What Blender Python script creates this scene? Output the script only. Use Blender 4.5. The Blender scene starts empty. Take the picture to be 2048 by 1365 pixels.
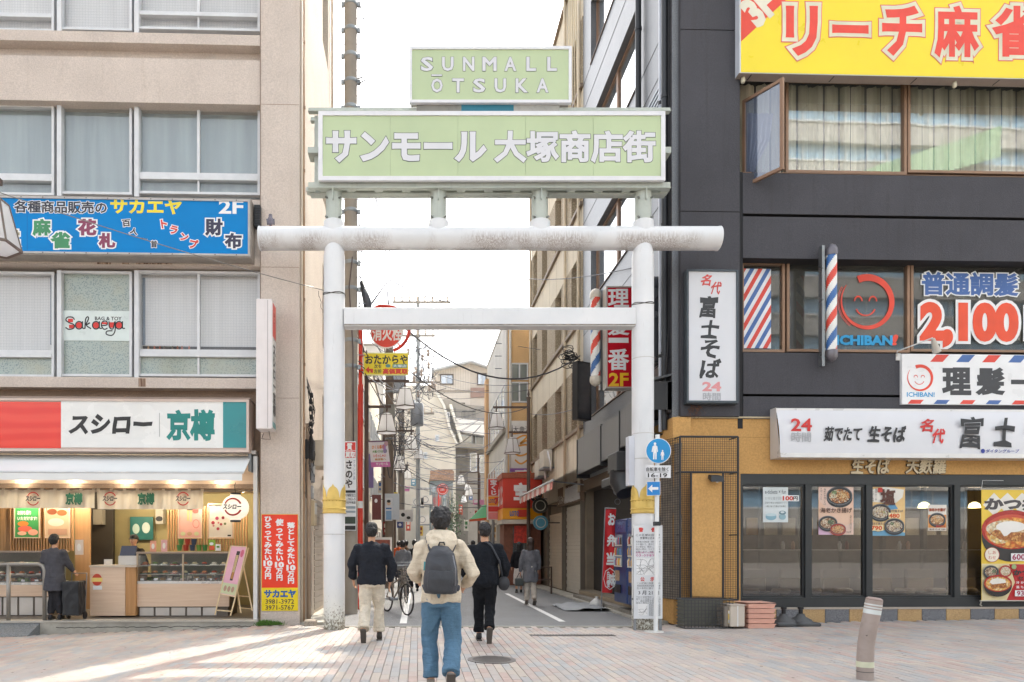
import bpy,math,random
from mathutils import Vector,Matrix,noise
random.seed(7)
SC=bpy.context.scene
COL=SC.collection
PENDING=[]
def link_later(o):
 PENDING.append(o)
# ---------- camera
FOC=1365.0
VX,VY,EYE=835.0,1098.0,1.38
cam_d=bpy.data.cameras.new('camera')
cam_d.sensor_width=36.0
cam_d.lens=36.0*FOC/2048.0
cam_d.shift_x=(1024.0-VX)/2048.0
cam_d.shift_y=(VY-682.5)/2048.0
cam_d.clip_start=0.1
cam_d.clip_end=3000
cam=bpy.data.objects.new('camera',cam_d)
cam.location=(0,0,EYE)
cam.rotation_euler=(math.radians(90),0,0)
COL.objects.link(cam)
SC.camera=cam
# ---------- light
SUN_AZ=math.atan2(0.40,0.92)
SUN_EL=math.radians(53)
world=bpy.data.worlds.new('World')
SC.world=world
world.use_nodes=True
wn=world.node_tree
bg=wn.nodes['Background']
sky=wn.nodes.new('ShaderNodeTexSky')
sky.sky_type='NISHITA'
sky.sun_disc=False
sky.sun_elevation=SUN_EL
sky.sun_rotation=SUN_AZ
sky.air_density=1.0
sky.dust_density=4.0
sky.ozone_density=0.6
hs=wn.nodes.new('ShaderNodeHueSaturation')
hs.inputs['Saturation'].default_value=0.22
hs.inputs['Value'].default_value=1.25
wn.links.new(sky.outputs[0],hs.inputs['Color'])
wn.links.new(hs.outputs[0],bg.inputs['Color'])
bg.inputs['Strength'].default_value=0.15
sun_d=bpy.data.lights.new('sun','SUN')
sun_d.energy=2.0
sun_d.angle=math.radians(0.9)
sun_d.color=(1.0,0.91,0.78)
sun=bpy.data.objects.new('sun',sun_d)
COL.objects.link(sun)
sv=Vector((math.sin(SUN_AZ)*math.cos(SUN_EL),math.cos(SUN_AZ)*math.cos(SUN_EL),math.sin(SUN_EL)))
sun.rotation_euler=sv.to_track_quat('Z','Y').to_euler()
sun.location=sv*50
SC.view_settings.view_transform='Standard'
SC.view_settings.look='None'
SC.view_settings.exposure=1.62
SC.view_settings.gamma=1.0
SC.cycles.max_bounces=6
SC.cycles.diffuse_bounces=3
SC.cycles.glossy_bounces=3
SC.cycles.transparent_max_bounces=12
SC.cycles.caustics_reflective=False
SC.cycles.caustics_refractive=False
SC.cycles.sample_clamp_indirect=6
SC.cycles.use_denoising=True
SC.cycles.use_light_tree=False
# ---------- materials
def lin(h,k=0.88):
 out=[]
 for i in(0,2,4):
  c=int(h[i:i+2],16)/255.0
  c=c/12.92 if c<=0.04045 else((c+0.055)/1.055)**2.4
  out.append(min(0.86,c*k))
 return(*out,1.0)
MATS={}
def new_mat(key):
 m=bpy.data.materials.new(key)
 m.use_nodes=True
 t=m.node_tree
 return m,t,t.nodes['Principled BSDF']
def coords(t,scale=(1,1,1)):
 tc=t.nodes.new('ShaderNodeTexCoord')
 mp=t.nodes.new('ShaderNodeMapping')
 mp.inputs['Scale'].default_value=scale
 t.links.new(tc.outputs['Object'],mp.inputs['Vector'])
 return mp.outputs['Vector']
def nz(t,vec,scale,detail=3,rough=0.55):
 n=t.nodes.new('ShaderNodeTexNoise')
 n.inputs['Scale'].default_value=scale
 n.inputs['Detail'].default_value=detail
 n.inputs['Roughness'].default_value=rough
 t.links.new(vec,n.inputs['Vector'])
 return n.outputs['Fac']
def ramp(t,fac,p0,p1,c0=(0,0,0,1),c1=(1,1,1,1)):
 r=t.nodes.new('ShaderNodeValToRGB')
 r.color_ramp.elements[0].position=p0
 r.color_ramp.elements[1].position=p1
 r.color_ramp.elements[0].color=c0
 r.color_ramp.elements[1].color=c1
 t.links.new(fac,r.inputs['Fac'])
 return r.outputs['Color']
def mixc(t,fac,a,b,mode='MIX'):
 x=t.nodes.new('ShaderNodeMix')
 x.data_type='RGBA'
 x.blend_type=mode
 for val,sock in((fac,x.inputs[0]),(a,x.inputs[6]),(b,x.inputs[7])):
  if isinstance(val,(float,int)):
   sock.default_value=val
  elif isinstance(val,tuple):
   sock.default_value=val
  else:
   t.links.new(val,sock)
 return x.outputs[2]
def bump(t,p,h,strength,dist=0.01):
 b=t.nodes.new('ShaderNodeBump')
 b.inputs['Strength'].default_value=strength
 b.inputs['Distance'].default_value=dist
 t.links.new(h,b.inputs['Height'])
 t.links.new(b.outputs[0],p.inputs['Normal'])
def mat(h,r=0.55,m=0.0,v=0.07,vs=2.5,b=0.0,bs=60,e=0.0,dirt=0.0,streak=0.0,spec=0.5,k=0.88):
 """plain procedural paint, plastic, metal, fabric: colour with cloudy variation, optional relief, grime and run marks"""
 key=(h,r,m,v,vs,b,bs,e,dirt,streak,spec,k)
 if key in MATS:
  return MATS[key]
 mt,t,p=new_mat('paint_'+h)
 c=lin(h,k)
 p.inputs['Roughness'].default_value=r
 p.inputs['Metallic'].default_value=m
 p.inputs['Specular IOR Level'].default_value=spec
 vec=coords(t)
 if v>0 or dirt>0:
  n1=nz(t,vec,vs,4)
  lo=tuple(x*(1-v*1.6)for x in c[:3])+(1,)
  hi=tuple(min(0.9,x*(1+v*1.1))for x in c[:3])+(1,)
  col=ramp(t,n1,0.3,0.7,lo,hi)
  if dirt>0:
   n2=nz(t,vec,vs*4.3,6,0.7)
   f=ramp(t,n2,0.52,0.75,(0,0,0,1),(dirt,dirt,dirt,1))
   col=mixc(t,f,col,tuple(x*0.35 for x in c[:3])+(1,))
  if streak>0:
   v2=coords(t,(14,14,0.7))
   n3=nz(t,v2,1.0,4,0.6)
   f=ramp(t,n3,0.56,0.8,(0,0,0,1),(streak,streak,streak,1))
   col=mixc(t,f,col,tuple(a*b_ for a,b_ in zip(c[:3],(0.42,0.36,0.3)))+(1,))
  t.links.new(col,p.inputs['Base Color'])
  rr=ramp(t,n1,0.2,0.8,(max(0,r-0.08),)*3+(1,),(min(1,r+0.1),)*3+(1,))
  t.links.new(rr,p.inputs['Roughness'])
 else:
  p.inputs['Base Color'].default_value=c
 if b>0:
  bump(t,p,nz(t,vec,bs,4,0.6),b,0.01)
 if e>0:
  p.inputs['Emission Color'].default_value=lin(h,1.0)
  p.inputs['Emission Strength'].default_value=e
 MATS[key]=mt
 return mt
def stucco(h,bs=45,b=0.55,stain=0.25):
 key=('stucco',h,bs,b,stain)
 if key in MATS:
  return MATS[key]
 mt,t,p=new_mat('stucco_'+h)
 c=lin(h)
 vec=coords(t)
 n1=nz(t,vec,0.9,5,0.6)
 col=ramp(t,n1,0.3,0.72,tuple(x*0.90 for x in c[:3])+(1,),tuple(min(.85,x*1.07)for x in c[:3])+(1,))
 v2=coords(t,(9,9,0.5))
 f=ramp(t,nz(t,v2,1.0,5,0.65),0.55,0.85,(0,0,0,1),(stain,)*3+(1,))
 col=mixc(t,f,col,tuple(a*b_ for a,b_ in zip(c[:3],(0.6,0.52,0.45)))+(1,))
 g=nz(t,vec,bs,3,0.6)
 g2=ramp(t,g,0.35,0.65,(0.86,0.86,0.86,1),(1.05,1.05,1.05,1))
 col=mixc(t,1.0,col,g2,'MULTIPLY')
 t.links.new(col,p.inputs['Base Color'])
 p.inputs['Roughness'].default_value=0.9
 p.inputs['Specular IOR Level'].default_value=0.2
 bump(t,p,g,b,0.012)
 MATS[key]=mt
 return mt
def speck(h,h2,sc=90,r=0.5,thr=0.5,v=0.1,b=0.0):
 """stone chip / granite: two colours in fine grains"""
 key=('speck',h,h2,sc,r,thr)
 if key in MATS:
  return MATS[key]
 mt,t,p=new_mat('stone_'+h)
 vec=coords(t)
 g=nz(t,vec,sc,2,0.7)
 col=ramp(t,g,thr-0.06,thr+0.06,lin(h),lin(h2))
 g2=ramp(t,nz(t,vec,1.4,4),0.3,0.75,(1-v,)*3+(1,),(1+v,)*3+(1,))
 col=mixc(t,1.0,col,g2,'MULTIPLY')
 t.links.new(col,p.inputs['Base Color'])
 p.inputs['Roughness'].default_value=r
 if b:
  bump(t,p,g,b,0.006)
 MATS[key]=mt
 return mt
def glass(h='8fb0c0',clear=0.6,refl=0.10,r=0.02):
 """window glass seen from outside: tinted see-through layer with a mirror layer that grows at grazing angles"""
 key=('glass',h,clear,refl,r)
 if key in MATS:
  return MATS[key]
 mt=bpy.data.materials.new('glass_'+h)
 mt.use_nodes=True
 t=mt.node_tree
 t.nodes.clear()
 out=t.nodes.new('ShaderNodeOutputMaterial')
 tr=t.nodes.new('ShaderNodeBsdfTransparent')
 tr.inputs[0].default_value=tuple(0.62+0.38*x for x in lin(h,1.0)[:3])+(1,)
 df=t.nodes.new('ShaderNodeBsdfDiffuse')
 df.inputs[0].default_value=lin(h)
 gl=t.nodes.new('ShaderNodeBsdfGlossy')
 gl.inputs['Roughness'].default_value=r
 gl.inputs[0].default_value=(0.95,0.97,1,1)
 m1=t.nodes.new('ShaderNodeMixShader')
 m1.inputs[0].default_value=clear
 t.links.new(df.outputs[0],m1.inputs[1])
 t.links.new(tr.outputs[0],m1.inputs[2])
 lw=t.nodes.new('ShaderNodeFresnel')
 lw.inputs[0].default_value=1.5
 ad=t.nodes.new('ShaderNodeMath')
 ad.operation='ADD'
 ad.use_clamp=True
 t.links.new(lw.outputs[0],ad.inputs[0])
 ad.inputs[1].default_value=refl
 vec=coords(t)
 bp=t.nodes.new('ShaderNodeBump')
 bp.inputs['Strength'].default_value=0.04
 bp.inputs['Distance'].default_value=0.02
 t.links.new(nz(t,vec,1.1,1),bp.inputs['Height'])
 t.links.new(bp.outputs[0],gl.inputs['Normal'])
 ge=t.nodes.new('ShaderNodeNewGeometry')
 inv=t.nodes.new('ShaderNodeMath');inv.operation='SUBTRACT';inv.inputs[0].default_value=1.0
 t.links.new(ge.outputs['Backfacing'],inv.inputs[1])
 mu=t.nodes.new('ShaderNodeMath');mu.operation='MULTIPLY'
 t.links.new(ad.outputs[0],mu.inputs[0]);t.links.new(inv.outputs[0],mu.inputs[1])
 m2=t.nodes.new('ShaderNodeMixShader')
 t.links.new(mu.outputs[0],m2.inputs[0])
 t.links.new(m1.outputs[0],m2.inputs[1])
 t.links.new(gl.outputs[0],m2.inputs[2])
 t.links.new(m2.outputs[0],out.inputs[0])
 MATS[key]=mt
 return mt
def wood(h,h2,sc=1.0,axis=0,r=0.5):
 key=('wood',h,h2,sc,axis,r)
 if key in MATS:
  return MATS[key]
 mt,t,p=new_mat('wood_'+h)
 s=[26*sc]*3
 s[axis]=1.2*sc
 vec=coords(t,tuple(s))
 n=nz(t,vec,1.0,5,0.6)
 t.links.new(ramp(t,n,0.32,0.7,lin(h),lin(h2)),p.inputs['Base Color'])
 p.inputs['Roughness'].default_value=r
 MATS[key]=mt
 return mt
def translucent(h,r=0.5):
 key=('trl',h)
 if key in MATS:
  return MATS[key]
 mt,t,p=new_mat('translucent_'+h)
 p.inputs['Base Color'].default_value=lin(h)
 p.inputs['Roughness'].default_value=r
 tl=t.nodes.new('ShaderNodeBsdfTranslucent')
 tl.inputs[0].default_value=lin(h)
 mx=t.nodes.new('ShaderNodeMixShader')
 mx.inputs[0].default_value=0.7
 out=[n for n in t.nodes if n.type=='OUTPUT_MATERIAL'][0]
 t.links.new(p.outputs[0],mx.inputs[1]);t.links.new(tl.outputs[0],mx.inputs[2])
 t.links.new(mx.outputs[0],out.inputs[0])
 MATS[key]=mt
 return mt
def foodm(h,h2,h3,sc=45):
 """printed food picture: bits and shreds of three tones"""
 key=('food',h,h2,h3,sc)
 if key in MATS:
  return MATS[key]
 mt,t,p=new_mat('food_print')
 vec=coords(t)
 vo=t.nodes.new('ShaderNodeTexVoronoi')
 vo.inputs['Scale'].default_value=sc
 vo.inputs['Randomness'].default_value=1
 ad=t.nodes.new('ShaderNodeVectorMath');ad.operation='MULTIPLY_ADD'
 ns=t.nodes.new('ShaderNodeTexNoise');ns.inputs['Scale'].default_value=sc*.6
 t.links.new(vec,ns.inputs['Vector'])
 t.links.new(ns.outputs['Color'],ad.inputs[0]);ad.inputs[1].default_value=(.06,.06,.06);t.links.new(vec,ad.inputs[2])
 t.links.new(ad.outputs[0],vo.inputs['Vector'])
 sp=t.nodes.new('ShaderNodeSeparateColor')
 t.links.new(vo.outputs['Color'],sp.inputs[0])
 c=mixc(t,ramp(t,sp.outputs[0],.35,.6),lin(h),lin(h2))
 c=mixc(t,ramp(t,sp.outputs[1],.6,.75),c,lin(h3))
 c=mixc(t,ramp(t,vo.outputs['Distance'],.3,.75,(0,0,0,1),(.55,.55,.55,1)),c,tuple(x*.35 for x in lin(h)[:3])+(1,))
 t.links.new(c,p.inputs['Base Color'])
 p.inputs['Roughness'].default_value=.45
 MATS[key]=mt
 return mt
def pattern(h,h2,h3,sc=30):
 """patterned obscure film on glass: blotches of three tones"""
 key=('pat',h,h2,h3,sc)
 if key in MATS:
  return MATS[key]
 mt,t,p=new_mat('film_'+h)
 vec=coords(t)
 vo=t.nodes.new('ShaderNodeTexVoronoi')
 vo.inputs['Scale'].default_value=sc
 t.links.new(vec,vo.inputs['Vector'])
 c1=ramp(t,vo.outputs['Distance'],0.18,0.5,lin(h),lin(h2))
 c2=mixc(t,ramp(t,nz(t,vec,1.7,4,0.6),0.45,0.7),c1,mixc(t,0.55,c1,lin(h3)))
 t.links.new(c2,p.inputs['Base Color'])
 p.inputs['Roughness'].default_value=0.12
 MATS[key]=mt
 return mt
def clothm(h,weave=220):
 """worn cloth: soft drag folds, creases and a fine weave"""
 key=('clothm',h,weave)
 if key in MATS:
  return MATS[key]
 mt,t,p=new_mat('cloth_'+h)
 c=lin(h)
 f1=nz(t,coords(t,(7,7,3.2)),1.0,4,.65)
 f2=nz(t,coords(t,(5,5,17)),1.0,3,.6)
 w=nz(t,coords(t),weave,2,.7)
 ad=t.nodes.new('ShaderNodeMath');ad.operation='ADD'
 t.links.new(f1,ad.inputs[0]);t.links.new(f2,ad.inputs[1])
 col=ramp(t,nz(t,coords(t),6,5,.7),.3,.72,tuple(x*.74 for x in c[:3])+(1,),tuple(min(.85,x*1.22)for x in c[:3])+(1,))
 col=mixc(t,.35,col,ramp(t,w,.3,.7,tuple(x*.7 for x in c[:3])+(1,),tuple(min(.85,x*1.25)for x in c[:3])+(1,)))
 t.links.new(col,p.inputs['Base Color'])
 p.inputs['Roughness'].default_value=.9
 p.inputs['Specular IOR Level'].default_value=.15
 b1=t.nodes.new('ShaderNodeBump');b1.inputs['Strength'].default_value=.75;b1.inputs['Distance'].default_value=.035
 t.links.new(ad.outputs[0],b1.inputs['Height'])
 b2=t.nodes.new('ShaderNodeBump');b2.inputs['Strength'].default_value=.35;b2.inputs['Distance'].default_value=.004
 t.links.new(w,b2.inputs['Height']);t.links.new(b1.outputs[0],b2.inputs['Normal'])
 t.links.new(b2.outputs[0],p.inputs['Normal'])
 MATS[key]=mt
 return mt
def pleats(h,h2,sc=9.0,e=0):
 """hanging cloth: soft vertical folds in relief, with fold shading put into the colour"""
 key=('pleat',h,h2,sc)
 if key in MATS:
  return MATS[key]
 mt,t,p=new_mat('cloth_'+h)
 vec=coords(t,(sc,sc,0.25))
 n=nz(t,vec,1.0,3,0.5)
 t.links.new(ramp(t,n,0.3,0.7,lin(h),lin(h2)),p.inputs['Base Color'])
 p.inputs['Roughness'].default_value=0.9
 bump(t,p,n,0.6,0.03)
 MATS[key]=mt
 return mt
def wired(h,h2='9aa4a6',pitch=0.052):
 """wired glass backing: blind or curtain with the fine square wire mesh in the glass"""
 key=('wired',h,h2,pitch)
 if key in MATS:
  return MATS[key]
 mt,t,p=new_mat('wired_'+h)
 tc=t.nodes.new('ShaderNodeTexCoord')
 sp=t.nodes.new('ShaderNodeSeparateXYZ')
 t.links.new(tc.outputs['Object'],sp.inputs[0])
 lines=None
 for ax in('X','Z'):
  mo=t.nodes.new('ShaderNodeMath');mo.operation='PINGPONG'
  t.links.new(sp.outputs[ax],mo.inputs[0]);mo.inputs[1].default_value=pitch/2
  lt=t.nodes.new('ShaderNodeMath');lt.operation='LESS_THAN'
  t.links.new(mo.outputs[0],lt.inputs[0]);lt.inputs[1].default_value=0.0022
  if lines is None:
   lines=lt.outputs[0]
  else:
   mx=t.nodes.new('ShaderNodeMath');mx.operation='MAXIMUM'
   t.links.new(lines,mx.inputs[0]);t.links.new(lt.outputs[0],mx.inputs[1])
   lines=mx.outputs[0]
 vec=coords(t,(7,7,0.3))
 base=ramp(t,nz(t,vec,1.0,3),0.3,0.7,tuple(x*.88 for x in lin(h)[:3])+(1,),lin(h))
 t.links.new(mixc(t,lines,base,lin(h2)),p.inputs['Base Color'])
 p.inputs['Roughness'].default_value=0.5
 MATS[key]=mt
 return mt
# ---------- frames: local (u right, d into the wall, z up)
class Frame:
 def __init__(s,cx,cy,deg):
  s.cx,s.cy=cx,cy
  s.c,s.s=math.cos(math.radians(deg)),math.sin(math.radians(deg))
 def w(s,u,d,z):
  return Vector((s.cx+u*s.c-d*s.s,s.cy+u*s.s+d*s.c,z))
 def u(s,px,d=0.0):
  k=(px-VX)/FOC
  return(k*(s.cy+d*s.c)-s.cx+d*s.s)/(s.c-k*s.s)
 def z(s,px,py,d=0.0):
  y=s.w(s.u(px,d),d,0).y
  return EYE-(py-VY)*y/FOC
 def r(s,x0,x1,y0,y1,d=0.0):
  xm=(x0+x1)/2
  return s.u(x0,d),s.u(x1,d),s.z(xm,y1,d),s.z(xm,y0,d)
TH=1.75
FL=Frame(-2.17,12.6,TH)
FR=Frame(4.70,12.6,TH)
SL=Frame(-2.17,12.6,90)
SR=Frame(4.70,12.6,-90)
def FP(y,x=0.0):
 return Frame(x,y,0)
def at(px,py,y):
 return Vector(((px-VX)*y/FOC,y,EYE-(py-VY)*y/FOC))
WORLD=Frame(0,0,0)
def ground_z(x):
 if x<-2.5:
  return 0.035*(max(x,-12)+2.5)
 if x>5:
  return 0.014*(min(x,16)-5)
 return 0.0
# ---------- mesh builder
class MB:
 def __init__(s,fr=None):
  s.f=fr or WORLD
  s.v,s.p=[],[]
 def add(s,vs,fs):
  n=len(s.v)
  s.v+=[s.f.w(*q)for q in vs]
  s.p+=[tuple(i+n for i in f)for f in fs]
  return s
 def raw(s,vs,fs):
  n=len(s.v)
  s.v+=[Vector(q)for q in vs]
  s.p+=[tuple(i+n for i in f)for f in fs]
  return s
 def box(s,u0,u1,d0,d1,z0,z1,bev=0.0):
  if bev<=0:
   return s.add([(u0,d0,z0),(u1,d0,z0),(u1,d1,z0),(u0,d1,z0),(u0,d0,z1),(u1,d0,z1),(u1,d1,z1),(u0,d1,z1)],[(0,3,2,1),(4,5,6,7),(0,1,5,4),(1,2,6,5),(2,3,7,6),(3,0,4,7)])
  b=bev
  vs,fs=[],[]
  lay=((z0,b),(z0+b,0),(z1-b,0),(z1,b))
  for z,i in lay:
   vs+=[(u0+i+(b if i==0 else 0)*0,d0+i,z),(u1-i,d0+i,z),(u1-i,d1-i,z),(u0+i,d1-i,z)]
  vs=[]
  for z,i in lay:
   a,c=i,i+b
   vs+=[(u0+c,d0+a,z),(u1-c,d0+a,z),(u1-a,d0+c,z),(u1-a,d1-c,z),(u1-c,d1-a,z),(u0+c,d1-a,z),(u0+a,d1-c,z),(u0+a,d0+c,z)]
  for k in range(3):
   for j in range(8):
    fs.append((k*8+j,k*8+(j+1)%8,k*8+8+(j+1)%8,k*8+8+j))
  fs.append(tuple(range(7,-1,-1)))
  fs.append(tuple(range(24,32)))
  return s.add(vs,fs)
 def quad(s,a,b,c,d):
  return s.add([a,b,c,d],[(0,1,2,3)])
 def prism(s,poly,d0,d1):
  """poly of (u, z), extruded along d"""
  n=len(poly)
  vs=[(u,d0,z)for u,z in poly]+[(u,d1,z)for u,z in poly]
  fs=[tuple(range(n)),tuple(range(2*n-1,n-1,-1))]+[(i,i+n,(i+1)%n+n,(i+1)%n)for i in range(n)]
  return s.add(vs,fs)
 def flat(s,poly,d):
  return s.add([(u,d,z)for u,z in poly],[tuple(range(len(poly)))])
 def tube(s,pts,r,n=8,cap=True):
  """round bar along points in local coordinates; r one radius or one per point"""
  P=[s.f.w(*q)for q in pts]
  rs=r if isinstance(r,(list,tuple))else[r]*len(P)
  base=len(s.v)
  prev=None
  for i,p in enumerate(P):
   if i==0:
    t=P[1]-P[0]
   elif i==len(P)-1:
    t=P[-1]-P[-2]
   else:
    t=(P[i+1]-P[i]).normalized()+(P[i]-P[i-1]).normalized()
   if t.length<1e-9:
    t=Vector((0,0,1))
   t.normalize()
   if prev is None:
    a=t.orthogonal().normalized()
   else:
    a=(prev-t*prev.dot(t))
    a=a.normalized()if a.length>1e-6 else t.orthogonal().normalized()
   prev=a
   b=t.cross(a)
   for j in range(n):
    an=2*math.pi*j/n
    s.v.append(p+(a*math.cos(an)+b*math.sin(an))*rs[i])
  for i in range(len(P)-1):
   for j in range(n):
    s.p.append((base+i*n+j,base+i*n+(j+1)%n,base+(i+1)*n+(j+1)%n,base+(i+1)*n+j))
  if cap:
   s.p.append(tuple(base+j for j in range(n-1,-1,-1)))
   s.p.append(tuple(base+(len(P)-1)*n+j for j in range(n)))
  return s
 def lathe(s,c,prof,n=20):
  """prof of (radius, z) turned about the vertical axis through c=(u, d, z)"""
  vs,fs=[],[]
  for r,z in prof:
   for j in range(n):
    a=2*math.pi*j/n
    vs.append((c[0]+r*math.cos(a),c[1]+r*math.sin(a),c[2]+z))
  for i in range(len(prof)-1):
   for j in range(n):
    fs.append((i*n+j,i*n+(j+1)%n,(i+1)*n+(j+1)%n,(i+1)*n+j))
  fs.append(tuple(range(n-1,-1,-1)))
  fs.append(tuple((len(prof)-1)*n+j for j in range(n)))
  return s.add(vs,fs)
 def disc(s,cu,cz,ru,rz,d,n=28,a0=0,a1=360,inner=0.0):
  """flat ellipse or ring sector facing the viewer"""
  A=[math.radians(a0+(a1-a0)*i/n)for i in range(n+1)]
  o=[(cu+ru*math.cos(a),d,cz+rz*math.sin(a))for a in A]
  if inner>0:
   q=[(cu+ru*inner*math.cos(a),d,cz+rz*inner*math.sin(a))for a in A]
   return s.add(o+q,[(i,i+1,n+2+i,n+1+i)for i in range(n)])
  return s.add(o[:-1]if abs(a1-a0)==360 else o+[(cu,d,cz)],[tuple(range(n if abs(a1-a0)==360 else n+2))])
 def frame(s,u0,u1,d0,d1,z0,z1,w,wb=None):
  """four bars butted into a rectangle"""
  wb=wb or w
  s.box(u0,u0+w,d0,d1,z0,z1);s.box(u1-w,u1,d0,d1,z0,z1)
  s.box(u0+w,u1-w,d0,d1,z0,z0+wb);s.box(u0+w,u1-w,d0,d1,z1-wb,z1)
  return s
 def build(s,name,m,parent=None,label=None,cat=None,group=None,kind=None,smooth=False):
  me=bpy.data.meshes.new(name)
  off=Vector((0,0,0))
  q=parent
  while q is not None:
   off+=q.location
   q=q.parent
  if parent is None and cat is not None and s.v:
   xs=[v.x for v in s.v];ys=[v.y for v in s.v];zs=[v.z for v in s.v]
   loc=Vector(((min(xs)+max(xs))/2,(min(ys)+max(ys))/2,min(zs)))
  else:
   loc=Vector((0,0,0))
  me.from_pydata([v-off-loc for v in s.v],[],s.p)
  ms=m if isinstance(m,(list,tuple))else[m]
  for x in ms:
   me.materials.append(x)
  if smooth:
   me.polygons.foreach_set('use_smooth',[True]*len(me.polygons))
   if smooth!='all':
    me.set_sharp_from_angle(angle=math.radians(40))
  o=bpy.data.objects.new(name,me)
  link_later(o)
  o.location=loc
  if parent is not None:
   o.parent=parent
  tag(o,label,cat,group,kind)
  return o
def tag(o,label=None,cat=None,group=None,kind=None):
 if label:o['label']=label
 if cat:o['category']=cat
 if group:o['group']=group
 if kind:o['kind']=kind
 return o
def thing(name,label,cat,loc,group=None):
 o=bpy.data.objects.new(name,None)
 o.empty_display_size=0.2
 link_later(o)
 o.location=Vector(loc)
 return tag(o,label,cat,group)
def copy_tree(o,parent=None):
 c=o.copy()
 link_later(c)
 c.parent=parent
 for ch in list(o.children):
  copy_tree(ch,c)
 return c
# ---------- lettering
GL={}
def glyphs(s,bev,res=2):
 key=(s,round(bev,4),res)
 if key in GL:
  return GL[key]
 c=bpy.data.curves.new('t','FONT')
 c.body=s
 c.size=1
 c.bevel_depth=bev
 c.bevel_resolution=0
 c.resolution_u=res
 o=bpy.data.objects.new('t',c)
 COL.objects.link(o)
 bpy.context.view_layer.update()
 dg=bpy.context.evaluated_depsgraph_get()
 m=bpy.data.meshes.new_from_object(o.evaluated_get(dg))
 vs=[(v.co.x,v.co.y,v.co.z)for v in m.vertices]
 fs=[tuple(p.vertices)for p in m.polygons]
 bpy.data.objects.remove(o)
 bpy.data.curves.remove(c)
 bpy.data.meshes.remove(m)
 GL[key]=(vs,fs)
 return GL[key]
def text(fr,parent,s,x0,x1,y0,y1,d,m,bold=0.0,out=(),name='lettering',rot=0.0,slant=0.0,vert=False,res=2,thick=0.0,box=None,rough=0.0):
 """lettering fitted to a pixel box of the photograph (or box=(u0,u1,z0,z1)); out = ((bevel, material), ...) outlines behind the fill"""
 u0,u1,z0,z1=box if box else fr.r(x0,x1,y0,y1,d)
 if s=='一':
  bold,out=0.0,[(b*.12,q)for b,q in out]
 layers=[(b,mm)for b,mm in out]+[(bold,m)]
 made=[]
 for li,(bv,mm)in enumerate(layers):
  mb=MB(fr)
  dd=d-0.0022*li-thick
  if vert:
   n=len(s)
   ch=(z1-z0)/n
   cw=(u1-u0)
   for i,chh in enumerate(s):
    if chh==' ':
     continue
    vs,fs=glyphs(chh,bv,res)
    em=0.96
    asc=all(ord(q)<128 for q in chh)
    cx=0.5 if not asc else 0.3
    uc,zc=(u0+u1)/2,z1-ch*(i+0.5)
    mb.add([(uc+(x-cx)*cw*em,dd-z*0.02,zc+(y-0.38)*ch*em*1.02)for x,y,z in vs],fs)
  else:
   v0,_=glyphs(s,0.0,res)
   if not v0:
    return None
   bx0,bx1=min(v[0]for v in v0),max(v[0]for v in v0)
   by0,by1=min(v[1]for v in v0),max(v[1]for v in v0)
   vs,fs=glyphs(s,bv,res)
   su,sz=(u1-u0)/(bx1-bx0),(z1-z0)/max(1e-6,by1-by0)
   uc,zc=(u0+u1)/2,(z0+z1)/2
   cr,sr=math.cos(math.radians(rot)),math.sin(math.radians(rot))
   pts=[]
   for x,y,z in vs:
    a,b=(x-(bx0+bx1)/2)*su,(y-(by0+by1)/2)*sz
    if rough:
     q=noise.noise_vector(Vector((x*2.3,y*2.3,3.1)))
     a+=q.x*rough*sz*0.6;b+=q.y*rough*sz*0.6
    a+=slant*b
    pts.append((uc+a*cr-b*sr,dd-z*0.01,zc+a*sr+b*cr))
   mb.add(pts,fs)
   if thick>0 and li==0:
    mb2=[(p[0],p[1]+thick,p[2])for p in pts]
    mb.add(mb2,fs)
  nm=name if li==len(layers)-1 else 'lettering_outline'
  made.append(mb.build(nm,mm,parent))
 return made[-1]
def shapes(fr,parent,d,elems,eps=0.0013):
 """flat print: ('r',x0,x1,y0,y1,mat) ('c',cx,cy,rx,ry,mat[,inner,a0,a1]) ('p',[(x,y)..],mat) ('t',text,x0,x1,y0,y1,mat,bold[,opts])"""
 for i,e in enumerate(elems):
  dd=d-eps*(i+1)
  k=e[0]
  if k=='r':
   u0,u1,z0,z1=fr.r(*e[1:5],dd)
   MB(fr).flat([(u0,z0),(u1,z0),(u1,z1),(u0,z1)],dd).build('colour_field',e[5],parent)
  elif k=='c':
   cx,cy,rx,ry,m=e[1:6]
   inner,a0,a1=(e[6:]+(0,360))[:3]if len(e)>6 else(0,0,360)
   u0,u1,z0,z1=fr.r(cx-rx,cx+rx,cy-ry,cy+ry,dd)
   MB(fr).disc((u0+u1)/2,(z0+z1)/2,(u1-u0)/2,(z1-z0)/2,dd,28,a0,a1,inner).build('printed_disc',m,parent)
  elif k=='p':
   MB(fr).flat([(fr.u(x,dd),fr.z(x,y,dd))for x,y in e[1]],dd).build('printed_shape',e[2],parent)
  elif k=='t':
   o=e[8]if len(e)>8 else{}
   text(fr,parent,e[1],*e[2:6],dd,e[6],e[7],**o)
def board(fr,name,label,cat,x0,x1,y0,y1,d,th,base,elems=(),group=None,edge=None,parent=None,fw=0.0,fm=None):
 """a flat sign, poster or panel with its print"""
 u0,u1,z0,z1=fr.r(x0,x1,y0,y1,d)
 um=(u0+u1)/2
 t=parent if parent else thing(name,label,cat,fr.w(um,d,z0),group)
 MB(fr).box(u0,u1,d,d+th,z0,z1).build('panel' if not parent else name,base,t)
 if fw>0:
  MB(fr).frame(u0-fw,u1+fw,d-0.012,d+th+0.004,z0-fw,z1+fw,fw).build('sign_frame',fm or base,t)
 shapes(fr,t,d,elems)
 return t
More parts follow.
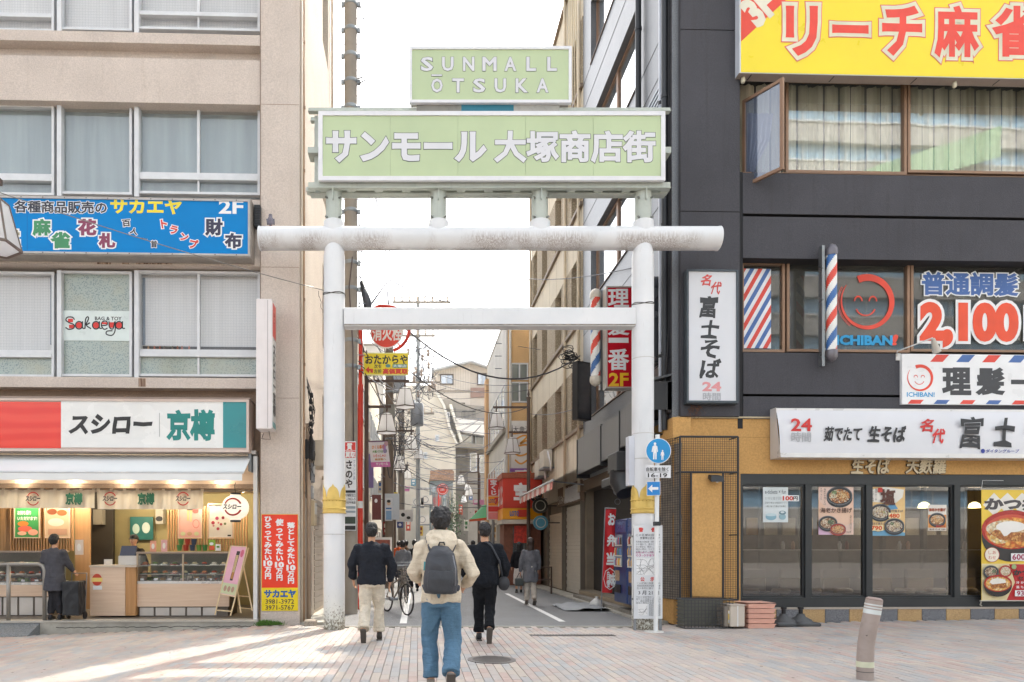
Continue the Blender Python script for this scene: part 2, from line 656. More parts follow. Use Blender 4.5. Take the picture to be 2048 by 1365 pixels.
def cable(p0,p1,sag,r,m,label,group=None,n=14,cat='cable',name='overhead_cable',parent=None,wob=0.0):
 p0,p1=Vector(p0),Vector(p1)
 pts=[]
 for i in range(n+1):
  t=i/n
  p=p0.lerp(p1,t)
  p.z-=sag*4*t*(1-t)
  if wob:
   p+=Vector((random.uniform(-wob,wob),random.uniform(-wob,wob),random.uniform(-wob,wob)))
  pts.append(tuple(p))
 return MB().tube(pts,r,5).build(name,m,parent,label,None if parent else cat,group,smooth='all')
# ========== SETTING: ground, pavement, road
STUCCO=stucco('d9ccc1',42,0.6,.35)
STUCCO_SIDE=stucco('ddd0c1',30,0.8,0.15)
ALU=mat('dfe1e3',0.35,0.0,0.05,4,dirt=0.12)
ALU_D=mat('a9a7a2',0.45,0.3,0.1,5,dirt=0.3)
BLACK=mat('202124',0.5,0,0.05)
DARKM=mat('33363a',0.45,0.2,0.1)
WHITE=mat('eceded',0.45,0,0.03)
CONC=mat('b5b1a6',0.85,0,0.16,2.2,0.35,40,dirt=0.35)
BROWNM=mat('5b4a42',0.5,0.1,0.1,dirt=0.2)
GREYM=mat('8e9296',0.45,0.4,0.1,dirt=0.2)
def ground_mesh():
 mb=MB()
 xs=[-600,-80,-20,-12,-9,-7,-5,-4,-3,-2.5,0,5,7,9,11,14,16,30,90,600]
 ys=[-600,-60,-20,0,4,8,12,16,30,80,200,900]
 n=len(ys)
 mb.raw([(x,y,ground_z(x)-0.035)for x in xs for y in ys],[(i*n+j,(i+1)*n+j,(i+1)*n+j+1,i*n+j+1)for i in range(len(xs)-1)for j in range(n-1)])
 return mb.build('ground',speck('8c857e','a39b92',30,0.9),kind='structure')
ground_mesh()
def asphalt(h='7e7f80'):
 mt,t,p=new_mat('asphalt')
 vec=coords(t)
 g=nz(t,vec,160,2,0.8)
 c=ramp(t,g,0.35,0.7,lin('5d5e60'),lin('9b9b9a'))
 c2=mixc(t,ramp(t,nz(t,vec,0.8,5,0.6),0.45,0.75,(0,0,0,1),(.45,)*3+(1,)),c,lin('6a6763'))
 t.links.new(c2,p.inputs['Base Color'])
 p.inputs['Roughness'].default_value=0.85
 bump(t,p,g,0.5,0.006)
 return mt
ASPH=asphalt()
road=MB()
road.box(-1.72,4.22,12.18,120,-0.03,0.0)
road.build('road',ASPH,kind='structure')
for nm,x0,x1,y0,y1 in(('white_line',-0.33,-0.20,12.6,22.0),('white_line',2.68,2.80,12.9,21.0)):
 MB().quad((x0,y0,0.004),(x1,y0,0.004),(x1,y1,0.004),(x0,y1,0.004)).build('painted_line',mat('e9e8e4',0.7,0,0.08,6,dirt=0.4),kind='structure')
gut=MB()
gut.box(-2.17,-1.72,12.62,60,-0.03,0.022).box(4.22,4.7,12.75,60,-0.03,0.03)
gut.build('gutter',CONC,kind='structure')
kb=MB()
kb.box(-1.72,4.22,12.10,12.18,-0.03,0.004)
kb.build('kerb',CONC,kind='structure')
PAVE=[mat(h,0.85,0,0.09,1.1,0.3,120,dirt=0.2)for h in('b6aca5','b9aaa2','b0adaa','b5ada7','bcb1a6','abaaa9','b9a59c')]
PW,PL=0.1,0.285
def paver_mesh(x,y,zt,w,l,tilt):
 g=0.0022
 x0,x1,y0,y1=x+g,x+w-g,y+g,y+l-g
 b=0.004
 z=zt
 return([(x0,y0,z-.03),(x1,y0,z-.03),(x1,y1,z-.03),(x0,y1,z-.03),(x0,y0,z-b),(x1,y0,z-b),(x1,y1,z-b),(x0,y1,z-b),(x0+b,y0+b,z+tilt),(x1-b,y0+b,z),(x1-b,y1-b,z+tilt),(x0+b,y1-b,z)],[(0,1,5,4),(1,2,6,5),(2,3,7,6),(3,0,4,7),(4,5,9,8),(5,6,10,9),(6,7,11,10),(7,4,8,11),(8,9,10,11)])
pav=MB()
pav.raw([(x,y,ground_z(x)-0.028)for x in(-12,-9,-6,-4,-2.5,0,5,8,11,14)for y in(3.5,12.1)],[(2*i,2*i+2,2*i+3,2*i+1)for i in range(9)])
pav.raw([(x,y,ground_z(x)-0.028)for x in(4.22,5,8,11,14)for y in(12.1,13.2)],[(2*i,2*i+2,2*i+3,2*i+1)for i in range(4)])
pav.raw([(x,y,ground_z(x)-0.028)for x in(-12,-9,-6,-4,-2.5,-1.72)for y in(12.1,12.6)],[(2*i,2*i+2,2*i+3,2*i+1)for i in range(5)])
pavement=pav.build('pavement',mat('857b73',0.9),kind='structure')
cells=[]
rp=random.Random(3)
for i in range(-98,124):
 x=i*PW
 off=(i%2)*PL/2+(i%7)*0.013
 j=0
 while True:
  y=4.6+off+j*PL
  j+=1
  yl=12.1
  if x>4.25:
   yl=12.55+x*0.028-0.15
  elif x<-1.8:
   yl=12.25 if x<-3 else 12.42
  if y+PL>yl:
   break
  cells.append((x,y))
def seen_size(c):
 x,y=c
 px,py=VX+x*FOC/y,VY+EYE*FOC/y
 if px<0 or px>2040 or py>1362:
  return-1
 return 1.0/y
order=sorted(cells,key=seen_size,reverse=True)
near=set(order[:290])
stuff_mb=MB()
stuff_mi=[]
protos=[]
for m in PAVE:
 me=bpy.data.meshes.new('paver')
 vs,fs=paver_mesh(0,0,0,PW,PL,0.001)
 me.from_pydata(vs,[],fs)
 me.materials.append(m)
 protos.append(me)
for c in cells:
 q=noise.noise(Vector((c[0]*0.55,c[1]*0.4,0)))+rp.uniform(-0.65,0.65)
 k=min(6,max(0,int((q+0.9)/1.8*7)))
 k=(0,2,3,4,1,5,6)[k]
 z=ground_z(c[0]+0.05)+rp.uniform(-0.0015,0.0015)
 if c in near:
  o=bpy.data.objects.new('paver',protos[k])
  link_later(o)
  o.parent=pavement
  o.location=(c[0],c[1],z)
 else:
  vs,fs=paver_mesh(c[0],c[1],z,PW,PL,rp.uniform(-0.001,0.0015))
  n=len(stuff_mb.v)
  stuff_mb.raw(vs,fs)
  stuff_mi+=[k]*len(fs)
so=stuff_mb.build('pavers_further_off',PAVE,pavement,kind='stuff')
so.data.polygons.foreach_set('material_index',stuff_mi)
gm=MB()
for i in range(260):
 x_,y_=rp.uniform(-8,12),rp.uniform(6.9,11.8)
 r_0=rp.uniform(.008,.022)
 gm.raw([(x_+r_0*rp.uniform(.7,1.2)*math.cos(a*.9),y_+r_0*rp.uniform(.7,1.2)*math.sin(a*.9),ground_z(x_)+.0035)for a in range(7)],[(0,1,2,3,4,5,6)])
gm.build('gum_spots',mat('6d6560',.9),pavement,kind='stuff')
p=at(980,1320,8.5)
t=thing('manhole_cover','round dark grey iron manhole cover set in the pavers right of the backpack wearer','manhole cover',(0.92,8.47,0))
MB().lathe((0.92,8.47,0),[(0.30,-0.02),(0.30,0.008),(0.285,0.008)],36).build('rim',mat('6b6765',0.5,0.5,0.1),t)
mm=MB().lathe((0.92,8.47,0.0),[(0.27,-0.02),(0.27,0.007)],36)
mm.build('lid',mat('56524f',0.55,0.5,0.2,12,0.6,60),t)
for i in range(-4,5):
 w=math.sqrt(max(0,0.24**2-(i*0.055)**2))
 MB().box(0.92-w,0.92+w,8.47+i*0.055-0.008,8.47+i*0.055+0.008,0.007,0.011).build('rib',mat('6f6b68',0.5,0.5),t)
t=thing('drain_grate','long narrow iron drain grate across the pavement before the asphalt','drain',(2.4,10.9,0))
MB().frame(1.8,3.15,0,0,0,0,0.02)
MB().box(1.8,3.15,10.78,10.98,-0.02,0.003).build('channel',mat('4c4a49',0.6,0.4),t)
for i in range(27):
 x=1.83+i*0.049
 MB().box(x,x+0.02,10.79,10.97,0.003,0.009).build('bar',mat('77706b',0.5,0.4),t)
# ========== LEFT BUILDING
LB=thing('apartment_building','beige stucco building with white framed windows and a sushi takeaway at street level','building',FL.w(0,0,-0.3))
TOPZ=17.0
def wallbox(fr,x0,x1,y0,y1,d0,d1,m,parent,name='wall',ztop=None,zbot=None):
 u0,u1,z0,z1=fr.r(x0,x1,y0,y1,d0)
 if ztop is not None:z1=ztop
 if zbot is not None:z0=zbot
 return MB(fr).box(u0,u1,d0,d1,z0,z1).build(name,m,parent)
UE=FL.u(522)
UL=-13.0
UW=0.0
zf=lambda y,d=0.0,x=260:FL.z(x,y,d)
MB(FL).box(UE,UW-0.005,-0.02,0.55,-0.32,TOPZ).build('corner_pier',STUCCO,LB)
def band(ya,yb,d0=0.0,d1=0.5,name='wall',m=STUCCO):
 return MB(FL).box(UL,UE-0.003,d0,d1,zf(yb,d0),zf(ya,d0)if ya is not None else TOPZ).build(name,m,LB)
band(65,86,-0.02,0.5,'ledge')
band(116,205,0.0,0.5)
band(510,530,0.0,0.5)
band(396,512,0.05,0.5)
band(755,776,-0.02,0.5,'ledge')
band(None,-160,0.0,0.5)
MB(FL).box(UL,UE-0.003,0.20,0.5,zf(117),zf(86)).build('wall',STUCCO,LB)
MB(FL).box(UL,UE-0.003,0.20,0.5,zf(975),zf(776)).build('wall',stucco('a08a78'),LB)  # recess wall in darker stucco, shade under the ledge put into the colour
for y in(205,532,795):
 MB(FL).box(UE+0.004,UW-0.01,-0.024,-0.018,zf(y)-0.004,zf(y)+0.004).build('joint',mat('a89383',0.9),LB)
MB().box(-15.5,-2.2,12.9,17.1,TOPZ-.2,TOPZ-.1).build('roof_slab',CONC,LB)
MB().box(-15.5,-2.24,13.5,13.6,zf(975),TOPZ).build('inner_wall',mat('b7aea4',0.9),LB)
SE=4.55
wins=[(3.0,4.0,13.0,15.0),(3.0,4.0,9.4,11.3),(3.0,4.0,6.0,7.9),(3.0,4.0,3.4,4.9)]
sb=MB(SL)
zs=sorted([-0.1,TOPZ]+[w[2]for w in wins]+[w[3]for w in wins])
sb.box(0.0,3.0,0,0.3,-0.1,TOPZ)
sb.box(4.0,SE,0,0.3,-0.1,TOPZ)
for a,b in zip(zs[0::2],zs[1::2]):
 sb.box(3.0,4.0,0,0.3,a,b)
sb.build('side_wall',STUCCO_SIDE,LB)
MB(SL).box(-0.0,SE,0.3,0.4,-0.1,TOPZ).build('inner_wall',mat('8d8880',0.9),LB)
MB(SL).box(SE-0.2,SE,0.4,9,-0.1,TOPZ).build('rear_wall',STUCCO_SIDE,LB)
for u0,u1,z0,z1 in wins:
 f=MB(SL).frame(u0+.01,u1-.01,0.2,0.26,z0+.01,z1-.01,0.05).build('window',ALU,LB)
 MB(SL).box(u0+.06,u1-.06,0.225,0.235,z0+.06,z1-.06).build('pane',glass('8d9a9a',.3,.12),f)
MB(SL).box(0.35,1.5,-0.03,0.0,0.03,2.35).build('side_door',mat('b9ac9d',0.5,0.1),LB)
for i in range(18):
 MB(SL).box(1.7,2.9,-0.02,0.0,0.1+i*0.13,0.1+i*0.13+0.118).build('shutter_slat',mat('a99f93',0.5,0.1),LB)
MB(FL).box(UE-0.012,UE+0.0,-0.03,0.0,-0.1,TOPZ).build('edge_strip',mat('8f7d70',0.8),LB)  # shadow line beside the pier, put in as a dark strip
def rust():
 mt,t,p=new_mat('rust_runs')
 v2=coords(t,(22,22,0.9))
 n=nz(t,v2,1.0,4,0.6)
 c=ramp(t,n,0.42,0.62,lin('c6ad99'),lin('5e4130'))
 t.links.new(c,p.inputs['Base Color'])
 p.inputs['Roughness'].default_value=0.95
 return mt
RUST=rust()
for x0,x1,y0,y1,d in((194,222,523,529,0),(244,258,523,529,0),(272,345,523,529,0),(277,292,757,774,-0.02)):
 u0,u1,z0,z1=FL.r(x0,x1,y0,y1,d)
 MB(FL).flat([(u0,z0),(u1,z0),(u1,z1),(u0,z1)],d-0.002).build('rust_stain',RUST,LB)
def win(x0,x1,ya,yb,back,glz,mids=(),transom=None,backd=0.10,fw=0.045,parent=LB,d=0.22,fr=FL,fm=ALU,low=None):
 """aluminium window: frame, sash bars, panes, and the blind or room behind it"""
 u0,u1,z0,z1=fr.r(x0,x1,ya,yb,d)
 f=MB(fr).frame(u0,u1,d-0.06,d+0.05,z0,z1,fw)
 zt=None
 if transom:
  zt0,zt1=fr.z((x0+x1)/2,transom[1],d),fr.z((x0+x1)/2,transom[0],d)
  zm=(zt0+zt1)/2
  f.box(u0+fw,u1-fw,d-0.075,d+0.05,zt0,zm-0.004)
  f.box(u0+fw,u1-fw,d-0.05,d+0.05,zm+0.004,zt1)
 fo=f.build('window',fm,parent)
 us=[u0+fw]+[fr.u(x,d)for x in mids]+[u1-fw]
 for k,x in enumerate(us[1:-1]):
  if transom:
   MB(fr).box(x-.024,x+.024,d-.04,d+.03,zt1+.001,z1-fw-.001).build('sash_bar',fm,fo)
   MB(fr).box(x-.018,x+.018,d-.04,d+.03,z0+fw+.001,zt0-.001).build('sash_bar',fm,fo)
  else:
   MB(fr).box(x-.026,x+.026,d-.04,d+.03,z0+fw+.001,z1-fw-.001).build('sash_bar',fm,fo)
 for k in range(len(us)-1):
  rows=[(z0+fw,z1-fw,glz)]if not transom else[(zt1,z1-fw,glz),(z0+fw,zt0,low or glz)]
  for a,b,g in rows:
   MB(fr).box(us[k]+.004,us[k+1]-.004,d-0.004+0.008*(k%2),d+0.002+0.008*(k%2),a+.002,b-.002).build('pane',g,fo)
 if back:
  MB(fr).box(u0+.01,u1-.01,d+backd,d+backd+0.03,z0+.01,z1-.01).build('blind',back,fo)
 return fo
G1=glass('dce3e4',0.96,0.06)
GSEE=glass('ffffff',0.98,0.0)
CURT=pleats('c6cfd0','aab4b6',4)
BLW=wired('f2f3f3','ccd0d2')
FILM=pattern('7e8f90','a9b5ae','b7b49c',34)
for x0,x1,mids in((-200,111,(-45,)),(123,266,()),(277,521,(398,))):
 tr=None if not mids else(28,38)
 win(x0,x1,-170,65,BLW,GSEE,mids,tr)
 tr=None if not mids else(349,364)
 win(x0,x1,212,392,CURT,G1,mids,tr)
 tr=None if not mids else(701,716)
 if mids:
  win(x0,x1,545,755,wired('f0f1f0','ccd0d2'),GSEE,mids,tr,low=FILM)
 else:
  win(x0,x1,545,755,None,FILM,mids,None)
for ya,yb in((-170,65),(206,392),(540,755)):
 for x in(112,267):
  u0,u1,z0,z1=FL.r(x,x+10,ya,yb,0.1)
  MB(FL).box(u0+.005,u1-.005,0.12,0.26,z0,z1).build('window_post',ALU,LB)
u0,u1,z0,z1=FL.r(279,518,691,701,0.22)
MB(FL).box(u0+.03,u1-.03,0.16+0.145,0.31,z0,z1).build('dark_gap',mat('4a4744',0.8),LB)
rr=random.Random(5)
for i in range(9):
 x=283+i*12+rr.uniform(-3,3)
 u=FL.u(x,.29);z=FL.z(x,700,.29)
 MB(FL).lathe((u,0.288,z),[(0.008,0),(0.02,.01),(.022,.03),(.012,.045),(.016,.055),(.008,.07)],8).build('window_ornament',mat(rr.choice(['c8a27a','b5694f','d9d0c0','7a6a5c']),.6),LB,smooth='all')
u0,u1,z0,z1=FL.r(285,290,556,690,0.3)
MB(FL).box(u0,u1,0.295,0.312,z0,z1).build('blind_edge',mat('6f7f8e',.6),LB)
u0,u1,z0,z1=FL.r(101,105,556,690,0.3)
MB(FL).box(u0,u1,0.295,0.312,z0,z1).build('blind_edge',mat('6f7f8e',.6),LB)
t=board(FL,'window_sign','white window sign with red and black script lettering BAG & TOY between patterned panes','sign',121,265,622,682,0.205,0.008,mat('dfeae6',0.3),[('t','BAG & TOY',190,243,634,641,BLACK,0.02)])
def stroke(fr,parent,pts,w,m,d,name='lettering',closed=False):
 P=[(fr.u(x,d),d,fr.z(x,y,d))for x,y in pts]
 Q=[]
 n=len(P)
 for i in range(n-1):
  p0,p1,p2,p3=P[max(0,i-1)],P[i],P[i+1],P[min(n-1,i+2)]
  for k in range(5):
   s_=k/5
   Q.append(tuple(0.5*((2*b)+(-a+c)*s_+(2*a-5*b+4*c-dd)*s_**2+(-a+3*b-3*c+dd)*s_**3)for a,b,c,dd in zip(p0,p1,p2,p3)))
 Q.append(P[-1])
 mb=MB(fr)
 L=[]
 for i,q in enumerate(Q):
  a,b=Q[max(0,i-1)],Q[min(len(Q)-1,i+1)]
  tx,tz=b[0]-a[0],b[2]-a[2]
  l=math.hypot(tx,tz)or 1
  ww=w(i/(len(Q)-1))if callable(w)else w
  L.append(((q[0]-tz/l*ww/2,d,q[2]+tx/l*ww/2),(q[0]+tz/l*ww/2,d,q[2]-tx/l*ww/2)))
 vs=[v for p_ in L for v in p_]
 mb.add(vs,[(2*i,2*i+1,2*i+3,2*i+2)for i in range(len(L)-1)])
 return mb.build(name,m,parent)
RED1=mat('e0362c',0.45)
SW=0.022
d_=0.2035
for x0,x1,y0,y1 in((136,146,638,645),(138,149,650,657)):
 shapes(FL,t,d_+0.001,[('r',x0,x1,y0,y1,RED1)])
for cx in(158,192,238):
 shapes(FL,t,d_+0.001,[('c',cx,651,6,6,RED1)])
shapes(FL,t,d_+0.001,[('r',219,228,645,656,RED1),('r',204,214,645,649,RED1)])
stroke(FL,t,[(149,640),(145,635),(135,635),(132,641),(139,646),(148,650),(147,657),(137,659),(131,655)],SW,BLACK,d_-.001)
for cx in(158,192,238):
 stroke(FL,t,[(cx+7,651)]+[(cx+7*math.cos(a*0.7),651-7.5*math.sin(a*0.7))for a in range(1,9)]+[(cx+7,650)],SW,BLACK,d_-.001)
 stroke(FL,t,[(cx+7,643),(cx+7,656),(cx+12,657)],SW,BLACK,d_-.001)
stroke(FL,t,[(170,658),(171,640),(175,634),(177,638),(172,650),(180,646),(173,651),(182,658)],SW,BLACK,d_-.001)
stroke(FL,t,[(203,652),(214,650),(213,643),(205,644),(203,652),(208,659),(215,657)],SW,BLACK,d_-.001)
stroke(FL,t,[(218,643),(219,655),(226,658),(230,643),(230,662),(224,671),(213,669),(214,663),(225,662)],SW,BLACK,d_-.001)
# ---- blue sign box
BLUE=mat('0084cc',0.6,0,0.04,1.2,spec=.25)
t=thing('shop_sign','long blue sign box with white outlined characters and 2F under the second row of windows','sign',FL.w(-6,-.25,6.9))
u0,u1,z0,z1=FL.r(-300,500,394,508,-0.30)
ug=u0
MB(FL).box(u0,u1+.02,-0.295,0.0,z0-.02,z1+.02).build('sign_case',mat('a59d94',0.5,.2,.12,5,dirt=.3),t)
MB(FL).box(u0+.03,u1-.03,-0.298,-0.29,z0+.02,z1-.02).build('panel',BLUE,t)
MB(FL).frame(u0,u1,-0.315,-0.295,z0,z1,0.035).build('sign_frame',mat('b9b5b0',.45,.2,.1,dirt=.25),t)
for i in range(12):
 for z in(z0+.017,z1-.017):
  u=u0+2.6+i*0.38
  MB(FL).disc(u,z,.012,.012,-0.317,8).build('bolt',mat('6a655f',.5,.4),t)
for x in(54,):
 u=FL.u(x,-.3)
 MB(FL).box(u,u+.004,-0.3,-.298,z0+.03,z1-.03).build('panel_joint',mat('0b5fa8',.5),t)
D=-0.300
WO=mat('f1f2f2',0.4,v=0.02)
INK=mat('31333f',0.4)
text(FL,t,'各種商品販売の',29,213,403,426,D,INK,0.028,[(0.075,WO)])
text(FL,t,'サカエヤ',222,362,400,427,D,mat('f2dc2e',.4),0.04)
text(FL,t,'2F',439,485,401,427,D,WO,0.03)
for s,x0,x1,y0,y1,c,rot,b in(('麻',65,102,438,472,'3f8f5e',0,.06),('雀',102,140,464,498,'3f8f5e',0,.06),('花',156,193,438,472,'8e3a5a',0,.06),('札',197,231,466,497,'8e3a5a',0,.06),('百',243,262,438,455,'31333f',5,.04),('人',258,277,455,471,'31333f',-12,.04),('一',277,297,475,480,'31333f',-8,.05),('首',300,316,480,497,'31333f',0,.04),('ト',321,335,438,458,'d9372f',8,.05),('ラ',339,356,451,470,'d9372f',-14,.05),('ン',360,378,466,483,'d9372f',-10,.05),('プ',378,397,478,499,'d9372f',-12,.05),('財',410,446,437,472,'33304a',0,.05),('布',449,484,466,498,'33304a',0,.05),('棋',6,40,460,496,'9a8f70',0,.06)):
 text(FL,t,s,x0+2,x1-2,y0+2,y1-2,D,mat(c,.4),b*0.9,[(b+0.075,WO)],rot=rot)
u0,u1,z0,z1=FL.r(509,521,412,455,-0.1)
t=thing('wall_vent','small black ribbed box at the right end of the blue sign','vent',FL.w(u0,-.1,z0))
MB(FL).box(u0,u1,-0.14,0.0,z0,z1).build('case',BLACK,t)
for i in range(8):
 MB(FL).box(u0+.01,u1-.01,-0.15,-0.14,z0+.02+i*.045,z0+.04+i*.045).build('louvre',DARKM,t)
# ---- red white teal takeaway sign
t=thing('shop_sign','long white sign box with red left end and teal right end above the awning','sign',FL.w(-6,-.2,3.1))
u0,u1,z0,z1=FL.r(-300,498,797,903,-0.25)
MB(FL).box(u0,u1,-0.24,0.19,z0,z1).build('sign_case',mat('c9b3a6',.5,.1,.08),t)
MB(FL).frame(u0,u1,-0.262,-0.24,z0,z1,0.045).build('sign_frame',mat('d8c4b8',.4,.1,.05),t)
MB(FL).box(u0-.02,u1+.02,-0.27,0.19,z1,z1+.03).build('drip_edge',mat('9c8a7f',.5,.2),t)
face=mat('f0f0ec',0.25,0,0.02)
def redswirl():
 mt,tt,p_=new_mat('red_swirl')
 vec=coords(tt,(1,1,4))
 w_=tt.nodes.new('ShaderNodeTexWave')
 w_.inputs['Scale'].default_value=0.3
 w_.inputs['Distortion'].default_value=7.0
 w_.bands_direction='Z'
 tt.links.new(vec,w_.inputs['Vector'])
 tt.links.new(ramp(tt,w_.outputs['Fac'],0.2,0.9,lin('e8301d'),lin('f0452f')),p_.inputs['Base Color'])
 p_.inputs['Roughness'].default_value=0.15
 return mt
shapes(FL,t,-0.241,[('r',-290,122,803,896,redswirl()),('r',122,446,803,896,face),('r',446,493,803,896,mat('2f8f93',.3,v=.04)),('r',318.5,319.5,826,874,mat('9a9a98',.5))],eps=0.0015)
text(FL,t,'スシロー',142,302,832,866,-0.2475,mat('2b2b2b',.4),0.05,slant=0.12,rough=.06)
text(FL,t,'京樽',336,428,822,879,-0.2475,mat('1b8780',.4),0.045,rough=.05)
# ---- projecting sign at the pier
t=thing('projecting_sign','tall narrow pink white projecting sign box on the beige corner pier','sign',FL.w(-2.7,-.6,3.2))
zb_,zt_=FL.z(528,860,-.45),FL.z(528,602,-.45)
ua,ub=FL.u(512,-.55),FL.u(544,-.55)
MB(FL).box(ua,ub,-0.55,-0.19,zb_,zt_,0.008).build('sign_case',mat('ece5e3',.4,0,.04,streak=.15),t)
MB(FL).box(ua+.2,ua+.21,-0.553,-0.55,zb_+.02,zt_-.02).build('panel_joint',mat('a9a09e',.5),t)
SP=Frame(FL.w(ub,0,0).x,FL.w(ub,0,0).y,90+TH)
MB(SP).box(-0.53,-0.21,-0.006,0.0,zb_+.04,zt_-.05).build('panel',face,t)
MB(SP).flat([(-.53,zt_-.05),(-.53,zt_-.65),(-.21,zt_-.65),(-.21,zt_-.05)],-.0075).build('colour_field',mat('e8301d',.3),t)
MB(SP).flat([(-.53,zb_+.04),(-.53,zb_+.14),(-.21,zb_+.14),(-.21,zb_+.04)],-.0075).build('colour_field',mat('2f8f93',.3),t)
text(SP,t,'スシロー京樽',0,0,0,0,-.009,mat('2b2b2b',.4),.05,vert=True,box=(-.5,-.23,zb_+.25,zt_-.75))
MB(FL).tube([(ua+.05,-.1,zb_),(ua+.03,-.2,zb_-.12),(ua+.2,-.25,zb_-.14),(ub-.1,-.3,zb_)],.006,5).build('wire',BLACK,t,smooth='all')
# ---- red and yellow notice on the pier
t=board(FL,'wall_notice','red and yellow metal notice with white vertical writing and phone numbers on the pier','sign',523,596,1029,1222,-0.035,0.014,mat('f3d90f',.35),[('r',523.6,595.4,1029.6,1176,mat('ee3a17',.35))])
for s,x,y0,y1 in(('ひろってみたい',536,1032,1122),('使ってみたい',559,1038,1124),('落としてみたい',582,1045,1130)):
 text(FL,t,s,x-8,x+8,y0,y1,-0.038,WO,0.05,vert=True)
for x,y in((536,1121),(559,1124),(582,1130)):
 text(FL,t,'10',x-8,x+8,y+1,y+11,-0.038,WO,0.06)
 text(FL,t,'万円',x-7,x+7,y+12,y+38,-0.038,WO,0.05,vert=True)
text(FL,t,'サカエヤ',529,591,1181,1195,-0.038,mat('1c5fa8',.4),0.06)
text(FL,t,'3981-3972',531,588,1199,1208,-0.038,INK,0.01)
text(FL,t,'3971-5767',531,588,1211,1220,-0.038,INK,0.01)
# ---- awning
AW=mat('eef0ee',.7,0,.03,1.0)
t=thing('awning','white sloping retractable awning over the takeaway counter','awning',FL.w(-6,-.5,2.5))
zA,zB,zC=zf(911,0.05),zf(945,-0.75),zf(961,-0.77)
ur=FL.u(503,0.05)
ur2=FL.u(487,-.75)
MB(FL).add([(UL,.05,zA),(ur,.05,zA),(ur2,-.75,zB),(UL,-.75,zB),(UL,.05,zA-.02),(ur,.05,zA-.02),(ur2,-.75,zB-.02),(UL,-.75,zB-.02)],[(0,1,2,3),(7,6,5,4),(1,5,6,2),(0,4,5,1)]).build('canopy',AW,t)
MB(FL).tube([(UL,-.76,zB),(ur2,-.76,zB)],.022,8).build('front_bar',ALU,t,smooth='all')
MB(FL).box(UL,ur2-.02,-.772,-.765,zC,zB-.02).build('valance',AW,t)
MB(FL).box(UL,ur+.1,-.06,.19,zA+.02,zA+.08).build('cassette',mat('cfcac4',.5,.2),t)
MB(FL).box(ur-.03,ur+.02,-.1,.19,zA-.3,zA+.02).build('bracket',GREYM,t)
# ========== TAKEAWAY SHOP inside the opening
ZF=zf(1240)
WD=wood('c79e78','ddbb96',1.0,2)
WDH=wood('d6b9a0','e3cab2',1.0,0)
US=FL.u(506)
sh=thing('takeaway_shop','open fronted takeaway shop interior lit warm, with slatted wood walls','shop',FL.w(-6,1.5,ZF))
MB(FL).box(UL,US+.3,.21,3.4,ZF-.12,ZF).build('floor',mat('6d655c',.5,0,.1),sh)
MB(FL).box(UL,US+.3,3.3,3.4,ZF,2.7).build('back_wall',mat('a3976a',.7,0,.05),sh)
MB(FL).box(UL,US+.35,.21,3.4,2.66,2.75).build('ceiling',mat('d9c09a',.7),sh)
MB(FL).box(US+.02,US+.1,.5,3.3,ZF,2.66).build('side_panel',mat('8a7c58',.7),sh)
MB(FL).box(US,US+.075,.02,.16,-.1,zf(911)).build('door_post',mat('e9e9e8',.4),sh)
MB(FL).box(UL,US,.19,.23,zf(966),zf(905)).build('header',WDH,sh)
SL1=wood('b98a5e','d0a67c',1.0,2)
for xa,xb in((20,150),(335,500)):
 n=int((xb-xa)/5.6)
 for i in range(n):
  x=xa+i*5.6
  u=FL.u(x,2.2)
  MB(FL).box(u,u+.028,2.2,2.25,zf(1102,2.2,x),2.3).build('slat',SL1,sh)
for xa,xb,h in((150,180,'b78f64'),(-60,20,'8a6a3f')):
 MB(FL).box(FL.u(xa,2.3),FL.u(xb,2.3),2.3,2.35,ZF,2.66).build('wall_panel',wood(h,'c49c70',1,2),sh)
MB(FL).box(FL.u(180,2.9),FL.u(226,2.9),2.9,3.0,ZF,2.66).build('dark_doorway',mat('3b352c',.7),sh)
MB(FL).box(FL.u(190,2.8),FL.u(208,2.8),2.7,2.88,zf(1050,2.8),zf(1020,2.8)).build('fuse_box',mat('8f8878',.6),sh)
for i,(x,w)in enumerate(((-40,1),(60,1),(160,1),(260,1),(360,1),(450,1))):
 for dd in(0.10,1.9):
  u=FL.u(x,.4)
  P=FL.w(u,dd,2.70 if dd<1 else 2.6)
  o=MB(FL).lathe((u,dd,2.68 if dd<1 else 2.58),[(0.045,0),(.05,.02),(.05,.06)],12).build('ceiling_spot',mat('fff0d8',.4,e=6.0 if dd<1 else 4),sh,smooth=True)
  l=bpy.data.lights.new('spot_bulb','POINT')
  l.energy=15 if dd>1 else 2.2
  l.color=(1.0,0.85,0.64)
  l.shadow_soft_size=0.05
  lo=bpy.data.objects.new('spot_bulb',l)
  link_later(lo)
  lo.location=P-Vector((0,0,.06))
GR=mat('3f9a55',.4)
t=board(FL,'wall_poster','green poster with pictures of sushi on the slatted shop wall','poster',30,78,1014,1075,2.15,.02,GR,[('t','お持ち帰り',35,62,1022,1030,WO,.03),('t','いただけます!',35,74,1034,1041,WO,.03),('c',46,1048,11,5,mat('e88a3c',.5)),('c',50,1058,14,6,mat('e9705a',.5)),('c',44,1067,9,4,mat('f2c9a8',.5)),('c',66,1065,10,6,mat('f0b49a',.5))],fw=.02,fm=WDH)
t=board(FL,'wall_poster','brown and white food poster right of the green one on the slatted wall','poster',92,138,1014,1075,2.15,.02,mat('d8bf9e',.5),[('c',104,1024,10,6,mat('8f4f2e',.5)),('c',124,1026,10,6,mat('a8643a',.5)),('c',112,1045,16,8,mat('ece2cf',.5)),('r',96,134,1058,1070,mat('c99f86',.5))],fw=.02,fm=WDH)
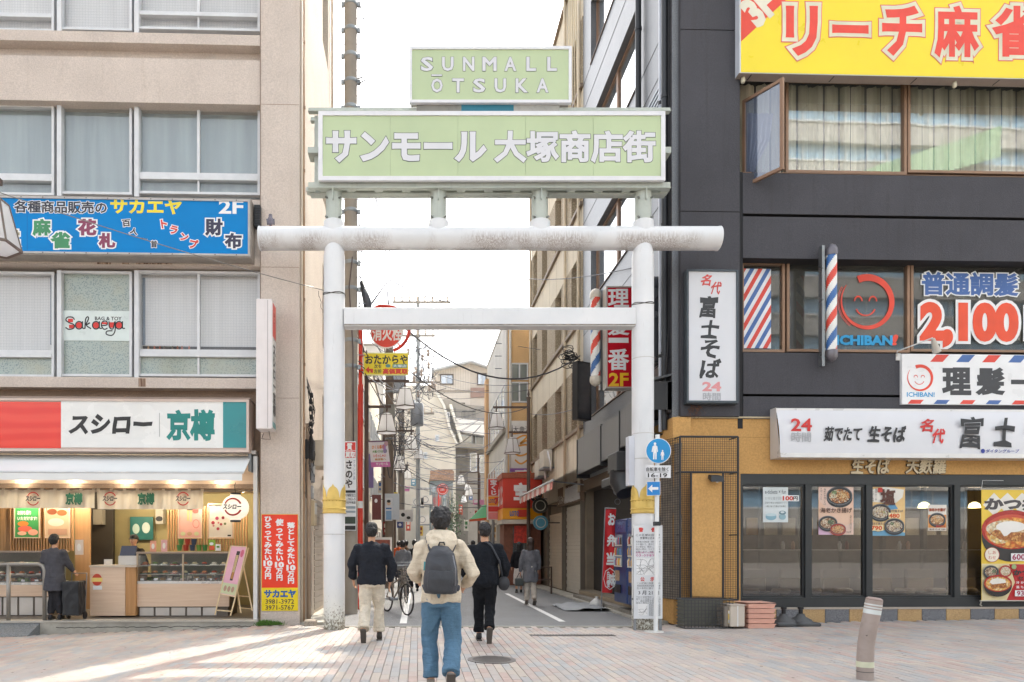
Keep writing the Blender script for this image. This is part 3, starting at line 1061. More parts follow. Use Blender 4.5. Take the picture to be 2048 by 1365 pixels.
t=board(FL,'wall_poster','pink poster of rolled food hanging left of the flower print','poster',358,402,1012,1075,2.1,.02,mat('e6b4ac',.4),[('r',374,378,1018,1042,mat('d9c08a',.5)),('r',380,384,1018,1044,mat('e0c795',.5)),('r',374,392,1014,1021,mat('4a3a30',.5)),('c',391,1022,6,5,mat('d4605a',.5)),('c',392,1048,7,9,mat('d88a84',.5),.8),('c',366,1068,5,4,mat('cfd7a8',.5)),('c',379,1068,5,4,mat('cfa98a',.5)),('c',393,1068,5,4,mat('cfd7a8',.5))],fw=.025,fm=WDH)
fl=[('c',366+60,1046,3.5,3.5),('c',434,1037,3.5,3.5),('c',442,1049,2.6,2.6),('c',446,1036,3,3),('c',436,1058,3,3),('c',427,1052,2,2),('c',450,1048,2.5,2.5),('c',437,1046,2,2)]
cc=['b83a52','c4557a','b83a52','8f2c3e','b83a52','d98f9a','6b7a52','d98f9a']
t=board(FL,'framed_print','white framed print with small red blossoms hanging behind the paper lantern','picture',418,465,1010,1075,2.0,.02,mat('f1efe9',.4),[e+(mat(h,.5),)for e,h in zip(fl,cc)]+[('r',455,462,1070,1073,BLACK)],fw=.03,fm=WDH)
t=board(FL,'wall_screen','teal square banner with pale emblem on the green back wall','banner',260,306,1034,1080,3.2,.03,mat('1e6b66',.4),[('c',272,1058,7,10,mat('b9cfc4',.5)),('c',292,1056,8,11,mat('c8d8cf',.5))])
t=thing('water_heater','grey wall unit with round gauge beside the teal banner','appliance',FL.w(FL.u(318,3),3,2.0))
MB(FL).box(FL.u(311,3),FL.u(326,3),3.0,3.2,zf(1048,3),zf(1018,3)).build('case',mat('b5b0a2',.5),t)
MB(FL).disc(FL.u(318.5,3),zf(1038,3),.08,.06,2.997,16).build('gauge',BLACK,t)
def counter(x0,x1,ytop,yw0,yw1,d0,d1,label,glassy=True,nshelf=2):
 t=thing('display_case',label,'display case',FL.w((FL.u(x0,d0)+FL.u(x1,d0))/2,d0,ZF))
 u0,u1=FL.u(x0,d0),FL.u(x1,d0)
 zt,za,zb=zf(ytop,d0),zf(yw0,d0),zf(yw1,d0)
 MB(FL).box(u0,u1,d0,d0+.05,zb,za).build('front_panel',WDH,t)
 MB(FL).box(u0+.03,u1-.03,d0+.05,d1,ZF,za).build('base',mat('6b6258',.6),t)
 for i in range(int((u1-u0)/.3)):
  MB(FL).box(u0+.06+i*.3,u0+.32+i*.3,d0+.03,d0+.049,ZF+.02,zb-.02).build('vent_panel',mat('cfcac4',.4,.3),t)
 MB(FL).box(u0,u1,d0,d1,za,za+.05).build('case_floor',mat('d7d7d6',.3,.3),t)
 MB(FL).box(u0-.02,u1+.02,d0+.05,d1,zt-.04,zt,.01).build('counter_top',mat('a79a8e',.3,.3),t)
 n=max(2,int((u1-u0)/.85))
 for i in range(n+1):
  u=u0+(u1-u0-.03)*i/n
  MB(FL).box(u,u+.03,d0+.02,d0+.05,za+.05,zt-.04).build('upright',mat('b8a791',.3,.5),t)
 MB(FL).box(u0+.03,u1-.03,d0+.03,d0+.036,za+.05,zt-.04).build('glass_front',glass('f4f8f8',.98,.0),t)
 for k in range(nshelf):
  zz=za+.05+(zt-za-.1)*(k+.9)/(nshelf+1)-.03
  MB(FL).box(u0+.03,u1-.03,d0+.08,d1-.1,zz,zz+.012).build('shelf',mat('c9cac6',.2,.4),t)
  for i in range(int((u1-u0)/.19)):
   uu=u0+.1+i*.19
   f=rr.choice(['e8d9b0','d98a5a','c95a3e','6a8a4a','f0ead8','8a5a3a','e0a070'])
   MB(FL).box(uu-.065,uu+.065,d0+.12,d0+.3,zz+.012,zz+.03,.004).build('food_tray',mat(rr.choice(['26241f','8a2a22','e9e7df','3c5a34']),.4),t)
   MB(FL).lathe((uu,d0+.21,zz+.03),[(.05,0),(.055,.02),(.03,.04)],8).build('food',mat(f,.6),t,smooth='all')
 for i in range(int((u1-u0)/.13)):
  uu=u0+.06+i*.13
  h_=rr.uniform(.04,.1)
  MB(FL).box(uu,uu+.09,d0+.4,d0+.48,za+.05,za+.05+h_,.004).build('food_box',mat(rr.choice(['e9e2cf','c95a3e','7a9a4a','d9a860','8a5a3a','f0ead8']),.5,0,.3,30),t)
  if i%2==0:
   MB(FL).box(uu,uu+.07,d0+.058,d0+.06,za+.06,za+.10).build('price_card',WHITE,t)
 MB(FL).box(u0+.03,u1-.03,d1-.08,d1-.05,za,zt-.04).build('case_back',mat('8e8f88',.4,.2),t)
 return t
counter(272,458,1104,1168,1214,.55,1.35,'long glass food case with wood front right of the till counter')
for i in range(10):
 x=360+i*9.5
 MB(FL).lathe((FL.u(x,.6),.62,zf(1164,.6)),[(.03,0),(.03,.06)],8).build('sauce_pot',mat('7a6f66',.4),None,'small round pot on the case ledge, one of a row below the glass','pot','pots along the food case ledge',smooth=True)
counter(-160,100,1102,1170,1193,.75,1.5,'glass food case behind the grey handrail at the left edge')
t=thing('till_counter','pale wood till counter with round red sticker, in front of the clerk','counter',FL.w(FL.u(225,.5),.5,ZF))
MB(FL).box(FL.u(180,.45),FL.u(250,.45),.45,1.1,ZF+.03,zf(1135,.45)).build('cabinet',WDH,t)
MB(FL).box(FL.u(251,.47),FL.u(271,.47),.47,1.1,ZF+.03,zf(1135,.45)).build('side_panel',wood('b07f4e','c99a66',1,2),t)
MB(FL).box(FL.u(178,.43),FL.u(273,.43),.43,1.12,zf(1135,.45),zf(1131,.45)).build('counter_top',mat('cdbfae',.4),t)
shapes(FL,t,.448,[('c',194,1160,10,12,mat('c8462f',.5)),('r',183,205,1156,1164,mat('e8cf7a',.5)),('r',186,204,1172,1180,WO)])
t=thing('cash_register','grey cash register with dark tilted screen on the till counter','cash register',FL.w(FL.u(255,.8),.8,1.0))
MB(FL).box(FL.u(236,.6),FL.u(278,.6),.6,.95,zf(1131,.6),zf(1112,.6),.01).build('body',mat('c9c8c6',.4),t)
MB(FL).add([(FL.u(240,.7),.68,zf(1112,.7)),(FL.u(270,.7),.68,zf(1112,.7)),(FL.u(270,.7),.78,zf(1092,.7)),(FL.u(240,.7),.78,zf(1092,.7)),(FL.u(240,.7),.74,zf(1112,.7)),(FL.u(270,.7),.74,zf(1112,.7)),(FL.u(270,.7),.82,zf(1092,.7)),(FL.u(240,.7),.82,zf(1092,.7))],[(0,1,2,3),(7,6,5,4),(1,5,6,2),(0,3,7,4),(3,2,6,7)]).build('screen',mat('4a5670',.2),t)
for x,h,w,hh,lab in((300,'e8a58c',12,22,'orange menu card standing on the food case'),(322,'e2aeb0',12,24,'pink menu card standing on the food case'),(208,'e9e6e0',16,12,'white box on the till counter'),(150,'e6d6c6',16,30,'white standing card beside the dark doorway')):
 board(FL,'menu_card',lab,'card',x,x+w,(1104 if x>280 else 1131 if x>200 else 1110)-hh,1104 if x>280 else 1131 if x>200 else 1110,.8,.02,mat(h,.5),[('c',x+w/2,(1104 if x>280 else 1131 if x>200 else 1110)-hh/2,w/4,hh/4,mat('f4efe6',.5))])
i=0
for row,y in((0,1102),(1,1090)):
 for x,h in((359,'4f8a4a'),(372,'b5402f'),(385,'3b4a63'),(398,'5f8f3f'),(410,'4f8a4a')):
  u=FL.u(x,.8)
  if row==1 and x>390:continue
  MB(FL).lathe((u,.8+.1*row,zf(y,.8)),[(.04,0),(.055,.11),(.058,.115)],12).build('soup_cup',[mat(h,.4)],None,'small coloured paper cup stacked on the food case, %s one'%['green','red','navy','leaf green','second green'][(359,372,385,398,410).index(x)]if row==0 else 'upper cup of the %s stack on the food case'%['leftmost','middle','third'][(359,372,385).index(x)],'cup','stacked cups on the food case',smooth=True)
board(FL,'tea_packet','green and orange tea packet on the food case beside the cups','packet',417,430,1080,1102,.8,.04,mat('8ab43a',.4),[('r',418,429,1092,1101,mat('e0562e',.4)),('c',423,1088,4,3,WO)])
board(FL,'price_card','small white card at the right end of the food case top','card',431,441,1089,1102,.8,.02,WO,[('r',433,439,1092,1096,mat('6aa04a',.5))])
NOR=pleats('f0e6d4','e2d3ba',9)
def noren(x0,x1,y0,y1,label,marks):
 d=.30
 t=thing('shop_curtain',label,'curtain',FL.w((FL.u(x0,d)+FL.u(x1,d))/2,d,zf(y1,d)))
 MB(FL).tube([(FL.u(x0-4,d),d,zf(972,d)),(FL.u(x1+4,d),d,zf(972,d))],.008,6).build('curtain_rod',mat('5a4a3a',.5),t,smooth='all')
 us=[FL.u(x0+(x1-x0)*i/60,d)for i in range(61)]
 mb=MB(FL)
 rows=8
 zt,zb=zf(y0+4,d),zf(y1,d)
 vs=[]
 for j in range(rows+1):
  for i,u in enumerate(us):
   scal=0.02*abs(math.sin(i/60*math.pi*round((x1-x0)/25)))*(1 if j==0 else 0)
   wv=0.018*math.sin(i*0.9+j*.25)*(0.4+j/rows)+0.01*math.sin(i*2.3)
   vs.append((u,d+wv,zt+(zb-zt)*j/rows-(0.03-scal)*(j==0)))
 mb.add(vs,[(j*61+i,j*61+i+1,(j+1)*61+i+1,(j+1)*61+i)for j in range(rows)for i in range(60)])
 mb.build('cloth',NOR,t,smooth='all')
 n=int((x1-x0)/25)
 for i in range(n+1):
  u=us[0]+(us[-1]-us[0]-.05)*i/n
  MB(FL).box(u,u+.05,d-.012,d+.012,zt-.03,zf(969,d)).build('loop',NOR,t)
 for x,kind in marks:
  if kind=='s':
   text(FL,t,'スシロー',x-14,x+14,993,1002,d-.04,INK,.05,slant=.1)
   for a0,a1 in((25,155),(205,335)):
    u,z=FL.u(x,d-.04),FL.z(x,998,d-.04)
    MB(FL).disc(u,z,.118,.128,d-.038,18,a0,a1,.84).build('emblem_arc',mat('c03a30',.6),t)
  else:
   text(FL,t,'京樽',x-16,x+16,987,1009,d-.04,mat('24664e',.6),.05)
noren(-100,190,975,1017,'long off-white shop curtain with emblems, left of the gap',[(-20,'s'),(-8-75,'k'),(66,'s'),(148,'k')])
noren(194,407,976,1019,'shorter off-white shop curtain with emblems, right of the gap',[(220,'s'),(292,'k'),(366,'s')])
t=thing('paper_lantern','round white paper lantern with red arcs hanging at the right of the shop front','lantern',FL.w(FL.u(471,.1),.1,zf(1043,.1)))
u,z=FL.u(471,.05),zf(1015,.05)
prof=[(.09,-.235)]+[(0.245*math.sqrt(max(0.05,1-abs(k/11)**2.2))*(1.0 if k%2 else 0.985),.23*k/11)for k in range(-10,11)]+[(.09,.235)]
MB(FL).lathe((u,.05,z),prof,28).build('paper_shade',mat('f2e3cf',.8,0,.03,e=.25),t,smooth='all')
for zz in(-.27,.235):
 MB(FL).lathe((u,.05,z+zz),[(.095,0),(.095,.035)],20).build('ring_cap',BLACK,t,smooth=True)
MB(FL).tube([(u,.05,z+.27),(u-.02,.05,z+.4),(u,.05,z+.46)],.006,5).build('hook',BLACK,t,smooth='all')
for a0,a1 in((22,158),(202,338)):
 mb=MB(FL)
 n=16
 vs=[]
 for i in range(n+1):
  a=math.radians(a0+(a1-a0)*i/n)
  for rr_ in(.135,.165):
   x_,z_=rr_*math.cos(a)*1.0,rr_*math.sin(a)
   yy=.05-math.sqrt(max(.001,.25**2-x_**2-(z_*.8)**2))-.002
   vs.append((u+x_,yy,z+z_))
 mb.add(vs,[(2*i,2*i+2,2*i+3,2*i+1)for i in range(n)])
 mb.build('emblem_arc',mat('b03028',.6),t)
text(FL,t,'スシロー',0,0,0,0,-.207,INK,.05,box=(u-.16,u+.16,z-.04,z+.04),slant=.1)
t=thing('easel_sign','leaning wooden easel with a pink food poster beside the shop post','easel',FL.w(FL.u(465,0),0,ZF))
EW=wood('d8bd90','e6d0a8',1,2)
def ep(x,y,d=-.02):return(FL.u(x,d),d,FL.z(x,y,d))
for a,b,d in(((430,1230),(462,1092),0),((461,1232),(497,1096),0),((486,1128),(505,1222),.45),((470,1150),(482,1226),.45)):
 A=ep(*a,d-.04);B=ep(*b,.12)
 MB(FL).tube([A,B],.016,4).build('leg',EW,t)
MB(FL).tube([ep(434,1221,-.03),ep(463,1223,-.03)],.014,4).build('crossbar',EW,t)
MB(FL).tube([ep(476,1192,.3),ep(500,1194,.3)],.012,4).build('crossbar',EW,t)
MB(FL).tube([ep(478,1216,.4),ep(505,1218,.4)],.012,4).build('crossbar',EW,t)
quad=[ep(440,1188,-.01),ep(470,1194,-.01),ep(494,1094,.09),ep(463,1092,.09)]
def eq(a,b,off):
 A,B,C_,D_=[Vector(q)for q in quad]
 lo=A.lerp(B,a);hi=D_.lerp(C_,a)
 v=lo.lerp(hi,b)
 return(v.x,v.y-off,v.z)
def eqf(poly,off,m,nm='printed_shape'):
 MB(FL).add([eq(a,b,off)for a,b in poly],[tuple(range(len(poly)))]).build(nm,m,t)
MB(FL).add([eq(0,0,.01),eq(1,0,.01),eq(1,1,.01),eq(0,1,.01),eq(0,0,-.012),eq(1,0,-.012),eq(1,1,-.012),eq(0,1,-.012)],[(0,1,2,3),(7,6,5,4),(0,4,5,1),(1,5,6,2),(2,6,7,3),(3,7,4,0)]).build('poster_panel',mat('e3aabb',.3),t)
eqf([(0.03,.02),(.97,.02),(.97,.24),(.03,.24)],.012,mat('c9cfa4',.4))
for cx in(.25,.5,.75):
 eqf([(cx+.1*math.cos(a*.6),.13+.06*math.sin(a*.6))for a in range(10)],.0135,mat('b8907a',.5))
eqf([(.42,.3),(.6,.3),(.66,.9),(.44,.9)],.012,mat('3a2c22',.4))
for k in range(3):
 eqf([(.44+k*.055,.45),(.48+k*.055,.45),(.5+k*.055,.82),(.46+k*.055,.82)],.0135,mat('dcc088',.5))
eqf([(.44,.34),(.59,.33),(.6,.47),(.45,.47)],.0138,mat('b07a3c',.5))
eqf([(.8+.11*math.cos(a*.6),.86+.08*math.sin(a*.6))for a in range(10)],.012,mat('d0607a',.5))
for a,b in((0,1),(1,2),(2,3),(3,0)):
 A=Vector(quad[a]);B=Vector(quad[b])
 MB(FL).tube([(A.x,A.y-.012,A.z),(B.x,B.y-.012,B.z)],.011,4).build('poster_edge',EW,t)
stp=thing('shop_step','cracked grey concrete step along the front of the takeaway','step',FL.w(-6,-.1,-.2))
z12=zf(1243,-.12)
MB(FL).box(UL,FL.u(515,-.12),-.12,.21,-.5,z12-.02).build('step_block',CONC,stp)
MB(FL).box(UL,FL.u(515,-.13),-.14,.20,z12-.018,z12+.012).build('step_edge',mat('bfb9ae',.7,0,.1,dirt=.3),stp)
cr=[]
x=112
while x<520:
 cr.append((FL.u(x,-.12),FL.z(x,1256-(x-112)*.008+rr.uniform(-1.5,1.5),-.12)))
 x+=rr.uniform(4,10)
vs=[];
for i,(a,b)in enumerate(cr):
 vs+=[(a,-.1225,b+.006),(a,-.1225,b-.006)]
MB(FL).add(vs,[(2*i,2*i+1,2*i+3,2*i+2)for i in range(len(cr)-1)]).build('crack',mat('3a3632',.9),stp)
t=thing('ramp','grey checker plate wheelchair ramp at the foot of the step','ramp',FL.w(-8,-.4,-.25))
def gz(u,d):return ground_z(FL.w(u,d,0).x)
u0,u1,um=FL.u(-200,-.3),FL.u(80,-.12),FL.u(60,-.45)
MB(FL).add([(u0,-.125,z12-.03),(u1,-.125,z12-.03),(um,-.52,gz(um,-.5)+.01),(u0,-.52,gz(u0,-.5)+.01),(u0,-.125,-.3),(u1,-.125,-.3),(um,-.52,-.3),(u0,-.52,-.3)],[(0,1,2,3),(1,5,6,2),(3,2,6,7)]).build('ramp_plate',speck('6f7478','8a8f93',45,.45,b=.8),t)
t=thing('handrail','grey tubular steel handrail standing on the step at the left edge','handrail',FL.w(FL.u(45),-.02,z12))
HR=mat('9a9690',.35,.5,.05)
r_=.036
ux1,ux0,uxl=FL.u(89,-.02),FL.u(17,-.02),FL.u(-200,-.02)
zt=zf(1129,-.02,50)
MB(FL).tube([(ux1,-.02,z12),(ux1,-.02,zt-.1),(ux1-.03,-.02,zt-.03),(ux1-.1,-.02,zt),(uxl,-.02,zt)],r_,12).build('rail',HR,t,smooth='all')
MB(FL).tube([(ux0,-.02,z12),(ux0,-.02,zt)],r_,12).build('post',HR,t,smooth='all')
mb=MB()
rg=random.Random(11)
for i in range(420):
 x0=rg.choice([rg.gauss(528,9),rg.gauss(553,7),rg.gauss(530,7)])
 dd=rg.uniform(-.16,-.04)
 B=FL.w(FL.u(x0,dd),dd,0)
 B.z=ground_z(B.x)-.01
 h=rg.uniform(.04,.12)*(1 if x0<545 else .7)
 L=Vector((rg.uniform(-.05,.05),rg.uniform(-.05,.03),h))
 w=rg.uniform(.003,.006)
 mb.raw([B-Vector((w,0,0)),B+Vector((w,0,0)),B+L*.6+Vector((w,0,.01)),B+L,B+L*.6-Vector((w,0,0))],[(0,1,2,3,4)])
mb.build('grass',mat('5f8a3a',.7,0,.25,30),None,'green weeds growing from the crack at the foot of the beige pier','grass',kind='stuff')
t=MB().box(-2.03,-1.83,12.2,12.45,-.02,.10,.02).build('stone_block',speck('b7ab9a','8f857a',50,.9),None,'small rough stone block between the beige pier and the left gate pillar','stone block')
PIPE=mat('b08a66',.6,0,.12,dirt=.3)
t=thing('drain_pipe','rust brown pipe running up the corner of the beige building','pipe',SL.w(.12,-.04,0))
pts=[(.14+.02*math.sin(i*1.7),-.045,i*.6)for i in range(0,28)]
MB(SL).tube(pts,.022,8).build('pipe',PIPE,t,smooth='all')
for i in range(14):
 MB(SL).tube([(.14+.02*math.sin(i*2*1.7),-.045,i*1.2),(.14+.02*math.sin(i*2*1.7),-.045,i*1.2+.05)],.032,8).build('clamp',mat('9a7c60',.6),t,smooth=True)
t=thing('drain_pipe','cream pipe beside the rust brown pipe on the building corner','pipe',SL.w(.3,-.04,0))
MB(SL).tube([(.05,-.03,0),(.05,-.03,TOPZ)],.02,8).build('pipe',mat('ded2c0',.6),t,smooth='all')
MB(SL).tube([(4.4,-.05,5),(4.4,-.05,TOPZ)],.03,8).build('pipe',mat('c9b49c',.6),t,smooth='all')
MB(SL).tube([(.62,-.06,0),(.62,-.06,3.4),(.6,-.05,3.8)],.045,8).build('pipe',mat('bfa893',.6),t,smooth='all')
def boxat(px,py0,py1,w,h,dep,lab,cat,nm,x=-2.17):
 y=(x)*FOC/(px-VX)
 z0,z1=EYE-(py1-VY)*y/FOC,EYE-(py0-VY)*y/FOC
 uu=y-12.6
 t=thing(nm,lab,cat,SL.w(uu,-.1,z0))
 MB(SL).box(uu-w/2,uu+w/2,-dep,0,z0,z1,.012).build('case',mat(h,.5,0,.08,dirt=.15),t)
 MB(SL).box(uu-w/2+.03,uu+w/2-.03,-dep-.008,-dep,z0+(z1-z0)*.45,z1-.04).build('cover',mat('d8d5cc' if h!='3a3a3c' else '555559',.4),t)
 return t
boxat(612,880,920,.22,'3a3a3c',.16,'black junction box highest on the building corner','junction box','junction_box')
boxat(613,928,965,.24,'8b8c8f',.15,'grey electricity meter below the black junction box','meter','electricity_meter')
boxat(613,972,998,.22,'a9a9a8',.13,'pale grey meter above the beige one','meter','electricity_meter')
boxat(614,1002,1052,.3,'cbb795',.17,'beige meter with glass dial nearest the door','meter','electricity_meter')
t=thing('cable_bundle','tangled black cable splices hanging on the side of the beige building','cables',SL.w(.6,-.1,3.5))
rc=random.Random(4)
mm_=MB(SL)
for i in range(7):
 z0=4.55-rc.random()*.2
 pts=[(.42,-.06,z0+.1)]
 for k in range(6):
  pts.append((.45+rc.uniform(-.1,.35),-.08-rc.uniform(0,.1),z0-(k+1)*.28*rc.uniform(.7,1.1)))
 mm_.tube(pts,.007,5)
mm_.build('cables',BLACK,t,kind='stuff',smooth='all')
for i in range(7):
 zz=4.3-i*.14
 MB(SL).lathe((.55+rc.uniform(-.05,.05),-.12,zz),[(.03,0),(.04,.03),(.03,.09)],8).build('splice',BLACK,t,smooth='all')
t=thing('steel_bracket','beige steel bracket with balcony grille low on the alley side wall','bracket',SL.w(1.8,-.1,2.9))
MB(SL).box(.9,3.0,-.35,-.3,2.95,3.03).build('beam',mat('c9b49c',.6),t)
MB(SL).box(2.9,2.98,-.35,0,2.95,3.03).build('beam',mat('c9b49c',.6),t)
for i in range(9):
 MB(SL).tube([(1.9+i*.12,-.33,3.03),(1.9+i*.12,-.33,3.75)],.008,5).build('bar',DARKM,t)
t=thing('air_conditioner','beige outdoor air conditioner on the bracket of the alley side wall','air conditioner',SL.w(1.3,-.2,3.03))
MB(SL).box(1.0,1.75,-.33,-.05,3.03,3.55,.01).build('case',mat('cfc3b0',.5,0,.08),t)
# ========== TORII GATE with the arcade signs
TY=11.77
FT=FP(TY)
def tx(px,d=0.0):return FT.u(px,d)
def tz(py,d=0.0):return EYE-(py-VY)*(TY+d)/FOC
def gatewhite(stain=False,base=False):
 mt,t,p=new_mat('gate_white'+('_stained' if stain else '_base' if base else ''))
 vec=coords(t)
 c=ramp(t,nz(t,vec,1.3,4),0.3,0.7,lin('dfe2e4'),lin('ecedee'))
 sp=t.nodes.new('ShaderNodeSeparateXYZ')
 t.links.new(vec,sp.inputs[0])
 if stain:
  mr=t.nodes.new('ShaderNodeMapRange')
  mr.inputs['From Min'].default_value=0.07
  mr.inputs['From Max'].default_value=-0.08
  t.links.new(sp.outputs['Z'],mr.inputs['Value'])
  n1=ramp(t,nz(t,coords(t,(1.2,1.2,0.2)),1.0,3,0.5),0.44,0.56)
  n2=ramp(t,nz(t,coords(t,(60,60,7)),1.0,4,0.7),0.35,0.6)
  a=t.nodes.new('ShaderNodeMath');a.operation='MULTIPLY'
  t.links.new(mr.outputs[0],a.inputs[0]);t.links.new(n1,a.inputs[1])
  b=t.nodes.new('ShaderNodeMath');b.operation='MULTIPLY'
  t.links.new(a.outputs[0],b.inputs[0]);t.links.new(n2,b.inputs[1])
  b2=t.nodes.new('ShaderNodeMath');b2.operation='MULTIPLY'
  t.links.new(b.outputs[0],b2.inputs[0]);b2.inputs[1].default_value=0.65
  c=mixc(t,b2.outputs[0],c,lin('7c6454'))
 n3=ramp(t,nz(t,coords(t,(30,30,3)),1.0,4,0.7),0.62,0.8,(0,0,0,1),(.35,)*3+(1,))
 c=mixc(t,n3,c,lin('9d968d'))
 rs1=ramp(t,nz(t,coords(t,(9,9,1.6)),1.0,5,0.75),0.70,0.76,(0,0,0,1),(.7,)*3+(1,))
 c=mixc(t,rs1,c,lin('9a6a48'))
 if base:
  mr=t.nodes.new('ShaderNodeMapRange')
  mr.inputs['From Min'].default_value=0.75
  mr.inputs['From Max'].default_value=0.0
  t.links.new(sp.outputs['Z'],mr.inputs['Value'])
  n4=nz(t,coords(t,(38,38,22)),1.0,5,0.8)
  sm=t.nodes.new('ShaderNodeMath');sm.operation='MULTIPLY'
  t.links.new(mr.outputs[0],sm.inputs[0]);sm.inputs[1].default_value=0.26
  su_=t.nodes.new('ShaderNodeMath');su_.operation='ADD'
  t.links.new(n4,su_.inputs[0]);t.links.new(sm.outputs[0],su_.inputs[1])
  c=mixc(t,ramp(t,su_.outputs[0],0.68,0.76),c,lin('7d7468'))
  c=mixc(t,mr.outputs[0],c,mixc(t,1.0,c,lin('f0e6d8',1.1),'MULTIPLY'))
 t.links.new(c,p.inputs['Base Color'])
 p.inputs['Roughness'].default_value=0.42
 bump(t,p,nz(t,vec,7,3),0.12,0.01)
 return mt
GW=gatewhite();GWS=gatewhite(True);GWB=gatewhite(False,True)
GOLD=mat('e6c56c',.4,.15,.08,4,dirt=.2)
SAGE=mat('bcc3ba',.5,.1,.07,2,dirt=.15,streak=.25)
gate=thing('torii_gate','tall white tubular torii style gate over the street entrance with gold bands','gate',(tx(977),TY,0))
for px in(668.5,1285.5):
 x=tx(px)
 r=.183
 ztop=tz(490)
 prof=[(r,-.05),(r,ztop-.35),(r*.99,ztop-.2),(r*.85,ztop-.05),(r*.6,ztop+.06),(r*.25,ztop+.14),(.02,ztop+.17)]
 MB().lathe((x,TY,0),prof,36).build('pillar',GWB,gate,smooth=True)
 for py in((1070,)if px<700 else(720,870,920)):
  MB().lathe((x,TY,tz(py)),[(r+.001,0),(r+.004,.006),(r+.001,.012)],36).build('weld_seam',mat('c9c8c4',.6,dirt=.4),gate)
 z0,z1,zpk=tz(1028),tz(1000),tz(970)
 MB().lathe((x,TY,0),[(r+.014,z0),(r+.014,z1)],36).build('gold_band',GOLD,gate,smooth=True)
 for zz in(z0+.005,z0+.07,z1-.02):
  MB().lathe((x,TY,0),[(r+.014,zz),(r+.026,zz+.008),(r+.026,zz+.016),(r+.014,zz+.024)],36).build('gold_ring',GOLD,gate,smooth=True)
 for k in range(5):
  a0=math.radians(k*72-90-36)
  vs,fs=[],[]
  n=12
  for i in range(n+1):
   t_=i/n
   a=a0+math.radians(72)*t_
   s_=abs(2*t_-1)
   h=z1+(zpk-z1)*(.82*max(0,1-s_**2.6)**.6+.18*max(0,1-s_*5))
   for q,rr_ in enumerate((r+.012,r+.004)):
    vs+=[(x+rr_*math.cos(a),TY+rr_*math.sin(a),z1-.001),(x+rr_*math.cos(a),TY+rr_*math.sin(a),max(h,z1+.004))]
  for i in range(n):
   b=i*4
   fs+=[(b,b+4,b+5,b+1),(b+1,b+5,b+7,b+3)]
  MB().raw(vs,fs).build('gold_petal',GOLD,gate)
 for k in range(20):
  a=k/20*2*math.pi
  MB().lathe((x+(r+.016)*math.cos(a),TY+(r+.016)*math.sin(a),z1-.035),[(.006,0),(.008,.006),(.004,.012)],6).build('rivet',mat('a8842e',.4,.4),gate)
zc=(tz(455)+tz(500))/2
rk=(tz(455)-tz(500))/2
o=MB().tube([(tx(520),0,0),(tx(1437),0,0)],rk,40).build('crossbeam',GWS,gate,smooth=True)
o.location=(o.location.x,TY-gate.location.y,zc-gate.location.z)
for v in o.data.vertices:
 v.co.y+=gate.location.y
 v.co.z+=gate.location.z
for x in(tx(520),tx(1437)):
 s=1 if x>0 else-1
 MB().tube([(x-s*.02,TY,zc),(x+s*.004,TY,zc)],rk+.006,40).build('end_ring',GW,gate,smooth=True)
ln=MB().box(tx(689),tx(1268),TY-.12,TY+.12,tz(652,-.12),tz(615,-.12),.012)
ln.build('tie_beam',GW,gate)
u0,u1=tx(690),tx(1267)
MB().box(u0,u1,TY-.123,TY-.117,tz(652,-.12)+.012,tz(652,-.12)+.03).build('dirt_line',mat('8f877c',.9,0,.3,20),gate)
for x,py in((tx(668.5),592),(tx(1285.5),612)):
 pts=[(x+.19*math.cos(a*.4),TY+.19*math.sin(a*.4),tz(py)+.02*math.sin(a*.9))for a in range(34)]
 MB().tube(pts,.006,4).build('wire_wrap',mat('55534e',.5,.5),gate,smooth='all')
for px in(668,876.5,1079.5,1286):
 x=tx(px)
 rs=16*TY/FOC
 z0,z1=tz(458),tz(388)
 MB().lathe((x,TY,0),[(rs+.035,z0-.12),(rs+.04,z0+.04),(rs+.036,z0+.11),(rs,z0+.13)],28).build('collar',GW,gate,smooth=True)
 MB().lathe((x,TY,0),[(rs,z0+.1),(rs,z1+.06)],28).build('stub_post',SAGE,gate,smooth=True)
 MB().box(x-.008,x+.008,TY-rs-.05,TY-rs+.01,z1-.18,z1+.04).build('gusset',SAGE,gate)
 for sx in(-1,1):
  for zz in(z0+.15,z1-.12):
   MB().tube([(x+sx*rs*.72,TY-rs*.72,zz),(x+sx*rs*.95,TY-rs*.95,zz)],.018,6).build('bolt',mat('8d8f88',.5,.4),gate)
yf,yb=TY-.15,TY+.11
def pzz(py,y):return EYE-(py-VY)*y/FOC
def pxx(px,y):return(px-VX)*y/FOC
XL,XR=pxx(617,yf),pxx(1340,yf)
for nm,za,zb,yy in(('channel_beam',377,366,yf),('channel_beam',377,366,yb),('channel_beam',224,217,yf),('channel_beam',224,217,yb)):
 z0,z1=pzz(za,yf),pzz(zb,yf)
 MB().box(XL,XR,yy-.02,yy+.03,z0,z1).build(nm,SAGE,gate)
 MB().box(XL,XR,yy-.05,yy+.05,z0-.014,z0-.002).build('channel_flange',SAGE,gate)
 for x in(XL,XR):
  pass
zl=pzz(377,yf)
xs=[XL+.02,XL+.25]+[XL+.25+(XR-XL-.5)*i/12 for i in range(1,12)]+[XR-.06]
for i,x in enumerate(xs):
 MB().box(x-.07,x+.07,yf+.05,yb-.05,zl-.012,zl+.05).build('cross_piece',SAGE,gate)
MB().box(XL,XR,TY-.04,TY+.04,zl-.03,zl-.0125).build('channel_flange',SAGE,gate)
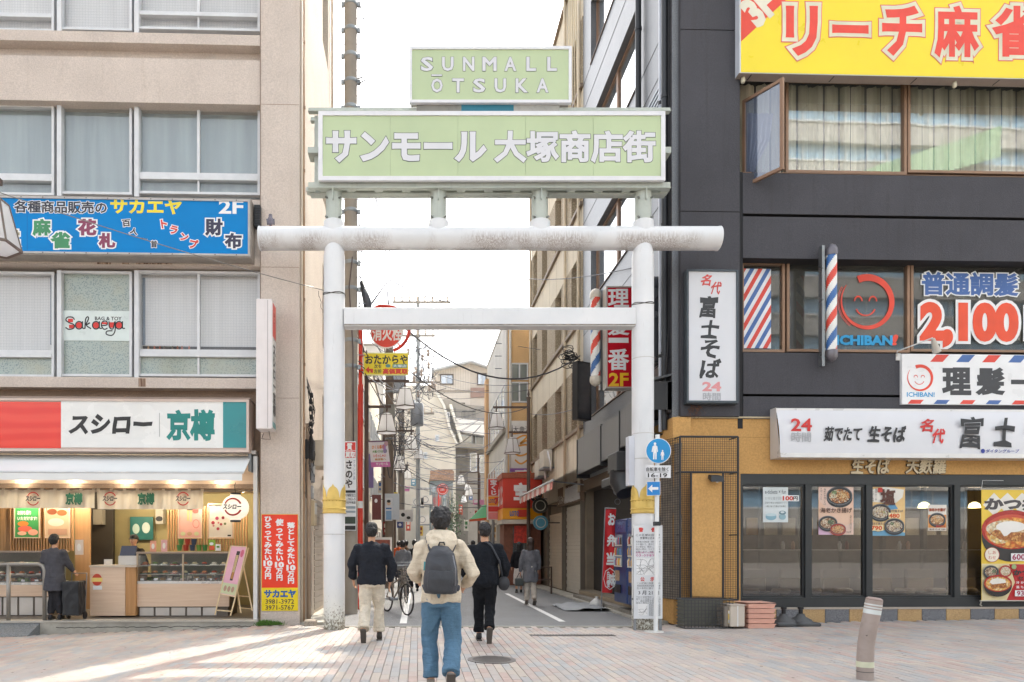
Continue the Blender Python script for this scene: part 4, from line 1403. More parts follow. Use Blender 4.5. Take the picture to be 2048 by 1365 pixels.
for side in(-1,1):
 x=(XL+.18)if side<0 else(XR-.18)
 for py in(296,):
  z=pzz(py+6,yf)
  MB().box(x-.19,x+.19,yf-.03,yb,z-.05,z+.05).build('bracket_arm',SAGE,gate)
 for yy in(yf+.1,yb):
  MB().box(x+side*.06-.03,x+side*.06+.03,yy-.03,yy+.03,pzz(366,yf),pzz(224,yf)-.02).build('upright',SAGE,gate)
 for py in(238,318):
  z=pzz(py+10,yf)
  MB().tube([(x-side*.02,yf+.05,z-.04),(x-side*.02,yf+.05,z+.04)],.02,6).build('clip',mat('8a8c86',.5),gate)
YS=TY-.25
FS=FP(YS)
LIME=mat('c2d3a9',.5,0,.05,.8)
SFR=mat('e9eaee',.4,0,.03,dirt=.1)
sgn=thing('gate_sign','long pale green sign box with grey outlined white characters on top of the torii gate','sign',(FS.u(983),YS,pzz(362,YS)))
u0,u1,z0,z1=FS.r(637,1330,224,362)
MB(FS).box(u0+.03,u1-.03,.03,.32,z0+.03,z1-.03).build('sign_case',mat('b5b6b0',.5,.2,.08),sgn)
MB(FS).frame(u0,u1,-.02,.05,z0,z1,.07).build('sign_frame',SFR,sgn)
for i in range(5):
 a,b=u0+.07+(u1-u0-.14)*i/5,u0+.07+(u1-u0-.14)*(i+1)/5
 MB(FS).box(a+.0015,b-.0015,.0,.03,z0+.07,z1-.07).build('panel',LIME,sgn)
GOUT=mat('5d6468',.5)
text(FS,sgn,'サンモール',655,970,265,322,-.004,mat('dfe0e4',.4,v=.02),.045,[(.062,GOUT)])
text(FS,sgn,'大塚商店街',991,1309,264,323,-.004,mat('dfe0e4',.4,v=.02),.036,[(.051,GOUT)])
s2=thing('gate_sign','smaller pale green sign box with SUNMALL OTSUKA lettering above the long gate sign','sign',(FS.u(981),YS,pzz(207,YS)))
u0,u1,z0,z1=FS.r(818,1143,94,207)
MB(FS).box(u0+.03,u1-.03,.03,.14,z0+.02,z1-.02).build('sign_case',mat('b5b0aa',.5,.2,.08),s2)
MB(FS).frame(u0,u1,-.02,.05,z0,z1,.05).build('sign_frame',SFR,s2)
MB(FS).box(u0+.05,u1-.05,.0,.03,z0+.05,z1-.05).build('panel',LIME,s2)
LW=mat('dcdde2',.4,v=.02)
for s,y0,y1,x0,x1 in(('SUNMALL',114,143,841,1117),('OTSUKA',157,186,861,1098)):
 n=len(s)
 w=26
 for i,ch in enumerate(s):
  cx=x0+w/2+(x1-x0-w)*i/(n-1)
  hw={'M':13,'L':8.5,'T':10.5}.get(ch,10.5)
  text(FS,s2,ch,cx-hw,cx+hw,y0+1.5,y1-1.5,-.004,LW,.03,[(.048,GOUT)])
u0_,u1_,z0_,z1_=FS.r(863,884,150,153)
MB(FS).box(u0_-.006,u1_+.006,-.005,-.004,z0_-.006,z1_+.006).build('lettering_outline',GOUT,s2)
MB(FS).box(u0_,u1_,-.008,-.0062,z0_,z1_).build('lettering',LW,s2)
for x0,x1,h in((833,923,'8d8c84'),(923,1028,'2f7d92'),(1028,1120,'b0afa8')):
 a,b,c_,d_2=FS.r(x0,x1,207,220)
 MB(FS).box(a,b,.04,.12,c_-.02,d_2+.03).build('foot_beam',mat(h,.5,.1,.1,dirt=.3),s2)
pg=thing('pigeon','small grey pigeon perched on the left end of the white crossbeam','bird',(tx(541),TY,zc+rk))
px_,pz_=tx(541),zc+rk+.03
prof=[(.004,0),(.035,.02),(.055,.05),(.06,.08),(.05,.115),(.034,.14),(.03,.155),(.034,.17),(.028,.19),(.008,.2)]
MB().lathe((px_,TY,pz_),prof,16).build('body',mat('7b7783',.7,0,.2,30),pg,smooth='all')
MB().tube([(px_,TY-.03,pz_+.172),(px_,TY-.06,pz_+.165)],[.008,.002],6).build('beak',BLACK,pg)
MB().tube([(px_,TY+.03,pz_+.06),(px_-.02,TY+.10,pz_+.0)],[.035,.015],8).build('tail',mat('5d5a66',.7),pg,smooth='all')
for s in(-1,1):
 MB().tube([(px_+s*.05,TY-.01,pz_+.11),(px_+s*.055,TY+.04,pz_+.03)],[.022,.012],8).build('wing',mat('66636f',.7),pg,smooth='all')
 MB().tube([(px_+s*.018,TY,pz_+.02),(px_+s*.018,TY,pz_-.03)],.005,5).build('leg',mat('a8564a',.7),pg)
cable(at(-40,372,9.5),(tx(650),TY-.18,tz(589)),.06,.007,mat('8a8782',.4,.6),'grey twisted stay wire running from the upper left edge to the left gate pillar',n=16)
cable((tx(640),TY-.1,tz(588)),(tx(648),TY-.19,tz(634)),-.02,.004,BLACK,'thin loose black wire hanging beside the left gate pillar',n=10,wob=.02)
NBY=TY-.26
FN=FP(NBY)
nb=thing('notice_board','white public notice board with red headings and small maps on the right gate pillar','notice board',(FN.u(1296),NBY,0.2))
u0,u1,z0,z1=FN.r(1268,1325,1051,1238)
MB(FN).box(u0,u1,0,.02,z0,z1).build('panel',mat('e4e7ea',.35,0,.04),nb)
for x in(1271,1322):
 MB(FN).box(FN.u(x)-.022,FN.u(x)+.022,.02,.05,.0,z1-.05).build('post',GREYM,nb)
for y in(1075,1200):
 MB().lathe((tx(1285.5),TY,pzz(y,TY)),[(.187,0),(.187,.03)],24).build('strap',GREYM,nb,smooth=True)
RN=mat('d8423c',.5);LN=mat('4d5258',.6);PK=mat('c9569a',.5)
text(FN,nb,'警',1278,1286,1056,1064,-.002,RN,.06)
text(FN,nb,'告',1303,1312,1056,1064,-.002,RN,.06)
text(FN,nb,'この区域は自転車',1272,1320,1068,1073,-.002,LN,.01,res=1)
text(FN,nb,'放置禁止区域です',1280,1320,1074,1079,-.002,LN,.01,res=1)
lines=['利用者は自転車・原付を必ず','から離れて、直ちに撤去さ','ない場合は、撤去し、返還は','撤去の際は、ワイヤー等を','切断します。自転車対策']
for i,s in enumerate(lines):
 text(FN,nb,s,1272,1321,1082+i*5,1086+i*5,-.002,LN,.0,res=1)
text(FN,nb,'自転車のお問合せ',1272,1318,1104,1107.5,-.002,PK,.0,res=1)
text(FN,nb,'03-0989-5',1272,1318,1108.5,1114,-.002,PK,.0,res=1)
shapes(FN,nb,-.001,[('r',1273,1318,1117,1151,mat('f3f4f4',.5)),('r',1276,1295,1208,1231,mat('f3f4f4',.5))])
rm=random.Random(2)
def mapline(pts,w):
 stroke(FN,nb,pts,w,LN,-.004,'map_line')
for i in range(7):
 mapline([(1273,rm.uniform(1118,1150)),(1290,rm.uniform(1120,1148)),(1300,rm.uniform(1118,1150)),(1317,rm.uniform(1118,1150))],.004)
for i in range(4):
 x=rm.uniform(1276,1314)
 mapline([(x,1118),(x+rm.uniform(-6,6),1134),(x+rm.uniform(-8,8),1150)],.004)
for i in range(5):
 mapline([(1277,rm.uniform(1209,1230)),(1286,rm.uniform(1209,1230)),(1294,rm.uniform(1209,1230))],.003)
for x,s in((1285,'公'),(1305,'示')):
 text(FN,nb,s,x-4,x+4,1155,1163,-.002,RN,.04)
for i,s in enumerate(['この区域に放置された','放置自転車及び放置自転車','区の条例に基づき撤去']):
 text(FN,nb,s,1274,1321,1165+i*5,1169+i*5,-.002,LN,.0,res=1)
text(FN,nb,'3 月 21 日',1277,1318,1182,1190,-.002,LN,.02,res=1)
for i,s in enumerate(['下記の保管場所へ撤去し','遅やかに返還の日を申出','い。撤去保管手数料等は','撤去の費用は徴収します']):
 text(FN,nb,s,1272,1321,1193+i*4,1196+i*4,-.002,LN,.0,res=1)
for i in range(6):
 text(FN,nb,'豊島区自転車',1298,1321,1209+i*4,1212+i*4,-.002,LN,.0,res=1)
t=thing('side_panel_sign','narrow white panel sign seen nearly edge on at the left of the right pillar','sign',(FT.u(1260),TY+.1,tz(973)))
MB(FT).box(FT.u(1255),FT.u(1266),-.08,.10,tz(972),tz(874)).build('panel',mat('d9dde6',.4,0,.03),t)
RY=11.35
FRd=FP(RY)
rs=thing('road_sign','white post with round blue pedestrian sign, hours plate and blue arrow sign','road sign',(FRd.u(1313),RY,0))
xp=FRd.u(1313.5)
z_=lambda y:EYE-(y-VY)*RY/FOC
MB().tube([(FRd.u(1311.5),RY,0),(FRd.u(1315),RY,z_(870))],.037,14).build('post',mat('eceeee',.35,0,.03),rs,smooth=True)
MB().lathe((FRd.u(1308),RY,0),[(.16,0),(.15,.012),(.05,.016)],20).build('base_plate',mat('d9d8d2',.5,dirt=.3),rs)
BL2=mat('1593d4',.35)
uc,zc2,rr_=FRd.u(1314.8),z_(903),25.5*RY/FOC
MB(FRd).tube([(uc,-.045,zc2),(uc,-.041,zc2)],rr_,40).build('sign_disc',mat('f2f3f3',.35),rs)
MB(FRd).disc(uc,zc2,rr_*.945,rr_*.945,-.047,40).build('colour_field',BL2,rs)
def fig(cx,cy,h,d):
 s=h/46.0
 q=lambda x,y:(FRd.u(cx+x*s),FRd.z(cx,cy+y*s,0))
 MB(FRd).disc(*q(0,-19),3.4*s*RY/FOC,3.9*s*RY/FOC,d,14).build('printed_disc',WO,rs)
 P=[(-2,-15),(2,-15),(6,-12),(8,2),(6,4),(4.6,-6),(4.5,4),(4,23),(1,23),(0.3,6),(-.5,6),(-1.5,23),(-5,23),(-4.8,4),(-5,-6),(-6.5,4),(-9,2),(-6.5,-12)]
 a=[q(*p_)for p_ in P]
 for tri in([0,1,2,3,4,5,6,7,8,9],[0,9,10,13,14,15,16,17],[10,11,12,13]):
  MB(FRd).flat([a[i]for i in tri],d).build('printed_shape',WO,rs)
fig(1308,903,34,-.0485)
fig(1323,911,20,-.0485)
MB(FRd).box(FRd.u(1290),FRd.u(1339.5),-.048,-.042,z_(957),z_(932),.0015).build('hours_plate',mat('e9ebee',.4),rs)
text(FRd,rs,'自転車を除く',1293,1337,935,943,-.050,BLACK,.02)
shapes(FRd,rs,-.049,[('r',1294,1336,944.2,945,BLACK)])
text(FRd,rs,'16-19',1296,1334,947,955,-.050,BLACK,.02)
FA=Frame(FRd.u(1305),RY-.05,-14)
w_=12.8*RY/FOC
za,zb=z_(992),z_(964)
MB(FA).box(-w_,w_,0,.004,za,zb).build('arrow_plate',mat('f0f2f3',.4),rs)
MB(FA).flat([(-w_+.006,za+.006),(w_-.006,za+.006),(w_-.006,zb-.006),(-w_+.006,zb-.006)],-.0015).build('colour_field',mat('1a84cf',.35),rs)
zm=(za+zb)/2
MB(FA).flat([(-.085,zm),(-.02,zm+.065),(-.02,zm+.022),(.075,zm+.022),(.075,zm-.022),(-.02,zm-.022),(-.02,zm-.065)],-.003).build('arrow',WO,rs)
for zz in(z_(903),z_(945),z_(978)):
 MB().lathe((xp,RY,zz),[(.042,-.015),(.042,.015)],12).build('clamp',GREYM,rs)
MB().box(xp-.045,xp+.045,RY-.05,RY+.05,z_(1052),z_(1044)).build('band',DARKM,rs)
BY=7.2
bx=(1737-VX)*BY/FOC
bo=thing('bollard','dented beige bollard with white reflective stripes leaning to the right','bollard',(bx,BY,ground_z(bx)))
BM=mat('a99b93',.5,0,.07,3,dirt=.25)
g0=ground_z(bx)
pts=[((1730-VX)*BY/FOC,BY,g0-.02),((1730.5-VX)*BY/FOC,BY,.24),((1732-VX)*BY/FOC,BY,.37),((1735.5-VX)*BY/FOC,BY-.01,.52),((1740.5-VX)*BY/FOC,BY-.02,.68),((1744.6-VX)*BY/FOC,BY-.03,.84)]
MB().tube(pts,[.080,.080,.078,.080,.080,.079],28).build('body',BM,bo,smooth=True)
a,b=Vector(pts[-2]),Vector(pts[-1])
dn=(b-a).normalized()
MB().tube([b,b+dn*.015,b+dn*.028,b+dn*.03],[.079,.076,.056,.01],28).build('cap',mat('9c8880',.5),bo,smooth='all')
for k,(s0,s1,h)in enumerate(((-.055,-.040,'d8dcdb'),(-.085,-.070,'d8dcdb'),(-.145,-.098,'dfe6e4'))):
 MB().tube([b+dn*s0,b+dn*s1],.0812,28).build('reflective_band',mat(h,.3,0,.04,dirt=.15),bo,smooth=True)
MB().tube([(pts[0][0],BY,.135),(pts[0][0],BY,.195)],.082,28).build('reflective_band',mat('d9dcc0',.3,0,.05,dirt=.2),bo,smooth=True)
MB().tube([(pts[0][0],BY,.085),(pts[0][0],BY,.09)],.0826,28).build('seam',DARKM,bo)
MB().raw([(pts[2][0]-.0,BY-.082,.46),(pts[2][0]+.05,BY-.072,.50),(pts[2][0]+.052,BY-.072,.49),(pts[2][0]+.01,BY-.082,.44)],[(0,1,2,3)]).build('scrape_mark',mat('5a4f49',.8),bo)
MB().raw([(pts[2][0]-.05,BY-.069,.475),(pts[2][0]-.03,BY-.077,.48),(pts[2][0]-.04,BY-.073,.465)],[(0,1,2)]).build('scrape_mark',mat('5a4f49',.8),bo)
# ========== RIGHT BUILDING (dark) with the noodle shop
DG=stucco('545459',55,0.5,0.4)
DG2=speck('64676c','7f8489',70,.38,.5,.12)
GRV=mat('232427',.8)
BRZ=mat('9a7a62',.45,.2,.08,dirt=.15)
RB=thing('commercial_building','dark grey panelled building with a mahjong parlour, a barber and a noodle shop','building',FR.w(0,0,0))
RE=13.0
TOPR=17.0
ru=lambda px,d=0.0:FR.u(px,d)
rz=lambda py,px=1480,d=0.0:FR.z(px,py,d)
uc0,uc1=ru(1357),ru(1474)
zr=[TOPR,rz(70),rz(430),rz(836)]
for i in range(3):
 MB(FR).box(uc0,uc1,-.10,.4,zr[i+1]+.008,zr[i]-.008).build('facade_panel',DG,RB)
MB(FR).box(uc0+.005,uc1-.005,-.085,.35,zr[3],TOPR).build('joint_core',GRV,RB)
MB(FR).box(0.0,uc0-.006,0.02,.4,3.6,TOPR).build('facade_panel',DG,RB)
def bandr(ya,yb,x0,seams,d=-.04):
 za=rz(ya,1480,d)if ya is not None else TOPR
 zb=rz(yb,1480,d)
 us=[ru(x0,d)]+[ru(s,d)for s in seams]+[RE]
 MB(FR).box(us[0]+.01,RE,d+.015,.5,zb+.001,za-.001).build('joint_core',GRV,RB)
 for a,b in zip(us,us[1:]):
  MB(FR).box(a+.005,b-.005,d,.5 if False else d+.015-.001,zb,za).build('facade_panel',DG,RB)
bandr(None,-140,1480,[2050])
bandr(346,427,1485,[2300])
bandr(433,516,1485,[2300])
bandr(705,788,1486,[2300])
bandr(793,838,1486,[2300])
MB(FR).box(ru(1474)+.003,RE,.45,.5,3.4,TOPR).build('inner_wall',mat('4b4846',.9),RB)
MB(FR).box(ru(1474)+.002,ru(1484),-.03,.45,3.6,rz(346)).build('joint_core',GRV,RB)
def winr(x0,x1,ya,yb,d=.25,fw=.05,parent=RB,fm=BRZ,g=None):
 u0,u1,z0,z1=FR.r(x0,x1,ya,yb,d)
 fo=MB(FR).frame(u0,u1,d-.05,d+.05,z0,z1,fw).build('window',fm,parent)
 MB(FR).box(u0+fw,u1-fw,d,d+.006,z0+fw,z1-fw).build('pane',g or GR1,fo)
 return fo
GR1=glass('e9efec',.98,.17)
GR2=glass('c9cac2',.95,.03)
for x0,x1 in((1480,1567),(1569,1810),(1812,2060),(2062,2320)):
 if x0>1500:
  winr(x0,x1,160,350,g=GR1)
u0,u1,z0,z1=FR.r(1480,2320,158,352,.36)
CUR=pleats('efe9d4','a89f86',7)
mb=MB(FR)
N=240
vs=[]
for j in range(2):
 for i in range(N+1):
  u=u0+(u1-u0)*i/N
  vs.append((u,.42+.03*math.sin(i*.8)+.02*math.sin(i*2.1),z0+.0 if j==0 else z1-.14-.03*abs(math.sin(i*.19))))
mb.add(vs,[(i,i+1,N+2+i,N+1+i)for i in range(N)])
mb.build('curtain',CUR,RB,smooth='all')
MB(FR).box(ru(1474)+.004,RE,.0,.24,rz(350,1480,.1)-.01,rz(350,1480,.1)).build('sill',BRZ,RB)
FC=Frame(FR.w(ru(1567,.2),.18,0).x,FR.w(ru(1567,.2),.18,0).y,0)
hx=FR.w(ru(1483,.2),.15,0)
ex=at(1567,250,12.15)
ang=math.degrees(math.atan2(ex.y-hx.y,ex.x-hx.x))
FC=Frame(hx.x,hx.y,ang)
L=math.hypot(ex.y-hx.y,ex.x-hx.x)
z0,z1=8.14,9.77
ow=MB(FC).frame(0,L,-.025,.025,z0,z1,.055).build('open_window',BRZ,RB)
MB(FC).box(.055,L-.055,-.003,.003,z0+.055,z1-.055).build('pane',glass('8fa0b8',.75,.12),ow)
mb=MB(FR)
vs=[]
for i in range(25):
 u=ru(1486,.5)+.5*i/24
 for k,t_ in enumerate((0,.35,.6,.8,1)):
  sq=(1,.85,.45,.22,.35)[k]
  vs.append((ru(1486,.5)+.5*i/24*sq,.34+.02*math.sin(i*1.3),z1-.1-(z1-z0-.15)*t_))
mb.add(vs,[(i*5+k,i*5+k+1,(i+1)*5+k+1,(i+1)*5+k)for i in range(24)for k in range(4)])
mb.build('curtain',pleats('c9c6cf','a9a5b4',30),RB,smooth='all')
def room(fr,u0,u1,z0,z1,d0,d1,parent,wall,lights=True):
 MB(fr).box(u0,u1,d1,d1+.05,z0,z1).build('room_wall',wall,parent)
 MB(fr).box(u0,u1,d0,d1,z1,z1+.04).build('room_ceiling',mat('b9b7ae',.8),parent)
 MB(fr).box(u0,u1,d0,d1,z0-.04,z0).build('room_floor',mat('8a7f70',.6),parent)
z0,z1=rz(706,1480,.25),rz(524,1480,.25)
MB(FR).box(ru(1474)+.003,RE,.24,.3,z1,z1+.3).build('head',GRV,RB)
for x0,x1 in((1480,1567),(1571,1816),(1818,2060),(2062,2320)):
 winr(x0,x1,526,706,g=GR2)
bw=MB(FR).box(ru(1480),RE,1.6,1.65,z0-.1,z1+.5).build('room_wall',pleats('8f8a80','77736b',5),RB)
for x0,x1 in((1579,1600),(1700,1788)):
 u0,u1=FR.u(x0,.5),FR.u(x1,.5)
 MB(FR).box(u0,u1,.5,.52,z0+.1,z1-.05).build('roller_blind',pleats('c4c0b4','aba79b',3),RB)
for x,y in((1500,560),(1555,605),(1690,628),(1760,600),(1850,560),(1530,690),(1650,690),(1760,695)):
 u=FR.u(x,1.3)
 zz=min(max(FR.z(x,y,1.3),z0),z1+.2)
 MB(FR).box(u-.35,u+.35,1.28,1.34,zz,zz+.035).build('fluorescent_tube',mat('f6edc4',.4,e=1.6),RB)
st=thing('window_sticker','red white and blue diagonal striped barber film in the leftmost window','sticker',FR.w(ru(1513,.23),.23,rz(697)))
u0,u1,z0,z1=FR.r(1485,1542,538,697,.235)
MB(FR).box(u0,u1,.236,.24,z0,z1).build('panel',mat('eff1f4',.4),st)
BBLUE,BRED=mat('4a6fae',.4),mat('e2493a',.4)
W,H=u1-u0,z1-z0
def clipband(c0,c1,slope):
 poly=[]
 pts=[]
 def inside(p,c,sg):return sg*(p[1]-slope*p[0]-c)>=-1e-9
 poly=[(0,0),(W,0),(W,H),(0,H)]
 for c,sg in((c0,1),(c1,-1)):
  out=[]
  for i in range(len(poly)):
   a,b=poly[i],poly[(i+1)%len(poly)]
   ia,ib=inside(a,c,sg),inside(b,c,sg)
   if ia:out.append(a)
   if ia!=ib:
    fa,fb=a[1]-slope*a[0]-c,b[1]-slope*b[0]-c
    t_=fa/(fa-fb)
    out.append((a[0]+(b[0]-a[0])*t_,a[1]+(b[1]-a[1])*t_))
  poly=out
  if not poly:return None
 return poly
SLP=1.75
P_=.55
for k in range(-4,6):
 for off,m in((0.0,BBLUE),(P_*.5,BRED)):
  c0=k*P_+off-.55
  pl=clipband(c0,c0+P_*.27,SLP)
  if pl and len(pl)>2:
   MB(FR).flat([(u0+a,z0+b)for a,b in pl],.234).build('stripe',m,st)
RED2=mat('ea4a33',.4)
def ringlogo(fr,parent,cx,cy,r,d,small=False):
 u,z=fr.u(cx,d),fr.z(cx,cy,d)
 R=r*(fr.u(cx+1,d)-fr.u(cx,d))
 vs,n=[],48
 for i in range(n+1):
  t_=i/n
  a=math.radians(112-330*t_)
  w=R*(.24*(1-t_)**.8+.02)
  ro=R*(1.0+.02*math.sin(t_*5))
  for q in(ro,ro-w):
   vs.append((u+q*math.cos(a),d,z+q*math.sin(a)))
 MB(fr).add(vs,[(2*i,2*i+2,2*i+3,2*i+1)for i in range(n)]).build('ring_mark',RED2,parent)
 if not small:
  for dr in(.045,.09):
   MB(fr).disc(u,z,R*(1+dr),R*(1+dr),d,20,150,235,.985).build('ring_mark',RED2,parent)
 for sx in(-.32,.22):
  MB(fr).disc(u+sx*R,z+.02*R,.16*R,.20*R,d,12,0,180,.72).build('eye_arc',RED2,parent)
 MB(fr).disc(u-.05*R,z-.18*R,.38*R,.34*R,d,16,195,345,.86).build('smile_arc',RED2,parent)
dc=thing('window_decal','red brushed ring with smiling face over blue ICHIBAN! lettering on the barber window','decal',FR.w(ru(1733),.24,rz(705)))
ringlogo(FR,dc,1734,604,54,.232)
text(FR,dc,'ICHIBAN',1674,1784,672,690,.230,mat('1d9fd8',.4),.05)
text(FR,dc,'!',1787,1793,671,690,.230,RED2,.05,slant=.2)
dc=thing('window_decal','blue characters and big red 2,100 price with white outlines on the barber window','decal',FR.w(ru(1940),.24,rz(700)))
text(FR,dc,'普通調髪',1845,2034,547,590,.232,mat('3f66a8',.4),.035,[(.085,WO)])
text(FR,dc,'2,100',1845,2032,611,688,.228,WO,.125,name='lettering_outline',res=5)
text(FR,dc,'2,100',1845,2032,611,688,.222,mat('ee5027',.4),.062,res=5)
text(FR,dc,'円',2052,2095,618,676,.222,mat('ee5027',.4),.05,[(.11,WO)])
YEL=mat('f7e02a',.3,0,.03,1.0)
ys=thing('shop_sign','big yellow sign box with red and white outlined characters and red 3F corner','sign',FR.w(3,-.3,10.4))
D1=-.26
u0,zb_=ru(1479,D1),FR.z(1479,146,D1)
zt_=zb_+2.3
MB(FR).box(u0,RE,D1,-.04,zb_,zt_).build('sign_case',mat('d6dce6',.4,.1,.04),ys)
MB(FR).box(u0-.005,RE,D1+.005,-.05,zb_-.006,zb_-.001).build('underside',mat('a2948c',.6,dirt=.2),ys)
MB(FR).box(u0+.025,RE,D1-.004,D1,zb_+.01,zt_).build('panel',YEL,ys)
U,Z=ru(1480.5,D1-.006),FR.z(1480,84,D1)
u2=ru(1571,D1);z2=FR.z(1570,0,D1)
sl=(z2-Z)/(u2-U)
MB(FR).flat([(u0+.026,Z),(u0+.026,zt_-.02),(u0+.026+(zt_-.02-Z)/sl,zt_-.02)],D1-.006).build('colour_field',mat('ea4a33',.35,v=.08),ys)
text(FR,ys,'3F',1492,1545,-12,42,D1-.008,mat('e9e4cf',.4),.06,rot=42)
RF=mat('ec4632',.35,0,.05,6)
CRM=mat('e2dfc4',.4)
PKR=mat('ea6a66',.4)
for s,x0,x1,y0,y1 in(('リ',1571,1636,12,112),('ー',1663,1738,50,68),('チ',1763,1845,12,112),('麻',1868,1958,12,115),('雀',1985,2080,12,115)):
 b=.035
 text(FR,ys,s,x0+4,x1-4,y0+4,y1-4,D1-.008,RF,b,[(b+.085,PKR),(b+.068,CRM)])
for x in(1486,1909,2330):
 u,zz=FR.u(x,-.15),zb_-.01
 MB(FR).lathe((u,-.15,zz-.11),[(.01,0),(.035,.02),(.04,.06),(.03,.1),(.03,.11)],12).build('bulb',mat('d9d2b8',.4),ys,smooth='all')
for x in(1500,1665,1830,1995):
 MB(FR).box(FR.u(x,-.2),FR.u(x,-.2)+.02,-.23,-.08,zb_-.010,zb_-.0065).build('clip',DARKM,ys)
LBM=mat('4d555c',.35,.3,.05)
vb=thing('light_box_sign','tall grey framed light box with black brush characters on the dark corner column','sign',FR.w(ru(1420),-.4,rz(812)))
D2=-.24
u0,u1,z0,z1=FR.r(1373,1476,540,806,D2)
MB(FR).box(u0-.0,u1+.0,D2+.01,-.10,z0-.02,z1,.01).build('sign_case',LBM,vb)
MB(FR).frame(u0,u1,D2-.02,D2+.01,z0,z1,.035).build('sign_frame',LBM,vb)
MB(FR).box(u0+.035,u1-.035,D2,D2+.008,z0+.035,z1-.035).build('panel',mat('dfe1e6',.15,0,.03,.8),vb)
D=D2-.003
SR2=mat('d8504c',.4)
text(FR,vb,'名',1403,1422,549,571,D,SR2,.03,slant=.25,rough=.1)
text(FR,vb,'代',1422,1442,564,588,D,SR2,.03,slant=.25,rough=.1)
for s,x0,x1,y0,y1 in(('富',1400,1434,592,634),('士',1403,1437,640,675),('そ',1402,1438,680,715),('ば',1402,1440,719,756)):
 text(FR,vb,s,x0,x1,y0,y1,D,mat('35363a',.4),.032,slant=.12,rough=.12)
text(FR,vb,'24',1406,1441,765,782,D,mat('e59a9c',.4),.04)
text(FR,vb,'時間',1406,1441,786,801,D,mat('aeb0b6',.4),.02)
mb=MB(FR)
rv=random.Random(9)
for i in range(14):
 u=ru(1383)+rv.uniform(-.08,.12)
 z=z0-.02
 pts=[(u,-.12,z)]
 for k in range(5):
  pts.append((pts[-1][0]+rv.uniform(-.05,.05),-.13+rv.uniform(-.03,.01),pts[-1][2]-rv.uniform(.02,.07)))
 mb.tube(pts,.003,3)
 for q in pts[1:3]:
  mb.add([(q[0],q[1],q[2]),(q[0]+.02,q[1]-.01,q[2]+.008),(q[0]+.012,q[1],q[2]-.02)],[(0,1,2)])
mb.build('dry_creeper',mat('6b4a3a',.8),None,'brown dried creeper hanging under the tall light box','creeper',kind='stuff')
def barber_pole(fr,u,d,z0,z1,r,label,capm,wallside,horizontal=False,flip=-1):
 t=thing('barber_pole',label,'barber pole',fr.w(u,d,z0))
 n=28
 H_=z1-z0
 cap=H_*.09
 rows=64
 vs=[(u+r*math.cos(2*math.pi*j/n),d+r*math.sin(2*math.pi*j/n),z0+cap+(H_-2*cap)*i/rows)for i in range(rows+1)for j in range(n)]
 fs,mi=[],[]
 for i in range(rows):
  for j in range(n):
   a,b=i*n+j,i*n+(j+1)%n
   ph=((H_-2*cap)*i/rows/(r*8.5)+flip*j/n)%1.0
   fs.append((a,b,b+n,a+n))
   mi.append(1 if ph<.24 else 2 if .5<=ph<.74 else 0)
 o=MB(fr).add(vs,fs).build('striped_tube',[mat('eff0ec',.4),mat('e2503f',.4),mat('3f6fae',.4)],t,smooth='all')
 o.data.polygons.foreach_set('material_index',mi)
 for zz,s in((z0,-1),(z1,1)):
  pr=[(r*1.12,0),(r*1.18,cap*.3),(r*1.15,cap*.6),(r*.8,cap*.95),(r*.2,cap*1.12)]
  if s>0:
   MB(fr).lathe((u,d,z1-cap),pr,24).build('end_cap',capm,t,smooth=True)
  else:
   MB(fr).lathe((u,d,z0+cap),[(a,-b)for a,b in pr],24).build('end_cap',capm,t,smooth=True)
 MB(fr).box(u-r*.5+wallside*r*1.5,u+r*.1+wallside*r*1.5,d,d+r*1.2,z0-cap*.5,z1).build('back_rail',mat('8f9194',.3,.7),t)
 for f in(.1,.9):
  MB(fr).box(u+min(0,wallside*r*1.6),u+max(0,wallside*r*1.6),d+r*.2,d+r*.9,z0+H_*f-.02,z0+H_*f+.02).build('bracket',GREYM,t)
 return t
u=ru(1663,-.25)
barber_pole(FR,u,-.25,rz(722,1660,-.25),rz(491,1660,-.25),.088,'barber pole with grey caps standing out from the front of the dark building',mat('77747a',.35,.5),-1)
t=thing('sign_lamp','thin white lamp arm reaching out over the white barber sign','lamp',FR.w(ru(1795),-.1,rz(705)))
MB(FR).tube([(ru(1793,-.05),-.05,rz(712)),(ru(1793,-.1),-.12,rz(704)),(ru(1866,-.5),-.5,rz(676,1866,-.5))],.012,6).build('arm',mat('d9d9d6',.4),t,smooth='all')
MB(FR).tube([(ru(1866,-.5),-.5,rz(678,1866,-.5)),(ru(1872,-.4),-.42,rz(705,1872,-.4))],[.03,.07],12).build('lamp_head',mat('cfcac0',.5),t,smooth=True)
MB(FR).box(ru(1788),ru(1797),-.06,-.04,rz(720),rz(706)).build('base',mat('e0e0dc',.4),t)
bs=thing('shop_sign','white barber sign board with red and blue slanted border and smiling ring','sign',FR.w(4,-.1,rz(805)))
D3=-.10
u0=ru(1804,D3)
z1_,z0_=FR.z(1804,708,D3),FR.z(1804,809,D3)
MB(FR).box(u0,RE,D3,-.042,z0_,z1_).build('panel',mat('f1f2f3',.3,0,.03),bs)
pxm=FR.u(1805,D3)-FR.u(1804,D3)
for i in range(9):
 for zz0,zz1,off in((z1_-.145,z1_-.01,1860),(z0_+.01,z0_+.085,1815)):
  x=off+i*52
  uu=FR.u(x,D3)
  if uu>RE-.5:continue
  hgt=zz1-zz0
  MB(FR).flat([(uu,zz0),(uu+.24,zz0),(uu+.24+hgt*.9,zz1),(uu+hgt*.9,zz1)],D3-.002).build('stripe',BRED if(i%2==0)else BBLUE,bs)
ringlogo(FR,bs,1840,756,26,D3-.003,True)
text(FR,bs,'ICHIBAN!',1814,1869,785,794,D3-.003,mat('1d9fd8',.4),.02)
